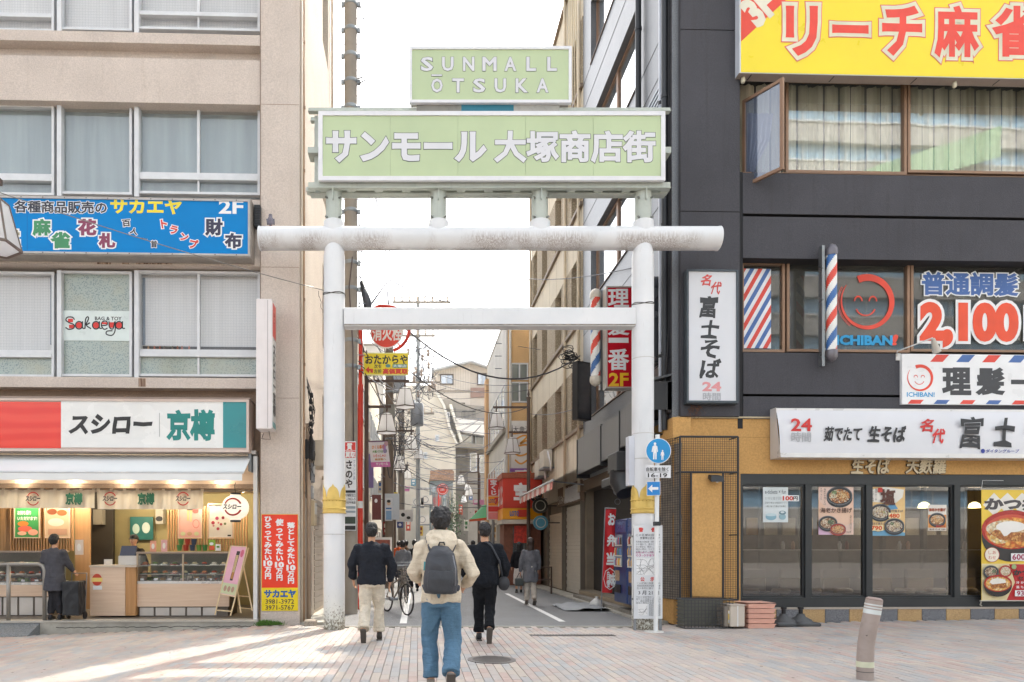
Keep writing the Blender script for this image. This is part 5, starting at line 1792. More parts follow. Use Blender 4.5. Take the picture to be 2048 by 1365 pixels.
for s,x0,x1 in(('理',1887,1940),('髪',1955,2006),('一',2022,2072),('番',2090,2140)):
 text(FR,bs,s,x0,x1,738 if s!='一' else 760,788 if s!='一' else 769,D3-.003,mat('3b3c40',.4),.045)
ns=thing('shop_sign','long white curved noodle shop sign box with 24 hours mark and brush characters','sign',FR.w(4,-.4,rz(912)))
D4=-.37
u0=ru(1560,D4)
z0,z1=FR.z(1560,912,D4),FR.z(1560,818,D4)
ztop=z1+.03
FACE=mat('dfe0e4',.18,0,.03,.7)
n=10
vs,fs=[],[]
for k in range(n+1):
 f=k/n
 dd=D4+.13*f**2.4
 zz=z0+.05+(z1-z0-.05)*f
 vs+=[(u0,dd,zz),(RE,dd,zz)]
MB(FR).add(vs,[(2*k,2*k+1,2*k+3,2*k+2)for k in range(n)]).build('curved_face',FACE,ns,smooth='all')
MB(FR).box(u0,RE,D4-.02,-.05,z0-.03,z0+.05).build('lower_rim',mat('e5e4e2',.3,.1),ns)
MB(FR).box(u0,RE,D4+.13,-.05,z1,z1+.04).build('upper_rim',mat('e5e4e2',.3,.1),ns)
ulw=u0-.004
MB(FR).add([(u0,D4-.02,z0-.03),(u0,D4+.14,z1+.05),(u0,-.05,z1+.05),(u0,-.05,z0-.03),(ulw,D4+.02,z0-.03),(ulw,D4+.12,z1+.05),(ulw,-.05,z1+.05),(ulw,-.05,z0-.03)],[(0,1,5,4),(1,2,6,5),(4,5,6,7),(0,3,7,4),(0,1,2,3)]).build('end_cap',mat('dcdad8',.3,.1,.05),ns)
BK=mat('2e2f33',.4)
def nst(s,x0,x1,y0,y1,m,b=.04,**k):
 zc_=FR.z(1560,(y0+y1)/2,D4)
 f=min(1,max(0,(zc_-z0-.05)/(z1-z0-.05)))
 dtop=D4+.16*max(0,min(1,(FR.z(1560,y1,D4)-z0-.05)/(z1-z0-.05)))**2.4
 return text(FR,ns,s,x0,x1,y0,y1,min(dtop,D4+.13*f**2.4)-.012,m,b,**k)
nst('24',1583,1623,838,862,mat('d6322f',.4),.025)
nst('時間',1583,1622,865,884,mat('b9bbbf',.4),.02)
nst('茹でたて',1650,1722,854,882,BK,.035,slant=.15,rough=.1)
nst('生そば',1738,1811,853,883,BK,.04,slant=.15,rough=.1)
nst('名',1842,1866,838,863,mat('d6322f',.4),.035,slant=.2,rough=.1)
nst('代',1865,1889,858,886,mat('d6322f',.4),.035,slant=.2,rough=.1)
nst('富',1921,1965,832,895,BK,.022,slant=.1,rough=.14)
nst('士',1990,2028,835,890,BK,.035,slant=.1,rough=.14)
nst('そ',2055,2095,835,890,BK,.05,slant=.1,rough=.14)
nst('ダイタングループ',1972,2038,899,906,mat('2f3f9a',.4),.02,slant=.15)
nst('●',1962,1970,898,907,mat('2f3f9a',.4),.0)
OCH=stucco('d8aa6c',30,.15,.12)
of=thing('noodle_shop','ochre noodle shop front with dark framed windows and stone plinth','shop',FR.w(4,0,0))
zA,zB=rz(838,1480),rz(948,1480)
MB(FR).box(ru(1357),RE,-.02,.35,zB,zA-.003).build('fascia',OCH,of)
MB(FR).box(ru(1352),RE,-.06,.35,zA,zA+.03).build('flashing',mat('b9a98c',.4,.3,.1),of)
MB(FR).box(ru(1357),ru(1480),-.015,.35,.0,zB-.002).build('wall',OCH,of)
FCH=Frame(FR.w(ru(1357),-.02,0).x,FR.w(ru(1357),-.02,0).y,-62)
MB(SR).box(-.9,.12,-.03,.3,2.9,zA).build('side_fascia',OCH,of)
MB(SR).box(-.62,.12,-.02,.3,.0,2.9).build('side_wall',OCH,of)
for y in(875,):
 MB(FR).box(ru(1358),RE,-.024,-.02,rz(y)-.004,rz(y)).build('joint',mat('9a7840',.8),of)
for s,x0,x1 in(('生そば',1703,1778),('天麩羅',1812,1890)):
 text(FR,of,s,x0,x1,918,947,-.03,mat('e2d3b0',.4),.03,[(.055,mat('5a4630',.6))],slant=.12,rough=.1,thick=.02)
DF=mat('3a3d3f',.4,.3,.06)
zH,zG=rz(948,1480),rz(969,1480)
zS,zP=rz(1196,1480),rz(1215,1480)
MB(FR).box(ru(1478),RE,.0,.14,zG,zH-.002).build('head_frame',DF,of)
MB(FR).box(ru(1478),RE,-.0,.14,zP,zS).build('sill_frame',DF,of)
GD=glass('5a564e',.98,.075)
xs=[1478,1616,1738,1914,2090]
for i,x in enumerate(xs):
 wd=12 if i in(1,3)else 14
 MB(FR).box(ru(x)-.055,ru(x)+.055,-.01,.14,zS+.001,zG-.001).build('mullion',DF,of)
for a,b in zip(xs,xs[1:]):
 wo=MB(FR).frame(ru(a)+.056,ru(b)-.056,.03,.10,zS+.001,zG-.001,.035).build('window',DF,of)
 MB(FR).box(ru(a)+.092,ru(b)-.092,.06,.068,zS+.037,zG-.037).build('pane',GD,wo)
 um=(ru(a)+ru(b))/2
 for k in range(1 if b-a<130 else 2):
  pass
MB(FR).box(ru(1478),RE,3.2,3.3,.0,2.9).build('room_wall',mat('5f4f3e',.7,0,.1),of)
MB(FR).box(ru(1478),RE,.15,3.3,-.02,.06).build('room_floor',mat('3a3430',.5),of)
MB(FR).box(ru(1478),RE,.15,3.3,2.75,2.8).build('room_ceiling',mat('6a6156',.8),of)
MB(FR).box(ru(1478)+.01,ru(1478)+.06,.15,3.2,.06,2.75).build('room_wall',mat('8d7258',.7),of)
for a,b in zip(xs,xs[1:]):
 MB(FR).box(ru(a)+.1,ru(b)-.1,.078,.082,rz(1157),rz(1100)).build('frosted_band',glass('b9b2a4',.76,.0,.5),of)
 MB(FR).box(ru(a)+.1,ru(b)-.1,.0775,.0778,rz(1101),rz(1099.5)).build('film_edge',mat('d9d6cc',.5),of)
MB(FR).box(ru(1490),RE,.35,.75,rz(1103,1480,.5),rz(1099,1480,.5)).build('window_counter',wood('8a6a4c','a5825f',1,0),of)
rs3=random.Random(8)
for x in range(1500,2300,62):
 u=FR.u(x,.9)
 so=MB(FR).lathe((u,.9,.5),[(.16,0),(.18,.05),(.15,.09)],16).build('stool',mat('b7a58c',.5),of,smooth=True)
 MB(FR).tube([(u,.9,.06),(u,.9,.5)],.03,8).build('stool_leg',DARKM,so)
for x,h in((1563,'e9e6e0'),(1583,'c98f6a'),(1676,'e9e6e0'),(1690,'b0604a'),(1795,'e9e6e0'),(1812,'c98f6a'),(1925,'e9e6e0')):
 u=FR.u(x,.55)
 MB(FR).lathe((u,.5,rz(1099,1480,.5)),[(.03,0),(.035,.1),(.02,.14),(.015,.16)],10).build('bottle',mat(h,.4),of,smooth=True)
for x in(1848,1949,2050):
 u=FR.u(x,1.4);zz=FR.z(x,1016,1.4)
 lo=MB(FR).lathe((u,1.4,zz),[(.11,0),(.09,.08),(.03,.12)],16).build('pendant_lamp',mat('ffe0a0',.4,e=4),of,smooth=True)
 MB(FR).tube([(u,1.4,zz+.12),(u,1.4,2.75)],.005,4).build('lamp_cord',BLACK,lo)
 l=bpy.data.lights.new('shop_point_light','POINT');l.energy=8;l.color=(1,.76,.48);l.shadow_soft_size=.08
 q=bpy.data.objects.new('shop_point_light',l);link_later(q);q.location=FR.w(u,1.4,zz-.08)
l=bpy.data.lights.new('shop_point_light','POINT');l.energy=10;l.color=(1,.82,.6);l.shadow_soft_size=.1  # fill light for the room, no pendant hangs at this spot
q=bpy.data.objects.new('shop_point_light',l);link_later(q);q.location=FR.w(1.6,2.2,2.5)
MB(FR).box(ru(1480),RE,3.1,3.19,.06,1.15).build('wainscot',mat('3a2f26',.6),of)
for i,x in enumerate(range(1505,2300,84)):
 u=FR.u(x,1.9)
 MB(FR).box(u-.3,u+.3,1.9,2.0,.3,.95,.02).build('seat_back',mat('8f7a5e',.6),of)
 MB(FR).box(u-.3,u+.3,1.55,1.9,.4,.48,.02).build('bench_seat',mat('3a3632',.6),of)
 MB(FR).box(u+.38,u+.46,2.3,2.4,.06,2.75).build('interior_post',mat('2c2723',.6),of)
for i in range(16):
 u=ru(1490)+i*.42
 MB(FR).box(u,u+.3,3.15,3.19,1.7,2.1).build('menu_strip',mat(rs3.choice(['d9cfb4','c9a25a','b04a34','e6dfd0']),.6),of)
zpt,=(rz(1218,1700),)
tanst,greyst=speck('c9a878','b08f62',70,.6),speck('85868a','5e6066',80,.5)
MB(FR).box(ru(1480),RE,.02,.2,-.1,zP-.001).build('plinth_core',mat('8f8a80',.9),of)
MB(FR).box(ru(1478),RE,-.10,.02,zpt,zP-.002).build('plinth_cap',mat('b9ada0',.7,dirt=.2),of)
x=1505.0
i=0
while x<2400:
 a,b=ru(x,-.09),ru(x+48,-.09)
 MB(FR).box(a+.002,b-.002,-.09,.02,-.08,zpt-.002,.003).build('plinth_block',tanst if i%2==0 else greyst,of)
 x+=48.5
 i+=1
def bowl(cx,cy,rx,ry,rim='2f3236',fill='b98a5e',bits=(),inn='8a4a30'):
 q=1100/rx/14
 e=[('c',cx,cy+ry*.25,rx,ry,mat(rim,.3)),('c',cx,cy,rx,ry,mat('6a6e74',.3)),('c',cx,cy,rx*.93,ry*.9,mat(rim,.3)),('c',cx,cy+1,rx*.80,ry*.74,foodm(fill,'e9dcc0','7a4a30',min(90,q*14)))]
 for bx,by,br,h in bits:
  e.append(('c',cx+bx*rx,cy+by*ry,br*rx,br*ry,foodm(h,'f0d8a8' if h>'9' else 'b9c9a0','8a5028' if h>'9' else '4a5a34',min(110,q*20))))
 return e
DP=-.02
def poster(lab,x0,x1,y0,y1,base,el,d=.052):
 return board(FR,'wall_poster',lab,'poster',x0,x1,y0,y1,d,.004,base,el)
poster('pale blue and white poster of drinks in the first noodle shop window',1526,1576,975,1045,mat('dfe8ea',.4),[('t','e-tickets × fun',1530,1572,980,988,mat('6a7478',.5),.01),('t','お得な電子回数券',1530,1572,994,1000,mat('aeb8bb',.5),.0),('t','店頭で使える毎日のアプリ',1530,1574,1004,1008,mat('7a8488',.5),.0),('t','一緒に食べて飲んでお得に',1530,1572,1011,1015,mat('5a6468',.5),.0),('c',1542,1034,11,7,mat('8fb8c9',.5)),('c',1542,1030,11,3,mat('c9dfe6',.5)),('c',1565,1034,7,6,mat('9dbfcb',.5)),('c',1565,1026,7,4,mat('6f8e9a',.5)),('c',1565,1025,4,2,mat('dfe8ea',.5))])
board(FR,'price_tag','white 100 yen tag with red figures overlapping the pale blue poster','price tag',1563,1598,991,1003,.044,.003,WO,[('t','100',1566,1586,993,1001,mat('d33a2c',.4),.04),('t','円',1587,1595,993.5,1001,BK,.04)])
WV=mat('eec9b0',.4,0,.05)
poster('pink and orange poster of shrimp tempura noodle bowls',1637,1707,972,1070,mat('eccfc0',.4),[('p',[(1637,1035),(1637,1000),(1660,1025),(1707,985),(1707,1045),(1690,1052)],WV),('p',[(1637,1070),(1637,1050),(1665,1070)],mat('d9b6cf',.4))]+bowl(1679,992,26,19,fill='d98a4a',bits=((-.45,0,.28,'dfe4cf'),(-.4,-.35,.2,'6f8f4a'),(.25,0,.45,'e8a35a'),(.2,-.2,.25,'f0bf7a')))+bowl(1656,1046,19,14,fill='9a6a4c',bits=((-.3,-.1,.3,'efe6d8'),(.3,-.1,.35,'2a2a26')))+bowl(1676,1058,16,11,rim='a8342a',fill='e8904a',bits=((0,0,.5,'f0b070'),))+[('t','海老かき揚げ',1641,1704,1016,1026,mat('5a3d33',.5),.02),('t','海老かき揚げそば',1647,1652,977,1011,mat('4a3a34',.5),.0,{'vert':True}),('t','そば・うどん',1640,1645,976,1000,mat('4a3a34',.5),.0,{'vert':True}),('t','海老のかき揚げ丼セット',1699,1704,1031,1066,mat('4a3a34',.5),.0,{'vert':True}),('t','790円',1692,1702,1063,1067,mat('4a3a34',.5),.0)])
poster('yellow and blue salt noodle poster with 480 and 790 prices',1738,1810,972,1072,mat('eec98a',.4),[('p',[(1738,1072),(1738,1058),(1756,1064),(1778,1058),(1810,1066),(1810,1072)],mat('6fa8c9',.4)),('p',[(1740,980),(1770,974),(1808,980),(1805,995),(1790,1008),(1742,1004)],mat('f0ede4',.4)),('p',[(1775,1012),(1788,1006),(1796,1018),(1770,1022)],mat('5f9ac4',.4))]+bowl(1761,1024,21,16,fill='c9c3b4',bits=((-.1,0,.35,'e4dfd2'),(.2,.1,.25,'9db07a'),(.1,.35,.22,'f0e9e2')))+bowl(1789,1052,20,15,fill='c4beb2',bits=((-.3,.3,.3,'ece6dc'),(.2,-.1,.35,'dfd6b8'),(-.25,-.3,.2,'3a3a34')))+[('t','塩',1762,1790,979,1008,mat('5a3328',.5),.04,{'rough':.1}),('r',1756,1765,976,985,mat('c9463c',.5)),('r',1777,1801,1026,1037,mat('f3e6b8',.5)),('t','480',1778,1799,1028,1036,mat('dd5a26',.5),.04),('r',1742,1766,1051,1062,mat('f3e6b8',.5)),('t','790',1743,1764,1052.5,1060.5,mat('dd5a26',.5),.04),('t','名代塩そば',1777,1806,1020,1025,mat('4a4a66',.5),.01),('t','塩ゆず鶏そば',1742,1770,1045,1050,mat('4a4a66',.5),.01),('t','さっぱり塩味',1743,1748,977,1004,BK,.0,{'vert':True}),('t','旨味の一杯',1750,1754,977,1002,BK,.0,{'vert':True})])
poster('small white and orange poster of a single tempura bowl',1856,1893,1010,1062,mat('ece6dc',.4),[('r',1856.5,1892.5,1030,1056,mat('e89a4a',.4))]+bowl(1874.5,1039,17,13,fill='d9944f',bits=((0,0,.5,'e8b070'),(.1,-.3,.25,'efe2d0')))+[('t','海老かき揚げ',1858,1891,1017,1023,mat('a8502f',.5),.05),('t','単品おすすめ',1872,1890,1051,1055,mat('c9463c',.5),.04),('t','海老そば 580',1858,1891,1057.5,1060.5,mat('5a3328',.5),.02)])
bn=thing('banner','large yellow and red banner of a pork cutlet rice bowl hung on the shop windows','banner',FR.w(ru(2010),-.1,rz(1203)))
DB=-.10
u0,u1,z0,z1=FR.r(1963,2130,979,1202,DB)
MB(FR).box(u0,u1,DB,DB+.006,z0,z1).build('cloth',mat('f2cf4a',.4,0,.05),bn)
for z in(z0,z1):
 MB(FR).tube([(u0-.03,DB,z),(u1+.03,DB,z)],.012,8).build('rod',mat('c9c6bc',.4),bn,smooth='all')
MB(FR).tube([(u0,DB,z1),(u0+.1,DB+.09,z1+.17),(u0+.5,DB+.09,z1+.17)],.004,4).build('string',WHITE,bn)
MB(FR).tube([(u0,DB,z0),(u0+.02,DB+.05,z0-.08),(u0+.08,DB+.09,z0-.1)],.012,6).build('tie',mat('c9c6bc',.6),bn)
dm=[(1972,1010),(1988,992),(1998,1003),(2014,986),(2028,1002),(2043,988),(2075,1004),(2100,1010),(2075,1030),(2043,1026),(2028,1018),(2014,1032),(1998,1020),(1988,1030)]
RIM='b02a22'
el=[('p',[(1963.5,1128),(2129,1128),(2129,1201),(1963.5,1201)],mat('e9d9a8',.4)),('p',[(2013,1201),(2030,1165),(2022,1140),(2018,1129),(2129,1129),(2129,1201)],mat('c3232a',.4)),('p',[(1966,1010),(1988,986),(2011,1010),(1988,1032)],mat('f0ece2',.4)),('p',[(1993,1006),(2015,986),(2038,1008),(2015,1030)],mat('f0ece2',.4)),('p',[(2022,1008),(2044,986),(2070,1008),(2044,1030)],mat('f0ece2',.4)),('t','かつ丼',1971,2082,997,1020,mat('4a4748',.4),.06,{'rough':.08}),('c',2024,1072,61,52,mat('262427',.3)),('c',2024,1060,61,39,mat(RIM,.25)),('c',2024,1063,55,34,mat('d0503a',.3)),('c',2024,1066,51,31,foodm('e8903c','f4b85a','d8602a',16)),('c',2000,1075,20,13,foodm('f2d98f','f6ecd0','e8a84a',22)),('c',2012,1058,40,17,foodm('ecdcb8','f4e9d0','e0b070',20)),('p',[(1980,1068),(1990,1060),(2035,1066),(2080,1062),(2080,1078),(2040,1084),(2000,1080)],foodm('c07a3e','a0582a','e0a860',30)),('c',2022,1054,30,11,mat('f3f1ec',.4,0,.03)),('p',[(1998,1058),(2030,1058),(2014,1072),(2008,1073)],mat('f3f1ec',.4,0,.03)),('c',1984,1110,15,15,mat('b5402f',.4)),('c',1984,1110,14,14,mat('f2ead8',.4)),('t','しあ',1977,1992,1102,1109,mat('c9462f',.4),.0),('t','わせ',1977,1992,1112,1119,mat('c9462f',.4),.0),('r',2022,2070,1107,1122,WO),('t','600',2025,2050,1109,1120,mat('a8325a',.4),.03),('t','かつ丼',2028,2075,1140,1151,BK,.05),('t','セット',2036,2070,1153,1161,BK,.03),('r',2030,2075,1181,1193,WO),('t','930',2034,2056,1182.5,1191.5,mat('a8325a',.4),.03),('t','冷 かけそば',2032,2070,1163,1168,WO,.02),('t','温 もりそば',2032,2070,1172,1177,WO,.02)]
el+=bowl(1982,1143,15,12,fill='7a5238',bits=((0,0,.3,'e4dccf'),(.4,0,.3,'24241f')))
el+=[('c',2011,1143,13,12,mat(RIM,.3)),('c',2011,1143,10,9,foodm('dcc9a8','c9a880','f0e6d4',60)),('c',2028,1134,5,5,mat('9ab07a',.4))]
el+=[('c',1996,1172,28,22,mat('262427',.3)),('c',1996,1167,28,17,mat(RIM,.3)),('c',1996,1168,25,14,foodm('e8a04a','f4c468','f2e2c0',30)),('c',1996,1164,16,7,mat('f1ece0',.4)),('p',[(1980,1170),(2012,1166),(2014,1176),(1984,1178)],foodm('c07a3e','a0582a','e0a860',30))]
shapes(FR,bn,DB,el,eps=.0009)
cg=thing('mesh_screen','black wire mesh screen framed round the ochre corner panel','screen',FR.w(ru(1420),-.3,0.5))
DC=-.34
WM=mat('3c3d40',.5,.3)
x0,x1,xa,xb,y0,y1,ym=1360,1476,1382,1446,874,1200,945
U=lambda x:FR.u(x,DC)
Zc=lambda y:FR.z(1420,y,DC)
for a,b,c_,d__ in((x0,x1,y0,y0),(x0,x1,ym,ym),(x0,x1,y1,y1)):
 MB(FR).tube([(U(a),DC,Zc(c_)),(U(b),DC,Zc(d__))],.02,6).build('frame_bar',WM,cg)
for x in(x0,xa,xb,x1):
 MB(FR).tube([(U(x),DC,Zc(y0 if x in(x0,x1)else ym)),(U(x),DC,Zc(y1))],.02,6).build('frame_bar',WM,cg)
for x in(x0,x1):
 for y in(y0,ym,1070,y1):
  MB(FR).tube([(U(x),DC,Zc(y)),(U(x),-.02,Zc(y))],.012,5).build('stay',WM,cg)
def grid(u0,u1,z0,z1,d,pitch,r,name,fr=FR,m=WM,parent=None):
 mb=MB(fr)
 n=int((u1-u0)/pitch)
 for i in range(n+1):
  u=u0+(u1-u0)*i/n
  mb.box(u-r,u+r,d-r,d+r,z0,z1)
 n=int((z1-z0)/pitch)
 for i in range(n+1):
  z=z0+(z1-z0)*i/n
  mb.box(u0,u1,d-r-.003,d+r-.003,z-r,z+r)
 return mb.build(name,m,parent,kind='stuff')
grid(U(x0),U(x1),Zc(ym),Zc(y0),DC,.04,.0024,'wire_mesh',parent=cg)
grid(U(x0),U(xa),Zc(y1),Zc(ym),DC,.04,.0024,'wire_mesh',parent=cg)
grid(U(xb),U(x1),Zc(y1),Zc(ym),DC,.04,.0024,'wire_mesh',parent=cg)
MB(FR).box(U(xa)+.02,U(xb)-.02,DC+.0,DC+.04,Zc(1193),Zc(ym)-.02).build('infill_panel',OCH,cg)
FSC=Frame(FR.w(U(x0),DC,0).x,FR.w(U(x0),DC,0).y,-72)
grid(-.62,-.02,Zc(y1),Zc(y0),0,.045,.003,'wire_mesh',FSC,parent=cg)
mb=MB(FSC)
vs=[]
for i in range(9):
 for j in range(20):
  vs.append((-.60+.57*i/8,.03+.02*math.sin(i*1.9+j*.6)+.02*rv.random(),Zc(y1)+(Zc(y0)-Zc(y1)-.1)*j/19))
mb.add(vs,[(i*20+j,(i+1)*20+j,(i+1)*20+j+1,i*20+j+1)for i in range(8)for j in range(19)])
mb.build('netting',mat('a89c8e',.9,0,.15,8),cg,smooth='all')
for x in(-.62,):
 MB(FSC).tube([(x,0,Zc(y1)),(x,0,Zc(y0))],.02,6).build('frame_bar',WM,cg)
t=thing('floodlight','small dark floodlight fixed on the ochre corner panel','lamp',FR.w(ru(1426),-.4,rz(965)))
MB(FR).add([(U(1413),-.52,Zc(966)),(U(1440),-.52,Zc(966)),(U(1436),-.35,Zc(957)),(U(1415),-.35,Zc(957)),(U(1415),-.50,Zc(954)),(U(1436),-.50,Zc(954)),(U(1434),-.36,Zc(950)),(U(1416),-.36,Zc(950))],[(0,1,2,3),(4,5,6,7),(0,1,5,4),(1,2,6,5),(2,3,7,6),(3,0,4,7)]).build('housing',DARKM,t)
MB(FR).lathe((U(1428),-.46,Zc(967)),[(.02,0),(.02,.03)],8).build('bulb',WHITE,t)
MB(FR).box(U(1364),U(1366),-.1,-.02,.0,.5)
cr=thing('wire_crate','black wire basket turned on its side below the mesh screen','crate',FR.w(ru(1418,-.7),-.7,0.01))
DK=-.85
u0,u1,z0,z1=FR.r(1369,1466,1200,1251,DK)
z0=.015
WM2=mat('45474a',.4,.3)
for z in[z0+(z1-z0)*i/8 for i in range(9)]:
 MB(FR).tube([(u0,DK,z),(u1,DK,z),(u1,DK+.35,z),(u0,DK+.35,z),(u0,DK,z)],.006 if z not in(z0,z1)else .011,5).build('wire',WM2,cr)
for i in range(15):
 u=u0+(u1-u0)*i/14
 MB(FR).tube([(u,DK,z0),(u,DK,z1),(u,DK+.35,z1)],.006,5).build('wire',WM2,cr)
MB(FR).box(u0+.02,u1-.02,DK+.33,DK+.345,z0,z1).build('back_board',mat('6b6a60',.8),cr)
bx_=thing('storage_box','off-white lidded box with yellow label between the wire basket and pink trays','box',FR.w(ru(1475,-.9),-.9,0.01))
u0,u1,z0,z1=FR.r(1461,1490,1212,1254,-.95)
MB(FR).box(u0,u1,-.95,-.6,z0,z1,.012).build('body',mat('cfc4b6',.5,0,.05),bx_)
MB(FR).box(u0-.01,u1+.01,-.96,-.59,z1-.001,z1+.02,.006).build('lid',mat('c9beb2',.5),bx_)
MB(FR).box((u0+u1)/2-.008,(u0+u1)/2+.008,-.954,-.95,z0,z1).build('strap',WHITE,bx_)
MB(FR).box(u0-.08,u0-.012,-.9,-.62,z0,z1-.02).build('side_panel',mat('8a8278',.6),bx_)
shapes(FR,bx_,-.905,[('r',1456,1462,1221,1248,mat('e3c35a',.5)),('r',1456.5,1461.5,1222,1228,WO),('r',1456.5,1461.5,1240,1247,mat('c9d0dc',.5))])
PK1=mat('eeb9a6',.45,0,.05)
for k in range(5):
 z0=.015+k*.086
 u0,u1=FR.u(1494,-.9),FR.u(1548,-.9)
 tr=thing('food_tray','%s shallow pink plastic tray in the stack on the pavement'%['bottom','second from bottom','middle','second from top','top'][k],'tray',FR.w((u0+u1)/2,-.75,z0),'stacked pink plastic trays')
 vs=[(u0+.015,-.93,z0),(u1-.015,-.93,z0),(u1-.015,-.5,z0),(u0+.015,-.5,z0),(u0,-.95,z0+.072),(u1,-.95,z0+.072),(u1,-.48,z0+.072),(u0,-.48,z0+.072),(u0+.02,-.93,z0+.072),(u1-.02,-.93,z0+.072),(u1-.02,-.5,z0+.072),(u0+.02,-.5,z0+.072),(u0+.03,-.92,z0+.01),(u1-.03,-.92,z0+.01),(u1-.03,-.51,z0+.01),(u0+.03,-.51,z0+.01)]
 MB(FR).add(vs,[(0,1,2,3),(0,1,5,4),(1,2,6,5),(2,3,7,6),(3,0,4,7),(4,5,9,8),(5,6,10,9),(6,7,11,10),(7,4,8,11),(8,9,13,12),(9,10,14,13),(10,11,15,14),(11,8,12,15),(12,13,14,15)]).build('tray_body',PK1,tr)
 MB(FR).frame(u0-.006,u1+.006,-.956,-.952,z0+.066,z0+.078,.006).build('rim',PK1,tr)
 MB(FR).box(u0-.006,u1+.006,-.958,-.950,z0+.068,z0+.076).build('rim',PK1,tr)
MB(FR)
u0,u1=FR.u(1494,-.9),FR.u(1548,-.9)
t=thing('tray_lid','flat pink lid lying askew on the stack of pink trays','lid',FR.w((u0+u1)/2,-.7,.45))
MB(FR).add([(u0-.08,-.5,.455),(u1+.01,-.95,.452),(u1+.01,-.48,.452),(u0-.02,-.96,.455),],[(0,3,1,2)]).build('lid_sheet',PK1,t)
for k,x in enumerate((1566,1600)):
 u=FR.u(x,-.55)
 fb=thing('flag_base',['black water filled flag base left of its twin, beside the pink trays','black water filled flag base furthest right before the plinth'][k],'flag base',FR.w(u,-.55,.01),'flag bases before the plinth')
 MB(FR).box(u-.24,u+.24,-.8,-.35,.02,.09,.02).build('base',mat('4b4d4f',.5,0,.08),fb)
 MB(FR).lathe((u,-.57,.08),[(.21,0),(.17,.05),(.08,.1),(.06,.15)],18).build('dome',mat('4b4d4f',.5,0,.08),fb,smooth=True)
 MB(FR).lathe((u,-.57,.22),[(.035,0),(.035,.09),(.05,.095),(.05,.13)],12).build('socket',BLACK,fb,smooth=True)
# -------- dark building, alley side (frame SR: u = -(Y-12.6))
SY=lambda px,x=4.7:x*FOC/(px-VX)
def sz(px,py,x=4.7):return EYE-(py-VY)*SY(px,x)/FOC
sd=MB(SR)
Y0,Y1=0.35,6.75
wz=[(4.95,6.75),(8.05,9.85),(11.25,13.0),(14.5,16.2)]
zs=[3.3]+[q for w in wz for q in w]+[TOPR]
def uy(y):return-(y-12.6)
sd.box(-1.95,.0,0,.4,3.3,TOPR)
for a,b in zip(zs[0::2],zs[1::2]):
 n=max(1,round((b-a)/1.2))
 sd.box(-5.9,-1.95,0,.4,a,b)
sd.box(-Y1,-5.9,0,.4,3.3,TOPR)
sd.build('side_wall',DG2,RB)
MB(FR).box(.1,RE,.3,6.4,TOPR-.2,TOPR-.1).build('roof_slab',CONC,RB)
MB(SR).box(-Y1,0,.4,.5,0,TOPR).build('inner_wall',mat('4b4846',.9),RB)
for a,b in zip(zs[0::2],zs[1::2]):
 MB(SR).box(-Y1,-.02,-.006,-.001,b-.015,b-.004).build('joint',GRV,RB)
 MB(SR).box(-5.9,-1.95,-.03,.3,b-.004 if b<TOPR else b,b+.02).build('sill',mat('7d6a5e',.5),RB)
 if b-a>.9:
  MB(SR).box(-Y1,-.02,-.006,-.001,(a+b)/2,(a+b)/2+.008).build('joint',GRV,RB)
for z0,z1 in wz:
 for ua,ub in((-5.88,-3.95),(-3.93,-1.97)):
  f=MB(SR).frame(ua,ub,.14,.22,z0+.02,z1-.02,.06).build('window',BRZ,RB)
  MB(SR).box(ua+.06,ub-.06,.18,.188,z0+.08,z1-.08).build('pane',glass('8f979c',.5,.35),f)
 MB(SR).box(-5.9,-1.95,.35,.39,z0,z1).build('blind',pleats('cfd2d4','aeb2b6',4),RB)
for y,r,m in((14.25,.06,DARKM),(12.75,.05,mat('2f3338',.5)),(12.95,.035,mat('cfd6e2',.4))):
 t=thing('drain_pipe',{14.25:'thick dark downpipe between the grille and the side windows of the dark building',12.75:'black downpipe at the front corner of the dark building',12.95:'pale narrow pipe next to the black corner downpipe'}[y],'pipe',SR.w(uy(y),-.08,3.3))
 MB(SR).tube([(uy(y),-.09,3.6),(uy(y),-.09,TOPR)],r,12).build('pipe',m,t,smooth=True)
 for i in range(5):
  MB(SR).tube([(uy(y),-.09,5+i*2.4),(uy(y),-.09,5.06+i*2.4)],r+.012,12).build('clamp',DARKM,t,smooth=True)
for z0 in(9.9,6.2):
 g=thing('wall_grille','slatted ventilation grille %s on the dark side wall'%('high up' if z0>8 else 'lower down'),'grille',SR.w(-.95,-.02,z0))
 for i in range(5):
  MB(SR).box(-1.45,-.55,-.03,-.005,z0+i*.1,z0+.05+i*.1).build('slat',mat('8d949c',.4,.3),g)
h=thing('vent_hood','big black ventilation hood on the dark side wall beside the right pillar','vent',SR.w(-.5,-.3,4.2))
z0,z1=3.95,4.62
MB(SR).add([(-.75,-.42,z1-.1),(.0,-.42,z1-.1),(.0,0,z1),(-.75,0,z1),(-.75,-.42,z1-.14),(.0,-.42,z1-.14),(.0,0,z1-.04),(-.75,0,z1-.04)],[(0,1,2,3),(4,5,6,7),(0,1,5,4),(1,2,6,5),(0,3,7,4)]).build('hood_top',mat('4e5154',.5,.2,dirt=.4),h)
MB(SR).box(-.75,-.73,-.4,0,z0,z1-.15).build('hood_side',BLACK,h)
MB(SR).box(-.02,.0,-.4,0,z0,z1-.15).build('hood_side',BLACK,h)
MB(SR).box(-.75,0,-.08,-.0,z0-.05,z1-.16).build('hood_back',mat('2a2522',.8),h)
k_=thing('wall_cabinet','tall glossy dark grey cabinet on the side wall above the vent hood','cabinet',SR.w(-.6,-.2,4.9))
MB(SR).box(-.95,-.45,-.26,-.0,4.95,6.6,.03).build('case',mat('515459',.25,.4,.06),k_)
rcb=random.Random(12)
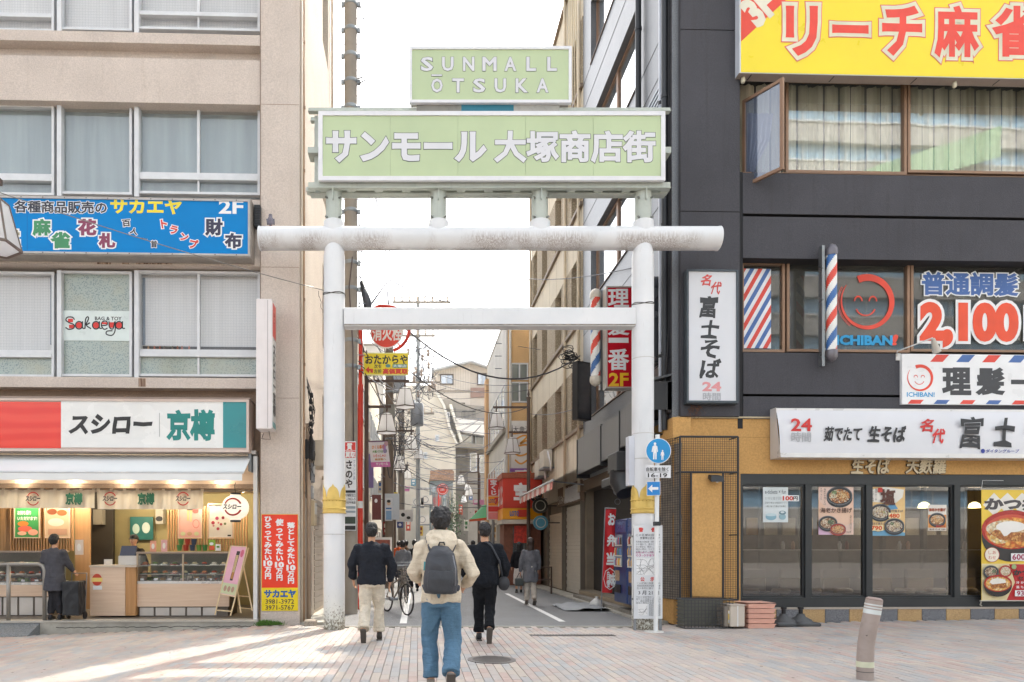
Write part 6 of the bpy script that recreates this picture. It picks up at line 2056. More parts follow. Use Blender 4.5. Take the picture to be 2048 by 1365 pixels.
t=thing('cable_run','dark cables and conduits running down the corner of the dark building','cables',SR.w(-.1,-.05,3.6))
mb=MB(SR)
for i in range(5):
 u_=-.08-i*.05
 mb.tube([(u_,-.03,TOPR)]+[(u_+rcb.uniform(-.02,.02),-.03,9-k*.9)for k in range(5)]+[(u_+.04,-.1,4.6),(u_-.1,-.12,4.4)],.011,5)
mb.build('conduits',BLACK,t,kind='stuff',smooth='all')
RYs=14.6
FRS=FP(RYs)
rs_=thing('projecting_sign','tall red projecting sign with white characters and yellow 2F behind the right pillar','sign',(FRS.u(1238),RYs,EYE-(778-VY)*RYs/FOC))
u0,u1,z0,z1=FRS.r(1212,1264,573,777)
u1=4.62
MB(FRS).box(u0,u1,.01,.26,z0,z1).build('sign_case',mat('c9c4bc',.4,.2,.06),rs_)
MB(FRS).frame(u0,u1,-.012,.01,z0,z1,.03).build('sign_frame',mat('b9b2aa',.4,.2),rs_)
MB(FRS).box(u0+.03,u1-.03,.0,.0095,z0+.03,z1-.03).build('panel',mat('c4182a',.7,0,.03,spec=.1),rs_)
for s,y0,y1 in(('理',579,614),('髪',633,670),('一',676,686),('番',699,740)):
 text(FRS,rs_,s,1217,1257,y0,y1,-.002,WO,.022)
text(FRS,rs_,'2F',1219,1256,747,772,-.002,mat('f2c21d',.4),.03)
BPY=15.0
FBP=FP(BPY)
barber_pole(FBP,FBP.u(1191),0,EYE-(771-VY)*BPY/FOC,EYE-(580-VY)*BPY/FOC,.105,'barber pole with cream caps beside the red projecting sign',mat('d9d2c4',.4),1)
MB(FBP).tube([(FBP.u(1200),.05,5.2),(FBP.u(1212),.05,5.2)],.02,6).build('bracket_tube',GREYM,None,'short grey bracket joining the barber pole to the red sign','bracket')
BBY=17.4
FBB=FP(BBY)
bb=thing('light_box_sign','unlit black framed glass light box jutting over the alley','sign',(4.2,BBY,4.7))
FB2=Frame(FBB.u(1154),BBY,28)
z0,z1=EYE-(838-VY)*BBY/FOC,EYE-(722-VY)*BBY/FOC
MB(FB2).box(0,.46,0,.18,z0,z1).build('sign_case',BLACK,bb)
MB(FB2).frame(0,.46,-.02,0,z0,z1,.035).build('sign_frame',BLACK,bb)
MB(FB2).box(.035,.425,-.008,-.002,z0+.035,z1-.035).build('panel',mat('54555a',.12,.2,.15,2),bb)
for y0,y1,z0,z1,lab in((13.0,14.7,3.55,4.35,'blank grey metal sign board nearest the gate on the alley side'),(14.75,16.2,3.45,4.3,'blank grey metal sign board second from the gate'),(16.25,18.6,3.4,4.35,'blank grey metal sign board third from the gate')):
 t=thing('sign_board',lab,'sign',SR.w(uy((y0+y1)/2),-.3,z0))
 MB(SR).box(uy(y1),uy(y0),-.34,-.30,z0,z1).build('panel',mat('7b7c7e',.4,.4,.12,2,streak=.5),t)
 MB(SR).box(uy(y1),uy(y0),-.299,-.02,z0,z0+.03).build('bracket',DARKM,t)
 MB(SR).box(uy(y1)-.02,uy(y1)-.001,-.36,0,z0-.1,z1).build('edge_post',DARKM,t)
dk=thing('air_duct','large black square air duct bending down over the side shop','duct',SR.w(uy(14.6),-.3,2.6))
MB(SR).box(uy(14.9),uy(14.2),-.55,-.05,3.0,3.42,.02).build('duct',mat('3f4144',.4,.3,.1,dirt=.3),dk)
MB(SR).tube([(uy(14.55),-.32,3.05),(uy(14.55),-.32,2.8),(uy(14.4),-.3,2.55)],[.28,.28,.2],16).build('duct_outlet',mat('3f4144',.4,.3,.1,dirt=.3),dk,smooth=True)
MB(SR).box(uy(15.6),uy(14.9),-.5,-.1,2.75,2.95,.02).build('duct',mat('3a3c3f',.4,.3,.1),dk)
ss=thing('side_shop','dark lunch box shop on the alley side of the dark building','shop',SR.w(uy(14.5),0,0))
MB(SR).box(-Y1,-.65,.3,.4,.0,3.3).build('back_wall',mat('2f2b28',.8,0,.2),ss)
MB(SR).box(-Y1,-.65,-.02,.3,3.0,3.3).build('header',mat('5a4a3a',.7),ss)
MB(SR).box(-.75,-.66,-.0,.3,0,3.0).build('jamb',mat('6a5a48',.7),ss)
MB(SR).box(-3.0,-2.2,.26,.3,2.0,2.6).build('name_board',mat('8f6a48',.6),ss)
MB(SR).box(-Y1,-.6,-.12,.3,-.02,.22).build('tiled_step',mat('8d8270',.7,0,.15,3),ss)
for i in range(int(6.0/.12)):
 for k in range(2):
  MB(SR).box(-Y1+.02+i*.122,-Y1+.136+i*.122,-.126,-.12,.02+k*.095,.108+k*.095).build('tile',mat('a3927a',.5,0,.12,9),ss)
for k,(y0,y1)in enumerate(((13.95,14.85),(13.15,13.9))):
 vm=thing('vending_machine',['blue drinks vending machine beside the red flag','blue drinks vending machine half hidden behind the right gate pillar'][k],'vending machine',SR.w(uy(y1),-.2,.25))
 VB=mat('1f3f78',.35,.2,.06,3)
 MB(SR).box(uy(y1),uy(y0),-.42,.2,.24,2.0,.02).build('cabinet',VB,vm)
 MB(SR).box(uy(y1)+.04,uy(y0)-.04,-.43,-.421,1.72,1.96).build('top_graphic',mat('3f5a8f',.3,0,.3,20),vm)
 MB(SR).box(uy(y1)+.05,uy(y1)+.6,-.432,-.421,1.0,1.68).build('window',mat('8a97a8',.15,0,.1),vm)
 for r_1 in range(3):
  for c_1 in range(7):
   MB(SR).lathe((uy(y1)+.1+c_1*.072,-.437,1.03+r_1*.22),[(.022,0),(.024,.1),(.012,.13),(.012,.15)],8).build('can',mat(rcb.choice(['d9d4c8','c94a3a','4a8a5a','e3b04a','6a8ab8','efefe8','5a3a2a']),.3),vm)
  MB(SR).box(uy(y1)+.06,uy(y1)+.6,-.445,-.432,1.0+r_1*.22,1.025+r_1*.22).build('button_row',mat('e9e4d4',.4),vm)
 MB(SR).box(uy(y1)+.08,uy(y1)+.5,-.44,-.421,.45,.62).build('tray',BLACK,vm)
 MB(SR).box(uy(y1)+.1,uy(y1)+.4,-.432,-.421,.7,.92).build('advert',mat('b99a7a',.4,0,.3,20),vm)
fl_=thing('banner_flag','red vertical shop flag with white brush characters beside the vending machine','flag',(3.95,14.7,0.3))
FF=Frame(0,14.75,0)
x0_,x1_,y0_,y1_=1211,1232,1018,1185
uA,uB=FF.u(1212),FF.u(1232.5)
zA_,zB_=EYE-(1186-VY)*14.75/FOC,EYE-(1019-VY)*14.75/FOC
sk=-FF.u(1212)+FF.u(1204)
vs=[]
for j in range(13):
 f=j/12
 for i in range(7):
  vs.append((uA+sk*(1-f)+(uB-uA+.0-sk*(1-f)*.0)*i/6+0,.02*math.sin(i*1.2+j*.7),zA_+(zB_-zA_)*f))
MB(FF).add(vs,[(j*7+i,j*7+i+1,(j+1)*7+i+1,(j+1)*7+i)for j in range(12)for i in range(6)]).build('cloth',mat('d0252c',.7,0,.06),fl_,smooth='all')
MB(FF).tube([(uA+sk*1.1,.03,.05),(uA-.01,.03,zB_+.04)],.012,6).build('pole',GREYM,fl_)
MB(FF).tube([(uA-.01,.03,zB_+.03),(uB,.03,zB_+.02)],.008,6).build('crossbar',WHITE,fl_)
for s,x0_,x1_,y0_,y1_ in(('お',1217,1230,1028,1050),('弁',1215,1230,1070,1092),('当',1214,1230,1106,1130)):
 text(FF,fl_,s,x0_,x1_,y0_,y1_,-.03,WO,.05,rough=.08)
MB(FF).disc(FF.u(1219),EYE-(1158-VY)*14.75/FOC,.14,.24,-.03,8,0,360,.92).build('printed_ring',WO,fl_)
text(FF,fl_,'自慢',1213,1220,1142,1176,-.031,WO,.03,vert=True)
text(FF,fl_,'味',1219,1230,1148,1172,-.031,WO,.05)
wh=thing('wheel_sign','pair of round metal rings hanging over the side shop entrance','sign',(4.2,15.2,2.2))
for x,y,r in((1234,983,.09),(1235,1004,.07)):
 P=at(x,y,15.2)
 MB(Frame(0,15.2,0)).disc(P.x,P.z,r,r,0,20,0,360,.75).build('ring',GREYM,wh)
kb2=thing('kerb_stone','low grey kerb along the alley side of the dark building','kerb',SR.w(-2,-.4,0))
for i in range(10):
 MB(SR).box(-.35-i*.62-.6,-.35-i*.62,-.34,-.13,-.02,.11,.01).build('kerb_block',speck('9a958c','7d786f',60,.8),kb2)
# ========== ALLEY
def YR(px,x=4.7):return x*FOC/(px-VX)
CHIP=speck('dfd3ba','9c8e78',34,.85,.38,.06,.5)
SMOO=stucco('e0d6c2',60,.2,.25)
BB=thing('apartment_building','beige pebble dash building with deep window reveals along the right of the alley','building',(4.7,23.5,0))
def bu(y):return-(y-12.6)
yA,yB=19.36,28.1
mb=MB(SR)
flo=[(4.9,6.72),(7.95,9.9),(11.25,13.2),(14.6,16.5)]
bays=[(19.75,20.75),(22.2,23.2),(24.65,25.65),(26.7,27.6)]
TOPB=18.6
for z0,z1 in[(3.0,flo[0][0])]+[(flo[i][1],flo[i+1][0])for i in range(3)]+[(flo[3][1],TOPB)]:
 MB(SR).box(bu(yB),bu(yA),0,.5,z0,z1).build('smooth_band',SMOO,BB)
 if z1-z0>.9:
  for y in[yA+1.24*k for k in range(1,7)]:
   MB(SR).box(bu(y)-.006,bu(y)+.006,-.003,.0,z0+.02,z1-.02).build('joint',mat('9b8f7c',.9),BB)
 MB(SR).box(bu(yB),bu(yA),-.09,0,z1-.10,z1-.0).build('ledge',mat('8a7a68',.6,0,.1,streak=.3),BB)
for z0,z1 in flo:
 ys=[yA]+[q for b in bays for q in b]+[yB]
 for a,b in zip(ys[0::2],ys[1::2]):
  MB(SR).box(bu(b),bu(a),-.02,.5,z0+.001,z1-.001).build('pillar',CHIP,BB)
 for a,b in bays:
  f=MB(SR).frame(bu(b)+.005,bu(a)-.005,.30,.36,z0+.005,z1-.005,.045).build('window',BRZ,BB)
  MB(SR).box(bu(b)+.05,bu(a)-.05,.33,.336,z0+.05,z1-.05).build('pane',glass('9ba09a',.35,.2),f)
  MB(SR).box(bu(b),bu(a),.4,.45,z0,z1).build('blind',pleats('b9b3a6','8f897c',6),BB)
MB(SR).box(bu(yB),bu(yA),.5,.6,0,TOPB).build('inner_wall',mat('7d766a',.9),BB)
MB(SR).box(bu(yB),bu(yB)+.2,.6,9,0,TOPB).build('rear_wall',SMOO,BB)
MB(SR).box(bu(yB),bu(yA),-.06,.1,TOPB-.001,TOPB+.08).build('coping',mat('a89c88',.8),BB)
for y in(19.5,21.4,27.95):
 MB(SR).tube([(bu(y),-.08,3),(bu(y+.1*(y<20)),-.08,8),(bu(y),-.08,TOPB)],.05,8).build('downpipe',mat('cfc0a6',.6,0,.1),BB,smooth='all')
for i in range(5):
 MB(SR).tube([(bu(19.9+i*.25),-.05,12),(bu(19.8+i*.28),-.06,14.5),(bu(20.1+i*.22),-.05,TOPB)],.02,5).build('conduit',mat('d9cbae',.6),BB,smooth='all')
for a,b in bays[:3]:
 MB(SR).box(bu(b)+.1,bu(a)-.3,.31,.32,5.2,6.3).build('window_notice',mat('b8574c',.5,0,.3,6),BB)
MB(SR).box(bu(yB),bu(yA),.1,.5,0,3.0).build('shop_wall',mat('8b7f6e',.8,0,.1),BB)
def shutter(y0,y1,z1,h,lab):
 t=thing('shutter',lab,'shutter',SR.w(bu((y0+y1)/2),.05,0))
 n=int(z1/.11)
 for i in range(n):
  MB(SR).box(bu(y1),bu(y0),.05+.012*(i%2),.1,.05+i*.11,.05+i*.11+.105).build('slat',mat(h,.4,.2,.06),t)
 for y in(y0,y1):
  MB(SR).box(bu(y)-.05,bu(y)+.05,-.02,.1,0,z1+.3).build('guide_post',mat('6f675c',.5),t)
shutter(19.6,21.8,2.7,'d6d0c4','pale grey roller shutter closest to the gate under the beige building')
shutter(22.1,24.6,2.6,'d8cbb6','cream roller shutter under the striped awning')
t=thing('name_board','brown shop board with raised white characters above the shutters','sign',SR.w(bu(20.5),-.1,2.75))
MB(SR).box(bu(22.6),bu(19.4),-.06,.05,2.75,3.35).build('panel',mat('75604e',.6,0,.1),t)
text(SR,t,'焼鳥居酒屋',0,0,0,0,-.065,WHITE,.06,box=(bu(21.4),bu(19.5),2.82,3.25),thick=.03)
text(SR,t,'どんちゃん',0,0,0,0,-.065,mat('d9d2c0',.5),.03,box=(bu(22.5),bu(21.5),2.82,3.1))
aw=thing('awning','pink and white striped awning with scalloped edge over the alley shutter','awning',SR.w(bu(21.5),-.6,2.9))
n=14
ya,yb=18.9,25.0
zU,zL=3.75,3.28
for i in range(n):
 a,b=ya+(yb-ya)*i/n,ya+(yb-ya)*(i+1)/n
 m=mat('d6857c',.7,0,.08)if i%2==0 else mat('e6d9cf',.7,0,.05)
 MB(SR).add([(bu(a),-.02,zU),(bu(b),-.02,zU),(bu(b),-.95,zL),(bu(a),-.95,zL),(bu((a+b)/2),-.96,zL-.27),(bu(a),-.96,zL-.22),(bu(b),-.96,zL-.22)],[(0,1,2,3),(3,2,6,4,5)]).build('stripe',m,aw)
MB(SR).tube([(bu(ya),-.95,zL),(bu(yb),-.95,zL)],.035,8).build('front_bar',WHITE,aw,smooth='all')
for y in(ya+.3,yb-.3):
 MB(SR).tube([(bu(y),0,zL-.1),(bu(y),-.9,zL)],.02,6).build('arm',GREYM,aw)
for k,(y,z)in enumerate(((23.9,4.2),(24.9,4.0))):
 a=thing('air_conditioner',['white outdoor air conditioner with looped hose above the striped awning','white outdoor air conditioner behind the one with the looped hose'][k],'air conditioner',SR.w(bu(y),-.3,z))
 MB(SR).box(bu(y+.4),bu(y-.4),-.36,-.05,z,z+.6,.02).build('case',mat('d9d3c4',.5,0,.05),a)
 MB(SR).tube([(bu(y-.42),-.2,z+.3),(bu(y-.6),-.25,z+.5),(bu(y-.75),-.2,z+.1),(bu(y-.6),-.15,z-.15)],.03,6).build('hose',WHITE,a,smooth='all')
 MB(SR).box(bu(y+.45),bu(y-.45),-.38,0,z-.05,z).build('bracket',GREYM,a)
for k,(x,y,yy,r,h)in enumerate(((1075,990,25.5,.3,'2c2a2a'),(1080,1012,23,.26,'35342f'),(1081,1046,22.5,.24,'4e8fa6'))):
 P=at(x,y,yy)
 s_=thing('round_sign',['black round paper lantern sign under the awning','dark round sign below the black one','blue round sign hanging lowest under the awning'][k],'sign',tuple(P-Vector((0,0,r))))
 MB(FP(yy)).tube([(P.x,-.06,P.z),(P.x,.06,P.z)],r,24).build('disc',mat(h,.4,0,.1),s_,smooth=True)
 MB(FP(yy)).disc(P.x,P.z,r*.7,r*.7,-.062,20,0,360,.85).build('ring',mat('c98a5a' if k==0 else 'c9c6b8',.5),s_)
 MB(FP(yy)).tube([(P.x+r,0,P.z),(4.69,0,P.z)],.02,5).build('arm',DARKM,s_)
YO=28.5
FO=FP(YO)
OB=thing('corner_building','pale orange and white building stepping into the alley with big wired windows','building',(5,YO+3,0))
XO=3.76
zt=11.0
ORG=stucco('e6c08e',40,.15,.15)
WHT=stucco('d8d5ce',40,.2,.25)
MB(FO).box(XO,7.2,0,.4,0,zt).build('front_wall',ORG,OB)
MB(FO).box(XO-.06,XO,-.02,7.6,2.6,zt).build('side_wall',WHT,OB)
MB(FO).box(XO-.22,XO-.061,6.9,7.6,0,10.2).build('end_fin',stucco('dcb48a',40,.15),OB)
MB(FO).box(XO-.08,7.2,-.05,7.7,zt,zt+.12).build('coping',mat('b9b2a6',.8),OB)
MB(FO).box(XO+.05,7.2,.4,7.6,0,zt).build('core',mat('9b948a',.9),OB)
u0,u1,z0,z1=FO.r(1021,1064,727,806)
u1=4.62
for k,(za,zb)in enumerate(((z0+.95,z1),(z0,z0+.86))):
 f=MB(FO).frame(u0,u1,-.06,.0,za,zb,.06).build('window',ALU,OB)
 MB(FO).box(u0+.06,u1-.06,-.03,-.022,za+.06,zb-.06).build('pane',glass('8e9a96',.25,.12),f)
 MB(FO).box((u0+u1)/2-.03,(u0+u1)/2+.03,-.055,-.031,za+.06,zb-.06).build('sash_bar',ALU,f)
for z0,z1 in((6.55,8.3),(3.3,5.2)):
 for k in range(6):
  a=.3+k*1.1
  f=MB(FO)
  f.box(XO-.10,XO-.065,a,a+.04,z0,z1).box(XO-.10,XO-.065,a+1.0,a+1.04,z0,z1).box(XO-.10,XO-.065,a,a+1.04,z1,z1+.05).box(XO-.10,XO-.065,a,a+1.04,z0-.05,z0)
  fo=f.build('window',ALU,OB)
  MB(FO).box(XO-.08,XO-.062,a+.04,a+1.0,z0,z1).build('pane',glass('a9b4bb',.25,.25),fo)
 MB(FO).box(XO-.2,XO-.061,.1,7.0,z0-.3,z0-.1).build('ledge',mat('9c968c',.7),OB)
MB(FO).tube([(XO+.1,-.1,3),(XO+.1,-.1,zt)],.05,8).build('downpipe',mat('cfcac0',.5),OB,smooth='all')
for i in range(3):
 MB(FO).tube([(XO-.35,1.5,zt-.6-i*.55),(XO-.0,1.5,zt-.6-i*.55)],.02,5).build('bracket',GREYM,OB)
iz=board(FP(28.2),'wall_sign','white sign with thin black characters and orange brush swirl on the orange wall','sign',1023,1066,842,938,0,.06,mat('e9e8e4',.5),[('t','大衆酒',1026,1062,853,866,BLACK,.0)])
F28=FP(28.2)
OSW=mat('e6a545',.5)
for pts in(((1030,880),(1045,872),(1054,874),(1040,888),(1052,882),(1058,886)),((1034,893),(1050,890),(1060,893),(1058,905),(1040,912),(1028,906)),((1030,920),(1042,928),(1058,918)),((1026,868),(1050,866),(1064,870))):
 stroke(F28,iz,pts,.07,OSW,-.01,'brush_stroke')
pr=board(FP(27.9),'banner','purple and white strip banner above the red shop roof sign','banner',1020,1060,937,944,0,.03,mat('8f5fae',.5),[('r',1030,1056,941,944,WHITE),('c',1050,943,4,3,WHITE)])
rb=thing('shop_sign','small slanted red sign with black characters above the lottery kiosk','sign',tuple(at(1045,955,27.6)))
F27=FP(27.6)
MB(F27).prism([(F27.u(x),EYE-(y-VY)*27.6/FOC)for x,y in((1024,957),(1034,945),(1062,943),(1062,957))],0,.08).build('panel',mat('e0301f',.4),rb)
text(F27,rb,'めぎゃ大',1040,1060,948,954,-.005,BLACK,.0)
YK=25.5
FK=FP(YK)
kk=thing('kiosk','red lottery kiosk with white character and orange band, brick red base','kiosk',(4.1,YK,0))
def kx(x):return FK.u(x)
def kz(y):return EYE-(y-VY)*YK/FOC
RK=mat('da4432',.6,0,.04)
MB(FK).box(kx(1006),4.66,.02,1.6,kz(1016),kz(957)).build('sign_box',RK,kk)
MB(FK).box(kx(1004),4.66,-.02,1.62,kz(957),kz(946)).build('brick_cornice',mat('a8624a',.8,0,.15,20),kk)
for i in range(9):
 MB(FK).box(kx(1006)+.02+i*.11,kx(1006)+.12+i*.11,-.03,-.02,kz(956),kz(948)).build('brick',mat('b36a50',.8,0,.15,20),kk)
MB(FK).box(kx(1006)-.02,4.66,.0,1.6,kz(1039),kz(1017)).build('orange_band',mat('f6a81c',.35,0,.04),kk)
MB(FK).box(kx(1006)-.05,4.66,-.08,1.6,kz(1048),kz(1040)).build('canopy_edge',mat('d9cfc0',.6),kk)
MB(FK).box(kx(1010),4.66,.3,1.6,0,kz(1048)).build('body',mat('8a5a48',.8,0,.12,12),kk)
MB(FK).box(kx(1028),kx(1058),.28,.3,.9,kz(1052)).build('counter_window',glass('6a7478',.3,.1),kk)
MB(FK).box(kx(1030),kx(1060),.24,.27,1.6,kz(1052)).build('poster',mat('d8402f',.4,0,.3,8),kk)
text(FK,kk,'宝',1029,1055,968,999,.012,WO,.06)
text(FK,kk,'1',1041,1048,1021,1033,-.006,mat('d8402f',.4),.08)
text(FK,kk,'LOTO',1020,1038,1023,1032,-.006,mat('3a6ab0',.4),.05)
FKS=Frame(kx(1006),YK,-90)
text(FKS,kk,'宝くじ',0,0,0,0,-.006,WO,.05,box=(-1.5,-.15,kz(1008),kz(970)))
vs_=board(FP(27.0),'vertical_sign','slim vertical red lottery sign with orange lower panel','sign',975,999,957,1040,0,.25,mat('e9e6e0',.5),[('r',976.5,997.5,959,992,mat('d8352a',.4)),('r',976.5,997.5,993,1012,mat('f29a1d',.4)),('r',976.5,997.5,1013,1024,mat('d8352a',.4)),('r',976.5,997.5,1025,1039,mat('e98f8f',.4))])
text(FP(27.0),vs_,'宝くじ',980,994,960,991,-.008,WO,.05,vert=True)
text(FP(27.0),vs_,'LOTO',977.5,990,999,1006,-.008,mat('2a3a8a',.4),.03)
text(FP(27.0),vs_,'7',990,996.5,997,1008,-.008,mat('c9302a',.4),.08)
MB(FP(27.0)).tube([(FP(27.0).u(987),.12,0),(FP(27.0).u(987),.12,EYE-(1040-VY)*27/FOC)],.06,8).build('post',GREYM,vs_)
# ------- left side of the alley
def xl(px,y):return(px-VX)*y/FOC
def lb(lab,y0,y1,x,h,m,wins=True,cat='building',floors=3,nm='row_building'):
 t=thing(nm,lab,cat,(x-2,(y0+y1)/2,0))
 MB().box(x-5,x,y0,y1,0,h).build('wall',m,t)
 MB().box(x-5,x+.08,y0-.04,y1+.02,h,h+.15).build('parapet',mat('a8a095',.8,0,.1),t)
 fs_=Frame(x,y0,90)
 n=max(1,int((y1-y0)/2.0))
 for k in range(1,floors):
  for i in range(n):
   a=.4+i*(y1-y0-.4)/n
   z=1.0+k*2.9
   if z+1.4>h:continue
   f=MB(fs_).frame(a,a+1.2,-.06,.0,z,z+1.3,.06).build('window',ALU,t)
   MB(fs_).box(a+.06,a+1.14,-.03,-.01,z+.06,z+1.24).build('pane',glass('9aa6aa',.2,.2),f)
 MB(fs_).box(.1,y1-y0-.1,-.05,0,2.6,3.1).build('fascia',mat(random.choice(['8f8478','b5aa98','6f6a64']),.6),t)
 for i in range(n):
  a=.3+i*(y1-y0-.4)/n
  MB(fs_).box(a,a+1.4,-.03,0,.1,2.4).build('shop_opening',mat(random.choice(['4b4641','6b6158','8a8378']),.5),t)
 return t
lb('plain tan building just past the beige corner block, left of the alley',17.3,25.0,-2.25,9.4,stucco('c4b6a4',40,.2))
lb('grey beige building behind the red hydrant post',25.1,33.0,-2.3,9.7,stucco('b8ab9a',40,.2))
lb('cream building behind the first street lamps on the left',33.1,44.0,-2.35,10.5,stucco('d8cdb8',40,.2))
lb('white building with thin pipes further down the left side',44.1,60.0,-2.2,14.5,stucco('e0dcd4',40,.2),floors=4)
lb('dull grey building at the end of the right side row',36.8,46.0,9.5,8.0,stucco('a8a49c',40,.2))
vb2=thing('wall_banner','plain violet banner on the left wall behind the pink festival banner','banner',(-2.0,21,3))
FV=FP(22.4)
MB(FV).box(FV.u(731),FV.u(747),0,.05,EYE-(976-VY)*22.4/FOC,EYE-(908-VY)*22.4/FOC).build('cloth',mat('8b7ab0',.6,0,.08),vb2)
CRM2=stucco('ebe4d6',40,.1,.1)  # lightened cream, distance haze is put into this wall colour
Y=62.0
FE=FP(Y)
def ez(y,yy=Y):return EYE-(y-VY)*yy/FOC
cb=thing('apartment_building','cream building with sloping stepped outline at the end of the alley','building',(xl(860,Y),Y,0))
MB(FE).prism([(FE.u(x),ez(y))for x,y in((750,1098),(750,768),(862,772),(886,815),(898,860),(911,886),(912,1098))],0,6).build('wall',CRM2,cb)
for x,y in((822,800),(836,835),(822,880),(846,905),(870,870)):
 f=MB(FE).frame(FE.u(x),FE.u(x+9),-.08,0,ez(y+14),ez(y),.1).build('window',ALU,cb)
 MB(FE).box(FE.u(x)+.1,FE.u(x+9)-.1,-.03,-.01,ez(y+14)+.1,ez(y)-.1).build('pane',glass('9aa6aa',.2,.2),f)
MB(FE).prism([(FE.u(x),ez(y))for x,y in((862,770),(867,770),(890,812),(902,858),(915,888),(911,888),(898,860),(886,815))],-.3,0).build('edge_strip',mat('f0ece2',.7),cb)
Y2=56.0
F2=FP(Y2)
hs_=thing('house','low house with brown tiled roof and glazed shop front in front of the cream building','house',(xl(885,Y2),Y2,0))
MB(F2).prism([(F2.u(x),ez(y,Y2))for x,y in((858,962),(862,942),(905,940),(908,962))],-.3,3).build('roof',mat('a98a70',.8,0,.2,6),hs_)
MB(F2).box(F2.u(860),F2.u(906),0,3,0,ez(962,Y2)).build('wall',mat('8fa0a6',.5,0,.15,2),hs_)
for i in range(4):
 a=F2.u(862+i*11)
 f=MB(F2).frame(a,a+.42,-.05,0,.2,ez(972,Y2),.05).build('glazed_door',ALU_D,hs_)
 MB(F2).box(a+.05,a+.37,-.02,-.01,.25,ez(972,Y2)-.05).build('pane',glass('8a9a9e',.3,.2),f)
for i in range(6):
 MB(F2).box(F2.u(860+i*8),F2.u(867.6+i*8),-.34,-.301,ez(962,Y2),ez(943,Y2)).build('roof_tile',mat('b0907a',.8,0,.25,10),hs_)
Y3=66.0
F3=FP(Y3)
ez3=lambda y:ez(y,Y3)
gb=thing('apartment_building','dark grey apartment block with white balconies at the end of the alley','building',(xl(940,Y3),Y3,0))
MB(F3).prism([(F3.u(x),ez3(y))for x,y in((876,1098),(876,800),(900,795),(930,808),(975,812),(990,830),(990,1098))],.3,6).build('wall',stucco('a5a098',30,.2),gb)
MB(F3).box(F3.u(912),F3.u(936),.2,.31,0,ez3(893)).build('dark_wall',mat('7d7972',.8,0,.1),gb)
MB(F3).box(F3.u(878),F3.u(912),.2,.31,ez3(890),ez3(815)).build('dark_wall',mat('8b8882',.8,0,.1),gb)
for x0,x1,y0,y1 in((884,900,824,862),(894,911,868,884),(920,945,868,892),(950,968,868,892),(940,954,906,944),(958,970,910,946)):
 f=MB(F3).frame(F3.u(x0),F3.u(x1),.1,.2,ez3(y1),ez3(y0),.1).build('window',ALU,gb)
 MB(F3).box(F3.u(x0)+.1,F3.u(x1)-.1,.15,.17,ez3(y1)+.1,ez3(y0)-.1).build('pane',glass('6f7a80',.2,.15),f)
for poly,h in((((908,838),(966,846),(968,874),(920,866)),'f0eeea'),(((898,812),(903,812),(925,886),(920,888)),'efece4'),(((905,886),(972,892),(972,902),(905,896)),'9b968c')):
 MB(F3).prism([(F3.u(x),ez3(y))for x,y in poly],-.7,.2).build('balcony_front',mat(h,.7,0,.05),gb)
for x0,x1,y0,y1 in((885,911,836,856),(923,950,826,840),(944,970,876,896)):
 n=int((x1-x0)/2.6)
 MB(F3).tube([(F3.u(x0),-.6,ez3(y0)),(F3.u(x1),-.6,ez3(y0))],.04,5).build('handrail',DARKM,gb)
 for i in range(n+1):
  MB(F3).tube([(F3.u(x0+i*2.6),-.6,ez3(y1)),(F3.u(x0+i*2.6),-.6,ez3(y0))],.022,4).build('baluster',DARKM,gb)
Y4=74.0
F4=FP(Y4)
ez4=lambda y:ez(y,Y4)
tb=thing('apartment_building','tall beige house with shallow gabled roof and two small windows above the others','building',(xl(930,Y4),Y4,0))
TB1=mat('d9d0c4',.8,0,.04)
MB(F4).prism([(F4.u(x),ez4(y))for x,y in((868,1098),(868,742),(940,726),(940,1098))],0,8).build('wall',TB1,tb)
MB(F4).prism([(F4.u(x),ez4(y))for x,y in((940,1098),(940,728),(990,742),(990,1098))],.02,8).build('wall',mat('cfc5b8',.8,0,.04),tb)
MB(F4).prism([(F4.u(x),ez4(y))for x,y in((864,742),(941,724),(982,738),(982,741),(941,728),(864,746))],-.8,8).build('roof_edge',mat('c9cccf',.5),tb)
for i in range(14):
 MB(F4).box(F4.u(871+i*5),F4.u(871+i*5)+.03,-.01,0,ez4(785),ez4(742-i*.9)).build('panel_joint',mat('b8afa2',.8),tb)
for x0,x1,y0,y1 in((880,907,749,770),(954,973,747,771),(902,930,806,822)):
 f=MB(F4).frame(F4.u(x0),F4.u(x1),-.1,0,ez4(y1),ez4(y0),.12).build('window',mat('6b6259',.5),tb)
 xm=F4.u((x0+x1)/2)
 MB(F4).box(F4.u(x0)+.12,xm-.03,-.05,-.02,ez4(y1)+.12,ez4(y0)-.12).build('pane',glass('c4ccd2',.2,.2),f)
 MB(F4).box(xm+.03,F4.u(x1)-.12,-.05,-.02,ez4(y1)+.12,ez4(y0)-.12).build('pane',glass('8f9ba4',.2,.2),f)
MB(F4).box(F4.u(868),F4.u(940),-.05,0,ez4(784),ez4(781)).build('string_course',mat('a89e92',.8),tb)
MB(F4).box(F4.u(941),F4.u(972),-.08,.02,ez4(796),ez4(776)).build('brown_panel',mat('a3897e',.7),tb)
for x in(916,932,946,971):
 MB(F4).tube([(F4.u(x),1,ez4(740)),(F4.u(x),1,ez4(712))],.03,4).build('aerial',GREYM,tb)
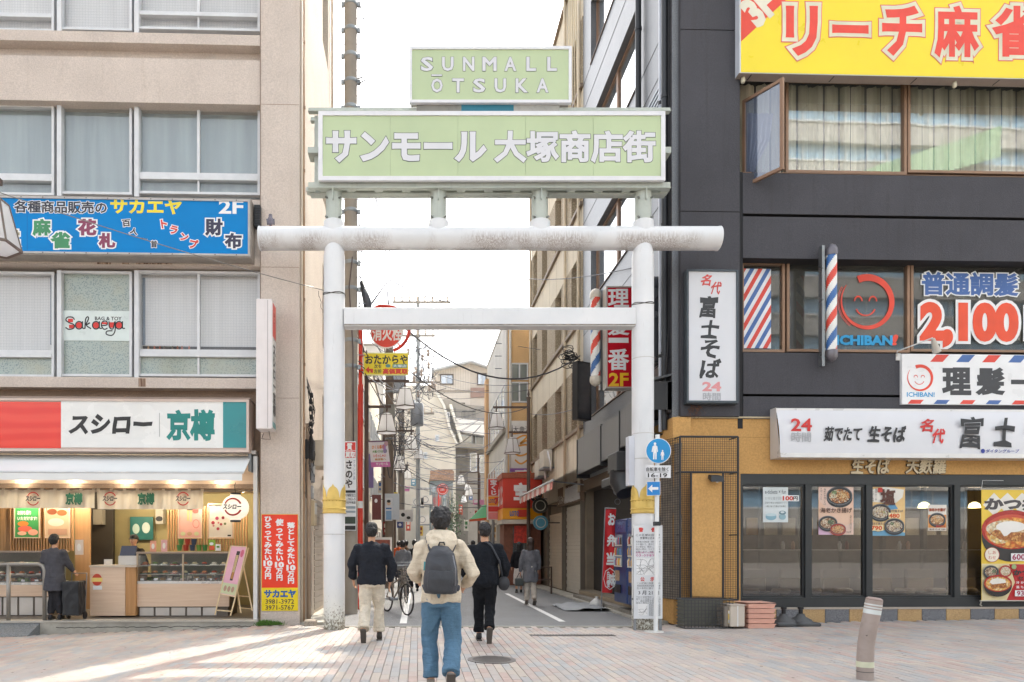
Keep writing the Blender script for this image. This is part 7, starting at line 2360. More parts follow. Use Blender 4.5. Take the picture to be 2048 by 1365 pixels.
# ------- poles, lamps, signs
def upole(px,y,r0,r1,zt,lab,h='a39a8e',bolts=True):
 x=xl(px,y)
 t=thing('utility_pole',lab,'utility pole',(x,y,0))
 m=mat(h,.85,0,.1,1.5,.2,60,dirt=.15,streak=.25)
 MB().lathe((x,y,0),[(r0,-.05),(r1,zt)],20).build('shaft',m,t,smooth=True)
 z=5.2
 i=0
 while z<zt-.5:
  rr_=r0+(r1-r0)*z/zt
  MB().lathe((x,y,z),[(rr_+.004,0),(rr_+.012,.01),(rr_+.012,.07),(rr_+.004,.08)],18).build('steel_band',mat('9fa5a8',.45,.5,.1),t,smooth=True)
  if bolts:
   for s in(-1,1):
    MB().tube([(x+s*rr_,y,z+.3),(x+s*(rr_+.17),y,z+.3-.01)],.009,5).build('step_bolt',mat('8a92a0',.4,.6),t)
    MB().box(x+s*(rr_+.01),x+s*(rr_+.01)+s*.06,y-.03,y+.03,z-.01,z+.08).build('bolt_lug',mat('9fa5a8',.45,.5),t)
  z+=.55
 return t,x
Y5=14.5
t,x=upole(701.5,Y5,.150,.128,17.5,'thick concrete utility pole right behind the left gate pillar')
zq=lambda y,yy=Y5:EYE-(y-VY)*yy/FOC
MB().tube([(x+.12,Y5-.05,zq(162)),(x+.30,Y5-.1,zq(160)),(x+.30,Y5-.1,zq(168)),(x+.12,Y5-.05,zq(173))],.016,6).build('loop_bracket',GREYM,t)
rw=random.Random(21)
for k in range(9):
 z0=zq(rw.uniform(150,640))
 MB().tube([(x+.15,Y5,z0),(x+.22+rw.random()*.1,Y5-.05,z0-.3),(x+.16,Y5,z0-.8)],.009,4).build('wire',BLACK,t,smooth='all')
MB().tube([(x+.05,Y5-.15,zq(520)),(x-.02,Y5-.16,zq(580)),(x+.06,Y5-.16,zq(700)),(x+.08,Y5-.16,zq(1000))],.013,5).build('cable',mat('5a4a4a',.6),t,smooth='all')
MB().tube([(x+.22,Y5+.1,zq(560)),(x+.34,Y5+.1,zq(600)),(x+.38,Y5+.1,zq(640))],[.05,.09,.08],10).build('cable_sleeve',mat('4d5058',.5,0,.2,20),t,smooth='all')
sn=board(FP(Y5-.22),'pole_sign','white vertical pawn shop sign with red top on the utility pole','sign',689,712,883,1062,0,.03,mat('ececee',.4),[('r',690,711,885,901,mat('d9352b',.4)),('r',690,711,902,916,mat('d9352b',.4)),('t','質',694,704,887,900,WO,.04),('t','買取',691,710,904,915,WO,.04),('t','さのや',690,706,920,977,mat('3f3536',.4),.04,{'vert':True}),('t','ブランド品',706,711,920,960,mat('3a4a8a',.4),.0,{'vert':True}),('r',690,711,981,986,BLACK),('t','大塚駅北口',690,711,988,994,BLACK,.01),('t','1-783-5',690,711,996,1001,BLACK,.0),('t','さのや本店',690,711,1003,1008,BLACK,.02),('r',692,711,1013,1018,mat('9aa8b0',.5)),('r',692,711,1022,1026,mat('9aa8b0',.5)),('r',690,711,1034,1048,mat('37453a',.5)),('r',690,711,1052,1060,BLACK)])
Yh=15.6
FH=FP(Yh)
hz_=lambda y:EYE-(y-VY)*Yh/FOC
REDP=mat('dc3a26',.35,0,.05,dirt=.08)
hd=thing('hydrant_sign','red post with round red fire hydrant sign and curved ring beside the concrete pole','sign',(FH.u(720),Yh,0))
MB(FH).tube([(FH.u(720),0,hz_(1003)),(FH.u(721),0,hz_(770))],.062,14).build('post',REDP,hd,smooth=True)
MB(FH).tube([(FH.u(721),0,hz_(770)),(FH.u(721.5),0,hz_(622))],.045,12).build('post_upper',REDP,hd,smooth=True)
MB(FH).tube([(FH.u(720),0,hz_(1017)),(FH.u(720),0,hz_(1003))],.064,14).build('white_band',WHITE,hd,smooth=True)
MB(FH).tube([(FH.u(720),0,-.02),(FH.u(720),0,hz_(1017))],.064,14).build('post_foot',REDP,hd,smooth=True)
uc,zc3,R=FH.u(773),hz_(666),32.5*Yh/FOC
MB(FH).tube([(uc,-.05,zc3),(uc,-.035,zc3)],R,36).build('sign_disc',mat('efe9e4',.4),hd)
MB(FH).disc(uc,zc3,R*.93,R*.93,-.052,36).build('colour_field',mat('e5432c',.35),hd)
text(FH,hd,'消火栓',745,803,654,681,-.055,mat('f2e9e2',.4),.03)
pts=[(FH.u(721.5),0,hz_(630)),(FH.u(760),0,hz_(612))]
for i in range(15):
 a=math.radians(75-i*10.5)
 pts.append((FH.u(773)+.52*math.cos(a),0,hz_(658)+.52*math.sin(a)))
MB(FH).tube(pts,.038,10).build('ring_arm',REDP,hd,smooth='all')
MB(FH).tube([(FH.u(795),.01,hz_(686)),(FH.u(803),.01,hz_(695))],.02,6).build('strut',REDP,hd)
yp=board(FP(Yh-.1),'direction_sign','yellow pawn shop direction sign with brush lettering and red left arrow under the hydrant sign','sign',727,817,706,751,0,.03,mat('f2ee9a',.4),[('r',728.5,815.5,708,749,mat('f4dc1c',.35)),('t','おたからや',731,815,711,728,mat('35302a',.4),.035,{'rough':.06}),('t','次を',748,763,729,737,BLACK,.02),('t','左折',748,763,739,747,BLACK,.02),('r',785,814,729,736,mat('3a8f80',.4)),('t','大塚店',786,813,730,735,WO,.03),('t','高価買取',766,815,738,748,mat('e0482a',.4),.05),('p',[(731,740),(738,733),(738,738),(746,738),(746,746),(741,746),(741,742),(738,742),(738,747)],mat('e0482a',.4)),('c',776,732,5,3.5,mat('6a9a8f',.5))])
MB(FP(Yh-.1)).box(FP(Yh).u(719),FP(Yh).u(728),0,.04,hz_(716),hz_(712)).build('bracket',REDP,yp)
MB(FP(Yh-.1)).box(FP(Yh).u(719),FP(Yh).u(728),0,.04,hz_(745),hz_(741)).build('bracket',REDP,yp)
LGL=translucent('ffffff',.35)
LFR=mat('75685f',.45,.2,.08)
def lantern(x,y,z,s,parent,dark=False):
 """hexagonal tapered lantern hanging from a point"""
 def ring(r,zz,rot=0):return[(x+r*math.cos(math.radians(60*i+30+rot)),y+r*math.sin(math.radians(60*i+30+rot)),zz)for i in range(6)]
 rt,rb_,h=.18*s,.315*s,.52*s
 z1,z0=z-.16*s,z-.16*s-h
 A,B=ring(rt,z1),ring(rb_,z0)
 ln_=MB()
 for i in range(6):
  ln_.tube([A[i],B[i]],.012*s,4)
  ln_.tube([A[i],A[(i+1)%6]],.014*s,4)
  ln_.tube([B[i],B[(i+1)%6]],.018*s,4)
 lo=ln_.build('lantern',LFR,parent)
 for i in range(6):
  j=(i+1)%6
  MB().raw([A[i],A[j],B[j],B[i]],[(0,1,2,3)]).build('pane',LGL,lo)
 MB().raw(ring(rb_*.96,z0+.002),[(0,1,2,3,4,5)]).build('pane',LGL,lo)
 C_=ring(rt*1.08,z1)
 MB().raw(C_+ring(rt*.3,z1+.06*s),[(i,(i+1)%6,6+(i+1)%6,6+i)for i in range(6)]+[(6,7,8,9,10,11)]).build('cap',LGL,lo)
 MB().tube([(x,y,z1+.05*s),(x,y,z1+.10*s),(x,y,z+.02)],[.05*s,.025*s,.015*s],8).build('hanger',LFR,lo,smooth='all')
 return lo
def street_lamp(px,y,side,lab,specs,ztop,s=1.0,x=None):
 x=xl(px,y)if x is None else x
 t=thing('street_lamp',lab,'street lamp',(x,y,0),'brown street lamps with hexagonal lanterns')
 MB().lathe((x,y,0),[(.09*s,-.02),(.09*s,.8),(.07*s,.85),(.06*s,ztop)],12).build('pole',BROWNM,t,smooth=True)
 MB().lathe((x,y,ztop),[(.08*s,-.02),(.08*s,.03),(.03*s,.06),(.05*s,.14),(.01,.30*s)],10).build('finial',BROWNM,t,smooth=True)
 for L,z in specs:
  MB().box(min(x,x+side*L),max(x,x+side*L),y-.03*s,y+.03*s,z,z+.07*s).build('arm',BROWNM,t)
  lx=x+side*(L-.12*s)
  MB().tube([(lx,y,z+.3*s),(lx,y,z-.1*s)],[.008,.03*s],6).build('spike',BROWNM,t)
  lantern(lx,y,z-.05,s,t)
 return t
street_lamp(733,20,1,'nearest street lamp on the left with two lanterns below the yellow sign',[(1.25,EYE+333/FOC*20),(.72,EYE+283/FOC*20-.02)],6.9)
street_lamp(768,27,1,'second street lamp on the left, behind the pink banner',[(1.2,EYE+234/FOC*27),(.72,EYE+196/FOC*27)],6.6)
street_lamp(790,38,1,'third street lamp on the left, far down the alley',[(1.45,EYE+205/FOC*38),(.8,EYE+166/FOC*38)],7.6)
street_lamp(1057,25,-1,'nearest street lamp on the right before the orange building',[(1.3,EYE+281/FOC*25),(.72,EYE+231/FOC*25)],6.9)
street_lamp(957,44,-1,'farther street lamp on the right in front of the dark grey block',[(1.25,EYE+152/FOC*44),(.75,EYE+141/FOC*44-.4)],7.2)
street_lamp(960,58,-1,'farthest small street lamp on the right',[(1.2,EYE+134/FOC*58),(1.5,EYE+110/FOC*58)],7.6)
street_lamp(0,9.0,1,'street lamp cut off by the left edge of the picture, before the blue sign',[(.98,EYE+728/FOC*9.0),(.60,EYE+590/FOC*9.0)],7.2,1.12,x=-6.47)
pbn=thing('banner','white and pink festival banner hanging from the nearest left street lamp','banner',tuple(at(760,935,19.8)))
FPB=FP(19.8)
P=lambda x,y:(FPB.u(x),0,EYE-(y-VY)*19.8/FOC)
MB(FPB).add([P(737,883),P(775,882),P(781,934),P(743,935)],[(0,1,2,3)]).build('cloth',mat('e9e6ea',.7,0,.03),pbn)
MB(FPB).add([(a,-.004,c)for a,b,c in(P(741.5,925),P(779.5,924),P(781,934),P(743,935))],[(0,1,2,3)]).build('colour_field',mat('d977b8',.6),pbn)
MB(FPB).add([(a,-.004,c)for a,b,c in(P(737,883),P(775,882),P(775.5,884),P(737.5,885))],[(0,1,2,3)]).build('colour_field',mat('8a5a8f',.6),pbn)
for s_,x0,x1,y0,y1,h in(('さくら祭り',744,768,891,898,'e8924a'),('大塚バラまつり',745,774,901,906,'6a9a5a'),('いらっしゃい',747,772,909,915,'d9605a'),('サンモール',752,776,926,931,'f2f2f2'),('商店街へ',750,772,917,921,'c98a4a')):
 text(FPB,pbn,s_,x0,x1,y0,y1,-.008,mat(h,.5),.04,rot=2)
for x_,y_,h in((768,894,'b98ac4'),(772,888,'c9a0a8'),(770,902,'a98ac9')):
 shapes(FPB,pbn,-.006,[('c',x_,y_,4,5,mat(h,.5))])
MB(FPB).tube([P(733,883),P(776,882)],.012,6).build('rod',BROWNM,pbn)
p2=board(FP(36),'banner','small pink and white banner further down on the left','banner',797,819,973,983,0,.03,mat('e48fc4',.6),[('r',801,818,974,978,WHITE)])
board(FP(44),'banner','small pink banner hanging at the far right lamp','banner',946,968,1000,1010,0,.03,mat('e08fb8',.6),[('r',948,956,1001,1006,WHITE)])
t,x=upole(779,24,.16,.13,9.9,'brown grey utility pole behind the pink festival banner','8b7d6e',bolts=False)
A=at(773,566,24)
MB().tube([(x,24,9.6),tuple(A),tuple(at(740,612,24))],.04,6).build('brace',mat('77757a',.5,.3),t)
MB().box(x-.2,x+.2,23.7,23.9,5.5,6.4).build('switch_box',mat('8f9088',.5,.2),t)
MB().box(x-.15,x+.35,23.75,23.85,2.4,3.3).build('pole_notice',mat('d8dfe6',.5),t)
t,x=upole(803,33,.17,.14,10.2,'grey utility pole carrying the transformers','9a938a',bolts=False)
for dx,z in((-.75,7.2),(.75,7.3),(-.1,8.9)):
 MB().lathe((x+dx,32.8,z),[(.30,0),(.32,.05),(.32,.95),(.28,1.05),(.1,1.1)],16).build('transformer',mat('9ba1a8',.45,.3,.08),t,smooth=True)
t,x=upole(836,38,.13,.10,15.4,'slim pale steel pole with crossarms in the middle of the view','aab0b4',bolts=False)
for z,L0,L1 in((EYE+490/FOC*38,-1.4,1.8),(EYE+423/FOC*38,-.95,.95),(EYE+330/FOC*38,-1.2,1.3),(EYE+268/FOC*38,-.6,.9)):
 MB().box(x+L0,x+L1,37.85,37.95,z,z+.1).build('crossarm',mat('a9a39a',.6,.2),t)
 k=L0+.1
 while k<L1:
  MB().lathe((x+k,37.9,z+.1),[(.04,0),(.06,.08),(.03,.12),(.06,.2),(.02,.3)],8).build('insulator',mat('cfc0ae',.4),t,smooth='all')
  k+=.42
MB().prism([(x-.1+.9,EYE+490/FOC*38),(x+.15+.9,EYE+520/FOC*38),(x+.15+.9,EYE+490/FOC*38)],37.8,37.9).build('bracket',GREYM,t)if False else None
rt_=random.Random(77)
tg=MB()
def droop(cx,sx,y0,y1,ya,yb,n,reach):
 for k in range(n):
  y=rt_.uniform(ya,yb)
  p0=at(rt_.gauss(cx,sx),rt_.uniform(y0,y1),y)
  p1=p0+Vector((rt_.gauss(0,reach),rt_.uniform(-.5,.5),rt_.gauss(0,reach*.7)))
  sg=abs(rt_.gauss(.25,.2))
  tg.tube([tuple(p0.lerp(p1,i/8)-Vector((0,0,sg*4*(i/8)*(1-i/8))))for i in range(9)],rt_.uniform(.009,.02),4)
droop(846,9,690,790,33,39,110,.55)
droop(796,11,770,950,22,34,110,.4)
tg.build('cable_tangle',mat('4a4a50',.6),None,'tangled mass of black service wires and splices around the alley poles','cables',kind='stuff',smooth='all')
for k in range(12):
 y=rt_.uniform(31,38)
 c=at(rt_.gauss(848,14),rt_.uniform(700,800),y)
 MB().lathe(tuple(c),[(.05,0),(.09,.1),(.04,.16),(.09,.24),(.03,.36)],8).build('insulator',mat('c4b4a8',.4),None,'small brown and white porcelain insulator in the cable tangle','insulator','insulators in the cable tangle',smooth='all')
WB=mat('3f4048',.5);WG=mat('6a6f80',.5)
cable(at(715,520,14.5),at(1060,558,24),.9,.011,WB,'thin dark wire sagging between the gate beams from the concrete pole to the beige building')
cable(at(1060,558,24),at(1330,520,13.2),.15,.011,WB,'thin dark wire running on from the beige building behind the right gate pillar')
cable(at(800,648,16),at(1160,712,19.3),.95,.021,mat('55545a',.5),'thickest black cable sagging low under the tie beam to the beige building')
cable(at(722,512,14.6),at(790,560,24),.1,.012,WB,'dark wire rising left to right beside the concrete pole')
cable(at(815,740,16),at(1055,815,25),.55,.013,WB,'thick wire from the yellow sign down to the nearest right street lamp')
cable(at(860,742,33),at(1060,768,25),.3,.013,WB,'upper of two level wires crossing before the orange building window')
cable(at(858,762,33),at(1060,780,25),.3,.013,WB,'lower of two level wires crossing before the orange building window')
cable(at(905,655,40),at(1080,700,26),.15,.01,WB,'fine wire slanting down towards the beige building under the tie beam')
cable(at(718,0,13.5),at(772,222,24),.0,.010,WG,'single faint wire slanting through the sky right of the concrete pole')
GWIRE='fine parallel wires climbing out of the alley over the gate'
for k,(x0,x1)in enumerate(((738,783),(744,788),(750,795),(752,797),(758,803))):
 cable(at(x0,395,18),at(x1+8,600,38),.0,.012,WG,'fine parallel wire dropping from under the gate sign to the far crossarm',GWIRE)
for k in range(4):
 cable(at(850+k*12,600,38),at(812+k*18,665+k*20,38),.0,.012,WG,'fine parallel wire dropping from under the gate sign to the far crossarm',GWIRE)
rl=random.Random(5)
for k in range(46):
 y=rl.uniform(24,50)
 yl,yr=rl.uniform(760,1000),0
 x0,x1=rl.choice([rl.uniform(740,800),rl.uniform(800,850)]),rl.choice([rl.uniform(930,990),rl.uniform(1000,1060)])
 yr=yl+rl.uniform(-30,60)
 cable(at(x0,yl,y),at(x1,yr,y+rl.uniform(-4,4)),rl.uniform(.1,.8),rl.uniform(.008,.016),rl.choice([WB,WG]),'thin overhead service wire crossing the alley between the two rows','thin service wires crossing the alley')
for k in range(10):
 cable(at(rl.uniform(715,735),rl.uniform(560,760),15),at(rl.uniform(790,850),rl.uniform(700,860),33),rl.uniform(.1,.6),.012,WB,'dark service wire running from the concrete pole into the cable tangle','service wires from the concrete pole')
cable(at(1160,815,17.5),at(1060,828,25),.1,.012,WB,'short wire from the black light box to the right street lamp')
co=MB()
for k in range(16):
 c=at(1150+rt_.gauss(0,6),715+rt_.gauss(0,9),19.2)
 c.x=min(c.x,4.66)
 co.tube([tuple(c+Vector((.16*math.cos(a*.8)-.15,rt_.gauss(0,.04),.08*math.sin(a*.8))))for a in range(9)],.012,4)
co.build('cable_coil',BLACK,None,'coils of black cable tied at the corner of the beige building','cables',kind='stuff',smooth='all')
st_=thing('stop_sign','small round red sign on a thin post at the far end','sign',tuple(at(885,1098,50)))
F5=FP(50)
P=at(885,979,50)
MB(F5).tube([(P.x,-.05,P.z),(P.x,0,P.z)],.42,24).build('sign_disc',mat('d9473a',.4),st_)
MB(F5).disc(P.x,P.z,.36,.36,-.055,20,0,360,.9).build('ring',WHITE,st_)
text(F5,st_,'止まれ',881,889,977,982,-.06,WHITE,.03)
MB(F5).tube([(P.x-.28,.05,0),(P.x-.28,.05,P.z+.3)],.04,6).build('post',REDP,st_)
board(FP(23.5),'pole_poster','narrow white poster with drawn head on the brown grey pole','poster',770,785,996,1042,0,.03,mat('e6eaee',.5),[('c',777.5,1007,3.6,4.5,mat('e8c8a8',.5)),('c',777.5,1003,3.8,3,BLACK),('r',772,783,1016,1019,mat('4a7ab8',.5)),('r',772,783,1022,1040,mat('8ab0d8',.5))])
board(FP(30),'shop_sign','white shop sign with black symbols right of the narrow poster','sign',793,826,1020,1044,0,.15,mat('e9e8e6',.5),[('c',806,1030,4,4,BLACK),('c',817,1036,4,3,BLACK)])
board(FP(26),'shop_sign','round dark blue and white sign low among the poles','sign',794,806,1044,1056,0,.1,mat('3a4a8a',.5),[('c',800,1050,3,3,WHITE)])
board(FP(19),'wall_sign','dark red wooden shop board on the left wall','sign',744,762,990,1040,0,.1,mat('6a2f2c',.5),[('c',752,1002,3,4,WO)])
g=thing('awning','small green awning with red edge beside the lottery sign','awning',tuple(at(965,1035,33)))
F33=FP(33)
Q=lambda x,y,d=0:(F33.u(x),d,EYE-(y-VY)*33/FOC)
MB(F33).add([Q(938,1040,-.2),Q(972,1036,-.2),Q(975,1008,.6),Q(968,1010,.6)],[(0,1,2,3)]).build('canopy',mat('2f8f4a',.6),g)
MB(F33).add([Q(938,1044,-.21),Q(972,1041,-.21),Q(972,1036,-.21),Q(938,1040,-.21)],[(0,1,2,3)]).build('valance',mat('d8562f',.6),g)
for px,y0,y1,w,yy,h,h2,lab in((742,1046,1075,9,21,'e9e4da','c9503f','white and red board low beside the red post'),(756,962,986,8,25,'d9d2c4','3f6fae','pale square sign with blue mark behind the pink banner'),(766,1044,1070,10,26,'8f3f38','e9e0d0','maroon sign under the narrow white poster'),(788,985,1010,7,36,'e8d24a','b03a2a','small yellow sign between the poles'),(800,998,1016,9,40,'e9e9e6','2f2f34','small white sign with black mark between the poles'),(812,1040,1062,9,44,'d9685a','f0ece4','small salmon sign right of the pale pole'),(822,958,972,10,48,'6fa0b8','f0f0ee','small sky blue sign beyond the pale pole'),(838,1052,1072,8,42,'e9c45a','8a3a2a','amber sign at head height in the distance'),(862,1020,1036,12,52,'e6e2da','c04a3a','cream sign in front of the low brown roofed house'),(918,1010,1030,7,50,'c8503f','f2eee6','red upright sign right of the low house'),(928,1040,1062,9,46,'e9e6de','3a7a4a','white sign with green mark far right'),(938,985,1000,7,54,'4a6a9a','e9e9e9','navy hanging sign below the far lamps'),(948,1018,1042,8,40,'d9d4ca','b0483a','pale upright sign left of the green awning'),(966,1050,1078,9,32,'e2dccf','d9553f','cream board under the green awning'),(985,1050,1082,8,29,'f0e9dc','c9a03a','white menu board at the foot of the lottery sign')):
 board(FP(yy),'hanging_sign',lab,'sign',px,px+w,y0,y1,0,.12,mat(h,.6),[('r',px+w*.2,px+w*.8,y0+(y1-y0)*.15,y0+(y1-y0)*.45,mat(h2,.6)),('r',px+w*.3,px+w*.7,y0+(y1-y0)*.6,y0+(y1-y0)*.8,mat(h2,.6))])
sb_=MB()
rgx=random.Random(3)
C0=at(907,1045,40)
for i in range(900):
 v=Vector((rgx.gauss(0,.28),rgx.gauss(0,.3),rgx.gauss(0,.75)))
 if abs(v.z)>1.7:continue
 p_=C0+v
 a=Vector((rgx.uniform(-1,1),rgx.uniform(-1,1),rgx.uniform(-1,1))).normalized()*.06
 b=a.orthogonal().normalized()*.035
 sb_.raw([p_-a,p_+b,p_+a,p_-b],[(0,1,2,3)])
tr=thing('potted_tree','slim dark green shrub in the middle distance behind the walkers','tree',(C0.x,40,0))
sb_.build('crown',mat('4f6b45',.7,0,.35,3),tr,kind='stuff')
MB().lathe((C0.x,40,0),[(.06,0),(.04,2.4)],8).build('trunk',mat('6a5a48',.8),tr)
for k,(x,y)in enumerate(((853,1000),(836,1005),(847,1040))):
 P=at(x,y,55)
 a=thing('air_conditioner',['far white air conditioner right of the pale pole, upper one','far white air conditioner left of the upper one','far white air conditioner lowest by the pale pole'][k],'air conditioner',tuple(P))
 MB().box(P.x-.45,P.x+.45,54.8,55.1,P.z-.35,P.z+.35).build('case',mat('d9d5cc',.5),a)
 MB(Frame(0,54.79,0)).disc(P.x-.1,P.z,.27,.27,0,18,0,360,.8).build('fan_guard',GREYM,a)
 MB().box(P.x-.5,P.x+.5,54.8,55.9,P.z-.42,P.z-.35).build('bracket',GREYM,a)
bf=thing('barrier','low brown metal barrier standing before the cream shutter','barrier',(4.2,20.5,0))
MB(FP(20.0)).tube([(3.15+.0,0,0),(3.15,0,.82),(4.1,.9,.82),(4.1,.9,0)],.03,8).build('rail',BROWNM,bf)
MB(FP(20.0)).tube([(3.15,0,.45),(4.1,.9,.45)],.02,6).build('rail',BROWNM,bf)
tp=thing('tarpaulin','folded grey tarpaulin lying on the ground before the shutters','tarpaulin',(3.9,17,0))
mb=MB()
for i in range(9):
 for j in range(9):
  pass
vs=[(3.25+i*.13,15.0+j*.2,.02+.07*abs(noise.noise(Vector((i*.6,j*.5,1))))+(.04 if 2<i<8 else 0))for i in range(9)for j in range(9)]
MB().raw(vs,[(i*9+j,(i+1)*9+j,(i+1)*9+j+1,i*9+j+1)for i in range(8)for j in range(8)]).build('sheet',mat('8f9396',.6,0,.1),tp,smooth='all')
sb2=thing('rubbish_bag','white rubbish bag beside the grey tarpaulin','bag',(4.2,16.0,0))
MB().lathe((4.2,16.0,0),[(.13,0),(.17,.05),(.15,.13),(.07,.2),(.03,.23),(.05,.26)],14).build('bag',mat('dcdcd8',.5,0,.1),sb2,smooth='all')
# ========== PEOPLE
TMP={}
def remesh(mb,name,m,parent,voxel=.012,smooth=6,disp=0.0,dscale=7.0,seed=0):
 me=bpy.data.meshes.new('tmp')
 me.from_pydata(mb.v,[],mb.p)
 if not TMP:
  o=bpy.data.objects.new('tmp',me)
  COL.objects.link(o)
  r=o.modifiers.new('r','REMESH');r.mode='VOXEL';r.use_smooth_shade=True
  s=o.modifiers.new('s','SMOOTH');s.factor=.5
  TMP['o']=o
 o=TMP['o']
 o.data=me
 o.modifiers['r'].voxel_size=voxel
 o.modifiers['s'].iterations=smooth
 bpy.context.view_layer.update()
 dg=bpy.context.evaluated_depsgraph_get()
 out=bpy.data.meshes.new_from_object(o.evaluated_get(dg))
 off=Vector((0,0,0));q=parent
 while q is not None:
  off+=q.location;q=q.parent
 vs=[(v.co.copy(),v.normal.copy())for v in out.vertices]
 co=[]
 for p,nn in vs:
  if disp>0:
   n1=noise.noise(Vector((p.x*dscale,p.y*dscale,p.z*dscale*.55+seed)))
   n2=noise.noise(Vector((p.x*dscale*2.3,p.y*dscale*2.3,p.z*dscale*1.1+seed+9)))
   p=p+nn*(1-abs(n1)*2.6+n2*.7-.4)*disp
  co+=[p.x-off.x,p.y-off.y,p.z-off.z]
 out.vertices.foreach_set('co',co)
 out.name=name
 out.materials.clear();out.materials.append(m)
 out.polygons.foreach_set('use_smooth',[True]*len(out.polygons))
 ob=bpy.data.objects.new(name,out)
 link_later(ob)
 ob.parent=parent
 return ob
def ellrings(mb,rings,n=20):
 """stack of horizontal ellipses (x, y, z, rx, ry)"""
 vs,fs=[],[]
 for(x,y,z,rx,ry)in rings:
  for j in range(n):
   a=2*math.pi*j/n
   vs.append((x+rx*math.cos(a),y+ry*math.sin(a),z))
 for i in range(len(rings)-1):
  for j in range(n):
   fs.append((i*n+j,i*n+(j+1)%n,(i+1)*n+(j+1)%n,(i+1)*n+j))
 fs.append(tuple(range(n-1,-1,-1)))
 fs.append(tuple((len(rings)-1)*n+j for j in range(n)))
 mb.raw(vs,fs)
 return mb
def blob(mb,c,rx,ry,rz_,n=12):
 ellrings(mb,[(c[0],c[1],c[2]+rz_*math.cos(math.pi*(1-k/n)),max(.001,rx*math.sin(math.pi*k/n)),max(.001,ry*math.sin(math.pi*k/n)))for k in range(1,n)],16)
SKIN=mat('c99a7c',.55,0,.04)
HAIR=mat('1c1a1c',.5,0,.2,40,.5,120)
def hand(mb,w,d,s=1.0):
 """palm and five bent fingers at wrist w pointing along d (mostly down)"""
 d=Vector(d).normalized()
 side=Vector((0,1,0))if abs(d.y)<.8 else Vector((0,0,1))
 side=(side-d*side.dot(d)).normalized()
 nor=d.cross(side)
 w=Vector(w)
 for k in range(3):
  mb.tube([w+side*(k-1)*.02*s,w+d*.085*s+side*(k-1)*.024*s],.017*s,8)
 for k,L in enumerate((.062,.074,.070,.055)):
  b=w+d*.085*s+side*(1.5-k)*.02*s
  m1=b+d*L*.55*s+nor*.010*s
  m2=m1+(d*.7+nor*.7).normalized()*L*.5*s
  mb.tube([b,m1,m2],[.0095*s,.009*s,.0075*s],6)
 b=w+d*.03*s+side*.03*s
 m1=b+(d*.7+side*.7).normalized()*.04*s
 mb.tube([b,m1,m1+(d+nor*.4).normalized()*.03*s],[.012*s,.011*s,.009*s],6)
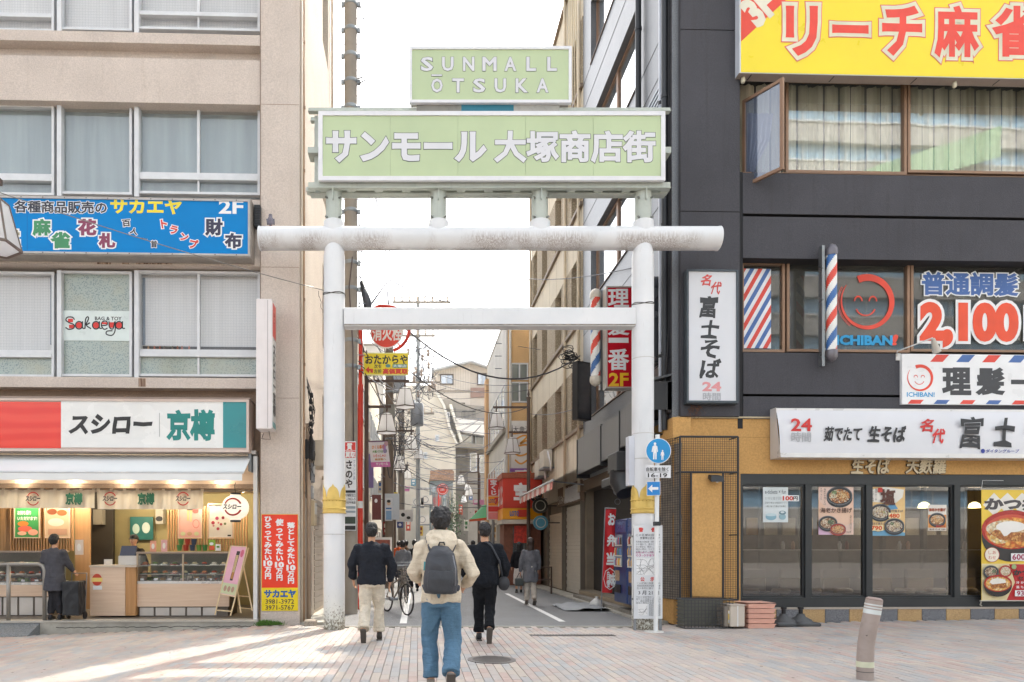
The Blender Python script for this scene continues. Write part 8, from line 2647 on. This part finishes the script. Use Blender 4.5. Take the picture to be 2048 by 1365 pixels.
def person(lab,x,y,z0,H,top,bottom,shoes,pose=None,hair='short',coat=False,loose=1.0,hood=False,cap=None,skirt=False,cat='person',hairm=None,face=1,bulk=1.0,detail=True,voxel=.012):
 """walking figure seen from behind (face=1: looking along +Y)"""
 t=thing('person',lab,cat,(x,y,z0))
 k=H/1.75
 ps=dict(LK=(-.10,.06,.50),LA=(-.10,-.10,.10),RK=(.10,.10,.50),RA=(.10,.16,.08),LE=(-.26,-.05,1.13),LH=(-.25,.06,.88),RE=(.26,-.04,1.13),RH=(.27,.05,.88),lf=20,rf=0)
 if pose:ps.update(pose)
 def W(p):return Vector((x+p[0]*k,y+p[1]*k*face,z0+p[2]*k))
 b=bulk
 mb=MB()
 Rg=lambda zz,rx,ry,oy=0,ox=0:(x+ox*k,y+oy*k*face,z0+zz*k,rx*k,ry*k)
 ellrings(mb,[Rg(.84,.10,.08),Rg(.92,.14,.10),Rg(1.05,.12,.09),Rg(1.25,.135,.09),Rg(1.36,.13,.08),Rg(1.42,.08,.06),Rg(1.46,.056,.058,.0),Rg(1.53,.054,.056,.012)])
 hz=1.635
 ellrings(mb,[Rg(hz+q*.118,.074*w_,.094*w_,.015)for q,w_ in((-.98,.3),(-.85,.62),(-.6,.85),(-.3,.97),(0,1.02),(.3,1.0),(.6,.85),(.85,.55),(.98,.2))])
 hc=W((0,.015,hz))
 mb.tube([hc+Vector((0,.088*k*face,.01*k)),hc+Vector((0,.108*k*face,-.022*k))],[.008*k,.014*k],6)
 mb.tube([hc+Vector((-.03*k,.085*k*face,.022*k)),hc+Vector((.03*k,.085*k*face,.022*k))],.010*k,6)
 blob(mb,hc+Vector((0,.07*k*face,-.09*k)),.03*k,.025*k,.022*k,8)
 for s in(-1,1):
  blob(mb,hc+Vector((s*.078*k,-.005*k,-.01*k)),.012*k,.022*k,.032*k,8)
 for s,Kn,An in((-1,'LK','LA'),(1,'RK','RA')):
  mb.tube([W((s*.09,0,.88)),W(ps[Kn]),W(ps[An])],[.078*k,.055*k,.038*k],12)
 for s,E_,H_ in((-1,'LE','LH'),(1,'RE','RH')):
  sh_=W((s*.140,-.01,1.365))
  mb.tube([sh_,W(ps[E_]),W(ps[H_])],[.038*k,.034*k,.026*k],10)
  hand(mb,W(ps[H_]),W(ps[H_])-W(ps[E_]),k)
 remesh(mb,'body',SKIN,t,.009 if detail else .016,2)
 for s in(-1,1):
  mbe=MB();blob(mbe,hc+Vector((s*.028*k,.086*k*face,.002)),.010*k,.008*k,.008*k,8)
  mbe.build('eye',mat('f0ece8',.3),t,smooth='all')
  mbe=MB();blob(mbe,hc+Vector((s*.028*k,.0915*k*face,.002)),.005*k,.004*k,.005*k,6)
  mbe.build('pupil',BLACK,t,smooth='all')
 MB().tube([hc+Vector((-.02*k,.094*k*face,-.055*k)),hc+Vector((.02*k,.094*k*face,-.055*k))],.005*k,5).build('mouth',mat('a8625a',.5),t)
 mb=MB()
 hx=1.0 if hair!='long' else 1.05
 ellrings(mb,[Rg(hz+q*.135,.086*w_*hx,.098*w_*hx,-.012+(.0 if q>.2 else-.02))for q,w_ in((-.62,.45),(-.45,.8),(-.1,.97),(.2,1.05),(.5,1.02),(.8,.78),(1.0,.35))])
 if hair=='fluffy':
  for i in range(26):
   a=random.uniform(0,6.28);e_=random.uniform(-.3,1.2)
   blob(mb,hc+Vector((.085*k*math.cos(a)*math.cos(e_),.088*k*math.sin(a)*math.cos(e_)-.02*k,.03*k+.10*k*math.sin(e_))),.028*k,.028*k,.028*k,6)
 if hair=='long':
  ellrings(mb,[Rg(1.40,.085,.05,-.05),Rg(1.5,.09,.065,-.045),Rg(1.65,.088,.08,-.03)])
 remesh(mb,'hair',hairm or HAIR,t,.008 if detail else .014,2,.009,42,3)
 mb=MB()
 L_=loose
 if skirt:
  ellrings(mb,[Rg(.30,.20,.18,.02),Rg(.6,.19,.16),Rg(.9,.155,.12),Rg(1.0,.14,.10)])
 else:
  ellrings(mb,[Rg(.80,.155*b,.115*b),Rg(.88,.165*b,.125*b),Rg(.98,.155*b,.115*b),Rg(1.04,.15*b,.11*b)])
  for s,Kn,An in((-1,'LK','LA'),(1,'RK','RA')):
   a,kn,an=W((s*.085,0,.90)),W(ps[Kn]),W(ps[An])
   th_=a.lerp(kn,.5)
   cf=kn.lerp(an,.45)
   mb.tube([a,th_,kn,cf,an.lerp(kn,.08)],[.090*k*b,.085*k*L_,.072*k*L_,.070*k*L_,.066*k*L_*L_],16)
 remesh(mb,'skirt' if skirt else 'trousers',bottom,t,voxel,6,.011,9,5)
 mb=MB()
 hem=.60 if coat else .84
 ellrings(mb,[Rg(hem,(.215 if coat else .185)*b,(.16 if coat else .135)*b),Rg(.98,.18*b,.135*b),Rg(1.12,.175*b,.128*b),Rg(1.28,.20*b,.135*b),Rg(1.36,.19*b,.12*b),Rg(1.41,.155*b,.10*b),Rg(1.455,.105,.08),Rg(1.49,.07,.066)])
 for s,E_,H_ in((-1,'LE','LH'),(1,'RE','RH')):
  sh_=W((s*.160*b,-.01,1.385))
  blob(mb,sh_+Vector((s*.004,0,-.004)),.078*k*b,.078*k*b,.074*k,10)
  el_,ha=W(ps[E_]),W(ps[H_])
  mb.tube([sh_,sh_.lerp(el_,.5),el_,el_.lerp(ha,.5),ha.lerp(el_,.04)],[.070*k*b,.068*k*b,.060*k*b,.055*k*b,.046*k*b],14)
 remesh(mb,'coat' if coat else 'jacket',top,t,voxel,9,.013,8,1)
 if hood:
  mb=MB()
  ellrings(mb,[Rg(1.30,.05,.03,-.145),Rg(1.34,.11,.05,-.15),Rg(1.40,.150,.07,-.135),Rg(1.46,.155,.09,-.09),Rg(1.51,.135,.095,-.05),Rg(1.545,.105,.085,-.02)])
  remesh(mb,'hood',top,t,.010,3,.012,12,8)
 for s,An,ang in((-1,'LA',ps['lf']),(1,'RA',ps['rf'])):
  an=W(ps[An])
  c_,s_=math.cos(math.radians(ang)),math.sin(math.radians(ang))
  def sp_(f,u):
   return Vector((an.x,an.y+(f*c_+u*s_)*k*face,an.z+(-f*s_+u*c_)*k))
  mb=MB()
  mb.tube([sp_(-.05,-.045),sp_(.03,-.04),sp_(.12,-.052),sp_(.17,-.056)],[.042*k,.046*k,.042*k,.028*k],10)
  mb.tube([sp_(0,.03),sp_(-.01,-.04)],[.040*k,.046*k],10)
  remesh(mb,'shoe',shoes,t,.012,2)
  MB().raw([sp_(-.10,-.094)+Vector((q,0,0))for q in(-.04*k,.04*k)]+[sp_(.19,-.094)+Vector((q,0,0))for q in(.035*k,-.035*k)]+[sp_(-.10,-.075)+Vector((q,0,0))for q in(-.04*k,.04*k)]+[sp_(.19,-.078)+Vector((q,0,0))for q in(.035*k,-.035*k)],[(0,1,2,3),(4,5,6,7),(0,1,5,4),(1,2,6,5),(2,3,7,6),(3,0,4,7)]).build('sole',mat('57524d',.7),t)
 if cap:
  mb=MB()
  ellrings(mb,[Rg(hz+q,.092*w_,.105*w_,0)for q,w_ in((.02,1.0),(.06,1.02),(.10,.9),(.13,.6),(.14,.2))])
  mb.raw([hc+Vector((-.07*k,.08*k*face,.03*k)),hc+Vector((.07*k,.08*k*face,.03*k)),hc+Vector((.055*k,.17*k*face,.015*k)),hc+Vector((-.055*k,.17*k*face,.015*k)),hc+Vector((-.07*k,.08*k*face,.045*k)),hc+Vector((.07*k,.08*k*face,.045*k)),hc+Vector((.055*k,.17*k*face,.028*k)),hc+Vector((-.055*k,.17*k*face,.028*k))],[(0,1,2,3),(4,5,6,7),(0,1,5,4),(1,2,6,5),(2,3,7,6),(3,0,4,7)])
  remesh(mb,'cap',cap,t,.010,2)
 return t,W,k
def cloth(h):
 return clothm(h)
DENIM=clothm('5c7d96',160)
PX,PY=.232,6.74
GRY=cloth('3a3c42')
pt,W,k=person('man in cream hooded top with grey backpack and blue jeans walking away in front',PX,PY,0,1.77,cloth('dccfb9'),DENIM,mat('8f8478',.7),hair='fluffy',hood=True,loose=1.12,bulk=1.07,pose=dict(LK=(-.11,.10,.50),LA=(-.10,-.02,.07),RK=(.12,.03,.46),RA=(.08,-.30,.17),LE=(-.27,.02,1.14),LH=(-.22,.22,1.05),RE=(.31,-.08,1.12),RH=(.24,.16,1.0),lf=0,rf=62))
bp=thing('backpack','dark grey backpack on the back of the man in the cream hooded top','backpack',tuple(W((0,-.2,.92))))
mb=MB()
def RB_(zz,rx,ry,oy):return(PX-.01,PY+oy*k,zz*k,rx*k,ry*k)
ellrings(mb,[RB_(.935,.10,.04,-.20),RB_(.95,.145,.075,-.22),RB_(1.05,.155,.09,-.23),RB_(1.2,.145,.085,-.225),RB_(1.32,.12,.07,-.21),RB_(1.385,.07,.045,-.19),RB_(1.395,.04,.02,-.18)],24)
for v in mb.v:
 dx=v.x-(PX-.01)
 v.x=PX-.01+dx*1.06
remesh(mb,'pack',mat('3b3e45',.5,0,.08,4,.3,90),bp,.010,2,.006,10,4)
mb=MB()
ellrings(mb,[RB_(.945,.10,.02,-.295),RB_(.97,.125,.035,-.298),RB_(1.08,.13,.035,-.305),RB_(1.16,.12,.02,-.30)],20)
remesh(mb,'front_pocket',mat('34373d',.5,0,.08,4,.3,90),bp,.009,2,.004,12,2)
for s in(-1,1):
 MB().tube([W((s*.09,-.15,1.34)),W((s*.115,-.15,1.40)),W((s*.125,-.09,1.455)),W((s*.13,.02,1.47)),W((s*.14,.12,1.40)),W((s*.15,.15,1.2)),W((s*.17,.06,1.02)),W((s*.15,-.14,.98))],.026,8).build('shoulder_strap',mat('4a4e58',.7,0,.1,20),bp,smooth='all')
MB().tube([W((-.03,-.20,1.39)),W((-.02,-.22,1.425)),W((.02,-.22,1.425)),W((.03,-.20,1.39))],.008,6).build('haul_loop',BLACK,bp,smooth='all')
MB().tube([W((.10,-.31,1.30)),W((.125,-.30,1.18)),W((.12,-.31,1.02))],.006,5).build('zip',mat('8a8c92',.4,.5),bp,smooth='all')
MB().tube([W((-.155,-.18,1.24)),W((-.16,-.2,1.16))],.014,6).build('side_tag',mat('3f8f96',.5),bp)
pt,W,k=person('man in dark cap, navy jacket and cream trousers walking away beside the left gate pillar',-.69,10.25,0,1.76,cloth('2a2d34'),cloth('d9cfbd'),mat('3a342e',.6),cap=mat('3a3836',.8),bulk=1.16,loose=1.16,pose=dict(LK=(-.10,.02,.50),LA=(-.10,-.26,.17),RK=(.10,.14,.50),RA=(.11,.12,.09),LE=(-.30,-.02,1.13),LH=(-.28,.10,.90),RE=(.31,.02,1.12),RH=(.27,.08,.86),lf=58,rf=0))
pt,W,k=person('man in loose black clothes with small shoulder bag walking away right of the backpack wearer',1.0,10.15,0,1.76,cloth('1f2228'),cloth('1c1e22'),BLACK,bulk=1.14,loose=1.08,pose=dict(LK=(-.08,.12,.50),LA=(-.07,.16,.09),RK=(.08,.03,.49),RA=(.04,-.26,.20),LE=(-.33,.0,1.12),LH=(-.27,.16,.93),RE=(.31,-.04,1.12),RH=(.27,.12,.90),lf=0,rf=60))
sbg=thing('shoulder_bag','small black bag hanging at the hip of the man in black','bag',tuple(W((.27,-.05,.80))))
mb=MB()
blob(mb,W((.28,-.02,.86)),.09,.06,.11,10)
remesh(mb,'bag_body',mat('26282d',.6,0,.1),sbg,.012,2)
MB().tube([W((.26,-.03,.95)),W((.2,-.13,1.2)),W((.08,-.13,1.42)),W((.02,-.1,1.47)),W((-.05,.05,1.46))],.014,6).build('strap',mat('3a3d44',.7),sbg,smooth='all')
pt,W,k=person('woman in grey knee length coat holding a dark handbag, right lane of the alley',2.78,16.8,0,1.64,cloth('6f7075'),cloth('c9c0b4'),mat('5a5048',.6),coat=True,hair='long',hairm=mat('3a2a22',.5,0,.2,40),detail=False,voxel=.015,pose=dict(LK=(-.08,.08,.50),LA=(-.08,.1,.09),RK=(.08,.02,.50),RA=(.08,-.15,.14),LE=(-.25,0,1.12),LH=(-.26,.04,.86),RE=(.24,.02,1.13),RH=(.22,.1,.9),lf=0,rf=35))
hb=thing('handbag','dark green handbag carried by the woman in the grey coat','handbag',tuple(W((-.28,.05,.55))))
mb=MB();mb.box(*[c for c in(W((-.40,0,0)).x,W((-.18,0,0)).x,16.75,16.87,W((0,0,.50)).z,W((0,0,.70)).z)])
remesh(mb,'bag_body',mat('343a38',.5),hb,.014,3)
MB().tube([W((-.36,.03,.69)),W((-.30,.03,.82)),W((-.26,.03,.84)),W((-.22,.03,.69))],.009,6).build('handle',BLACK,hb,smooth='all')
for lab,px,y,H,top,bot,kw in(('woman in black top and white skirt further down the right lane',1038,21.5,1.58,'26262a','d2cac4',dict(skirt=True,hair='long')),('distant walker in brown jacket left of the backpack wearer',812,25,1.68,'6b5a48','2c2c30',{}),('distant walker in black coat just left of the backpack wearer',829,22,1.66,'25262a','2a2a30',dict(coat=True)),('distant walker in orange top behind the left gate side',797,30,1.7,'d9653a','44444c',{}),('distant walker in grey hoodie near the bicycle',806,19.5,1.6,'7d8086','3a3f4a',{}),('distant walker in beige jacket between the two main walkers',946,26,1.68,'b8a48c','4a4440',{}),('farther walker in dark blue near the lottery sign',968,33,1.68,'3a4560','2c2c30',{})):
 person(lab,xl(px,y),y,0,H,cloth(top),cloth(bot),BLACK,detail=False,voxel=.02,**kw)
pt,W,k=person('older woman in long dark grey coat standing at the takeaway counter',FL.w(FL.u(106,-.0),.05,0).x,FL.w(FL.u(106,0),.05,0).y,z12+.012,1.56,cloth('54545a'),cloth('38383c'),BLACK,coat=True,voxel=.015,bulk=1.08,pose=dict(LK=(-.07,.03,.5),LA=(-.08,0,.09),RK=(.08,.03,.5),RA=(.09,.05,.09),LE=(-.25,0,1.12),LH=(-.26,.1,.88),RE=(.24,.1,1.14),RH=(.26,.26,1.0),lf=0,rf=0))
tr=thing('shopping_trolley','black wheeled shopping trolley bag beside the older woman','trolley',FL.w(FL.u(146),.05,z12+.01))
u=FL.u(147,.05)
mb=MB(FL)
mb.box(u-.15,u+.15,-.08,.22,z12+.10,z12+.72)
remesh(mb,'bag_body',mat('222428',.6,0,.12,6),tr,.014,4,.012,8,3)
MB(FL).tube([(u-.12,.25,z12+.12),(u-.14,.28,z12+.86),(u+.14,.28,z12+.86),(u+.12,.25,z12+.12)],.012,8).build('handle',GREYM,tr,smooth='all')
for s in(-1,1):
 MB(FL).tube([(u+s*.15-.012,.18,z12+.085),(u+s*.15+.012,.18,z12+.085)],.07,18).build('wheel',BLACK,tr,smooth=True)
x_,y_=FL.w(FL.u(268,1.6),1.6,0).x,FL.w(FL.u(268,1.6),1.6,0).y
person('shop clerk in black uniform and cap behind the till counter',x_,y_,ZF,1.58,cloth('1f2024'),cloth('2c2c30'),BLACK,face=-1,cap=mat('17181a',.8),voxel=.016,detail=False)
def bicycle(x,y,lab,ang):
 t=thing('bicycle',lab,'bicycle',(x,y,0))
 F_=Frame(x,y,ang)
 R=.32
 fm=mat('8a7f74',.35,.4)
 for u_ in(-.52,.52):
  pts=[(u_+R*math.cos(a*math.pi/14),0,R+.01+R*math.sin(a*math.pi/14))for a in range(29)]
  w=MB(F_).tube(pts,.019,6).build('wheel',mat('33302e',.6),t,smooth='all')
  mb=MB(F_)
  for a in range(14):
   mb.tube([(u_,0,R+.01),(u_+R*math.cos(a*.449),0,R+.01+R*math.sin(a*.449))],.0025,3)
  mb.build('spokes',GREYM,w,kind='stuff')
 for a,b,r in(((-.52,0,.33),(-.15,0,.30),.011),((-.52,0,.33),(-.22,0,.72),.010),((-.15,0,.30),(-.24,0,.82),.016),((-.15,0,.30),(.36,0,.72),.018),((-.2,0,.62),(.36,0,.80),.015),((.52,0,.33),(.33,0,.98),.015)):
  MB(F_).tube([a,b],r,8).build('frame_tube',fm,t,smooth=True)
 MB(F_).box(-.36,-.12,-.07,.07,.82,.87,.02).build('saddle',BLACK,t)
 MB(F_).tube([(.2,-.27,1.0),(.33,-.2,1.03),(.33,.2,1.03),(.2,.27,1.0)],.012,8).build('handlebar',GREYM,t,smooth='all')
 mb=MB(F_)
 for k_ in range(5):
  z=.72+k_*.055
  w=.13+k_*.01
  mb.tube([(.42,-w,z),(.42+.3,-w,z),(.42+.3,w,z),(.42,w,z),(.42,-w,z)],.005,4)
 for q in(.42,.52,.62,.72):
  mb.tube([(q,-.15,.95),(q,-.13,.72),(q,.13,.72),(q,.15,.95)],.004,4)
 mb.build('basket',mat('5a5450',.5,.3),t)
 MB(F_).tube([(-.15,-.09,.30),(-.15,.09,.30)],.04,10).build('crank',GREYM,t)
 return t
bicycle(xl(793,14.6),14.6,'parked bicycle with front basket beside the man in the cap',-64)
bicycle(xl(806,17.6),17.8,'second bicycle parked a little further back on the left',-80)
ad=board(FP(17.0),'standing_board','white framed menu board with red picture standing behind the man in the cap','board',746,784,1075,1165,0,.05,mat('d9d4cc',.5),[('r',750,780,1080,1118,mat('8a4a3a',.5,0,.3,8)),('r',750,780,1122,1150,mat('c9b8a0',.5,0,.2,10))])
# ========== across the square, behind the camera: seen only in the window reflections
ob=thing('office_building','grey office tower with blue ribbon windows, mirrored in the upper right windows','building',(48,-34,0))
for i in range(13):
 z=3.2+i*3.5
 MB().box(20,84,-36.0,-34.0,z,z+1.9).build('spandrel',mat('b8b6b0',.7,0,.05),ob)
 MB().box(20,84,-34.0,-33.9,z+1.75,z+1.9).build('string_course',mat('e4e4e0',.7),ob)
 MB().box(20,84,-35.2,-34.5,z+1.9,z+3.5).build('window_band',mat('8fb4cc',.15,0,.1,.3),ob)
 mb=MB()
 for k_ in range(32):
  mb.box(20+k_*2,20.08+k_*2,-34.5,-34.4,z+1.9,z+3.5)
 mb.build('mullions',mat('dfe2e4',.5),ob,kind='stuff')
MB().box(20,84,-36,-34,0,3.2).build('ground_floor',mat('7a736a',.6,0,.2),ob)
MB().raw([((px-VX)*.0436,-33.4,EYE+(VY-py)*.0436)for px,py in((1745,345),(2120,215),(2120,280),(1900,345))],[(0,1,2,3)]).build('safety_net',mat('9fc09c',.8,0,.1),ob)
for i in range(12):
 MB().box(-20+i*3.1,-18+i*3.1,-10.6,-9.6,0,.9+.5*random.random()).build('planter_box',mat(random.choice(['6b5a48','4a5a3a','8a8378']),.8,0,.3,5),thing('planter','low planter in a row across the square, mirrored in the noodle shop windows','planter',(-19+i*3.1,-10,0),'planters across the square'))
lo_=thing('low_building','low tan building across the square, mirrored in the noodle shop windows','building',(-10,-30,0))
MB().box(-40,20,-36,-30,0,9).build('wall',stucco('7d7266',10,.2),lo_)
for i in range(14):
 for z in(3.6,6.4):
  f=MB(Frame(0,-30,180)).frame(-18+i*4,-16+i*4,-.1,0,z,z+1.5,.1).build('window',ALU,lo_)
  MB(Frame(0,-30,180)).box(-17.9+i*4,-16.1+i*4,-.05,-.02,z+.1,z+1.4).build('pane',mat('6f8490',.15),f)
fc=thing('fence','white railing along the far side of the square, mirrored in the noodle shop windows','fence',(5,-9,0))
mb=MB()
for k_ in range(120):
 mb.box(-8+k_*.2,-7.97+k_*.2,-9.02,-8.98,0,.85)
mb.build('bars',mat('d9d6cc',.5),fc,kind='stuff')
MB().box(-8,16,-9.03,-8.97,.85,.9).build('top_rail',mat('d9d6cc',.5),fc)
COL.objects.unlink(TMP['o'])
bpy.data.objects.remove(TMP['o'])
for o in PENDING:
 COL.objects.link(o)
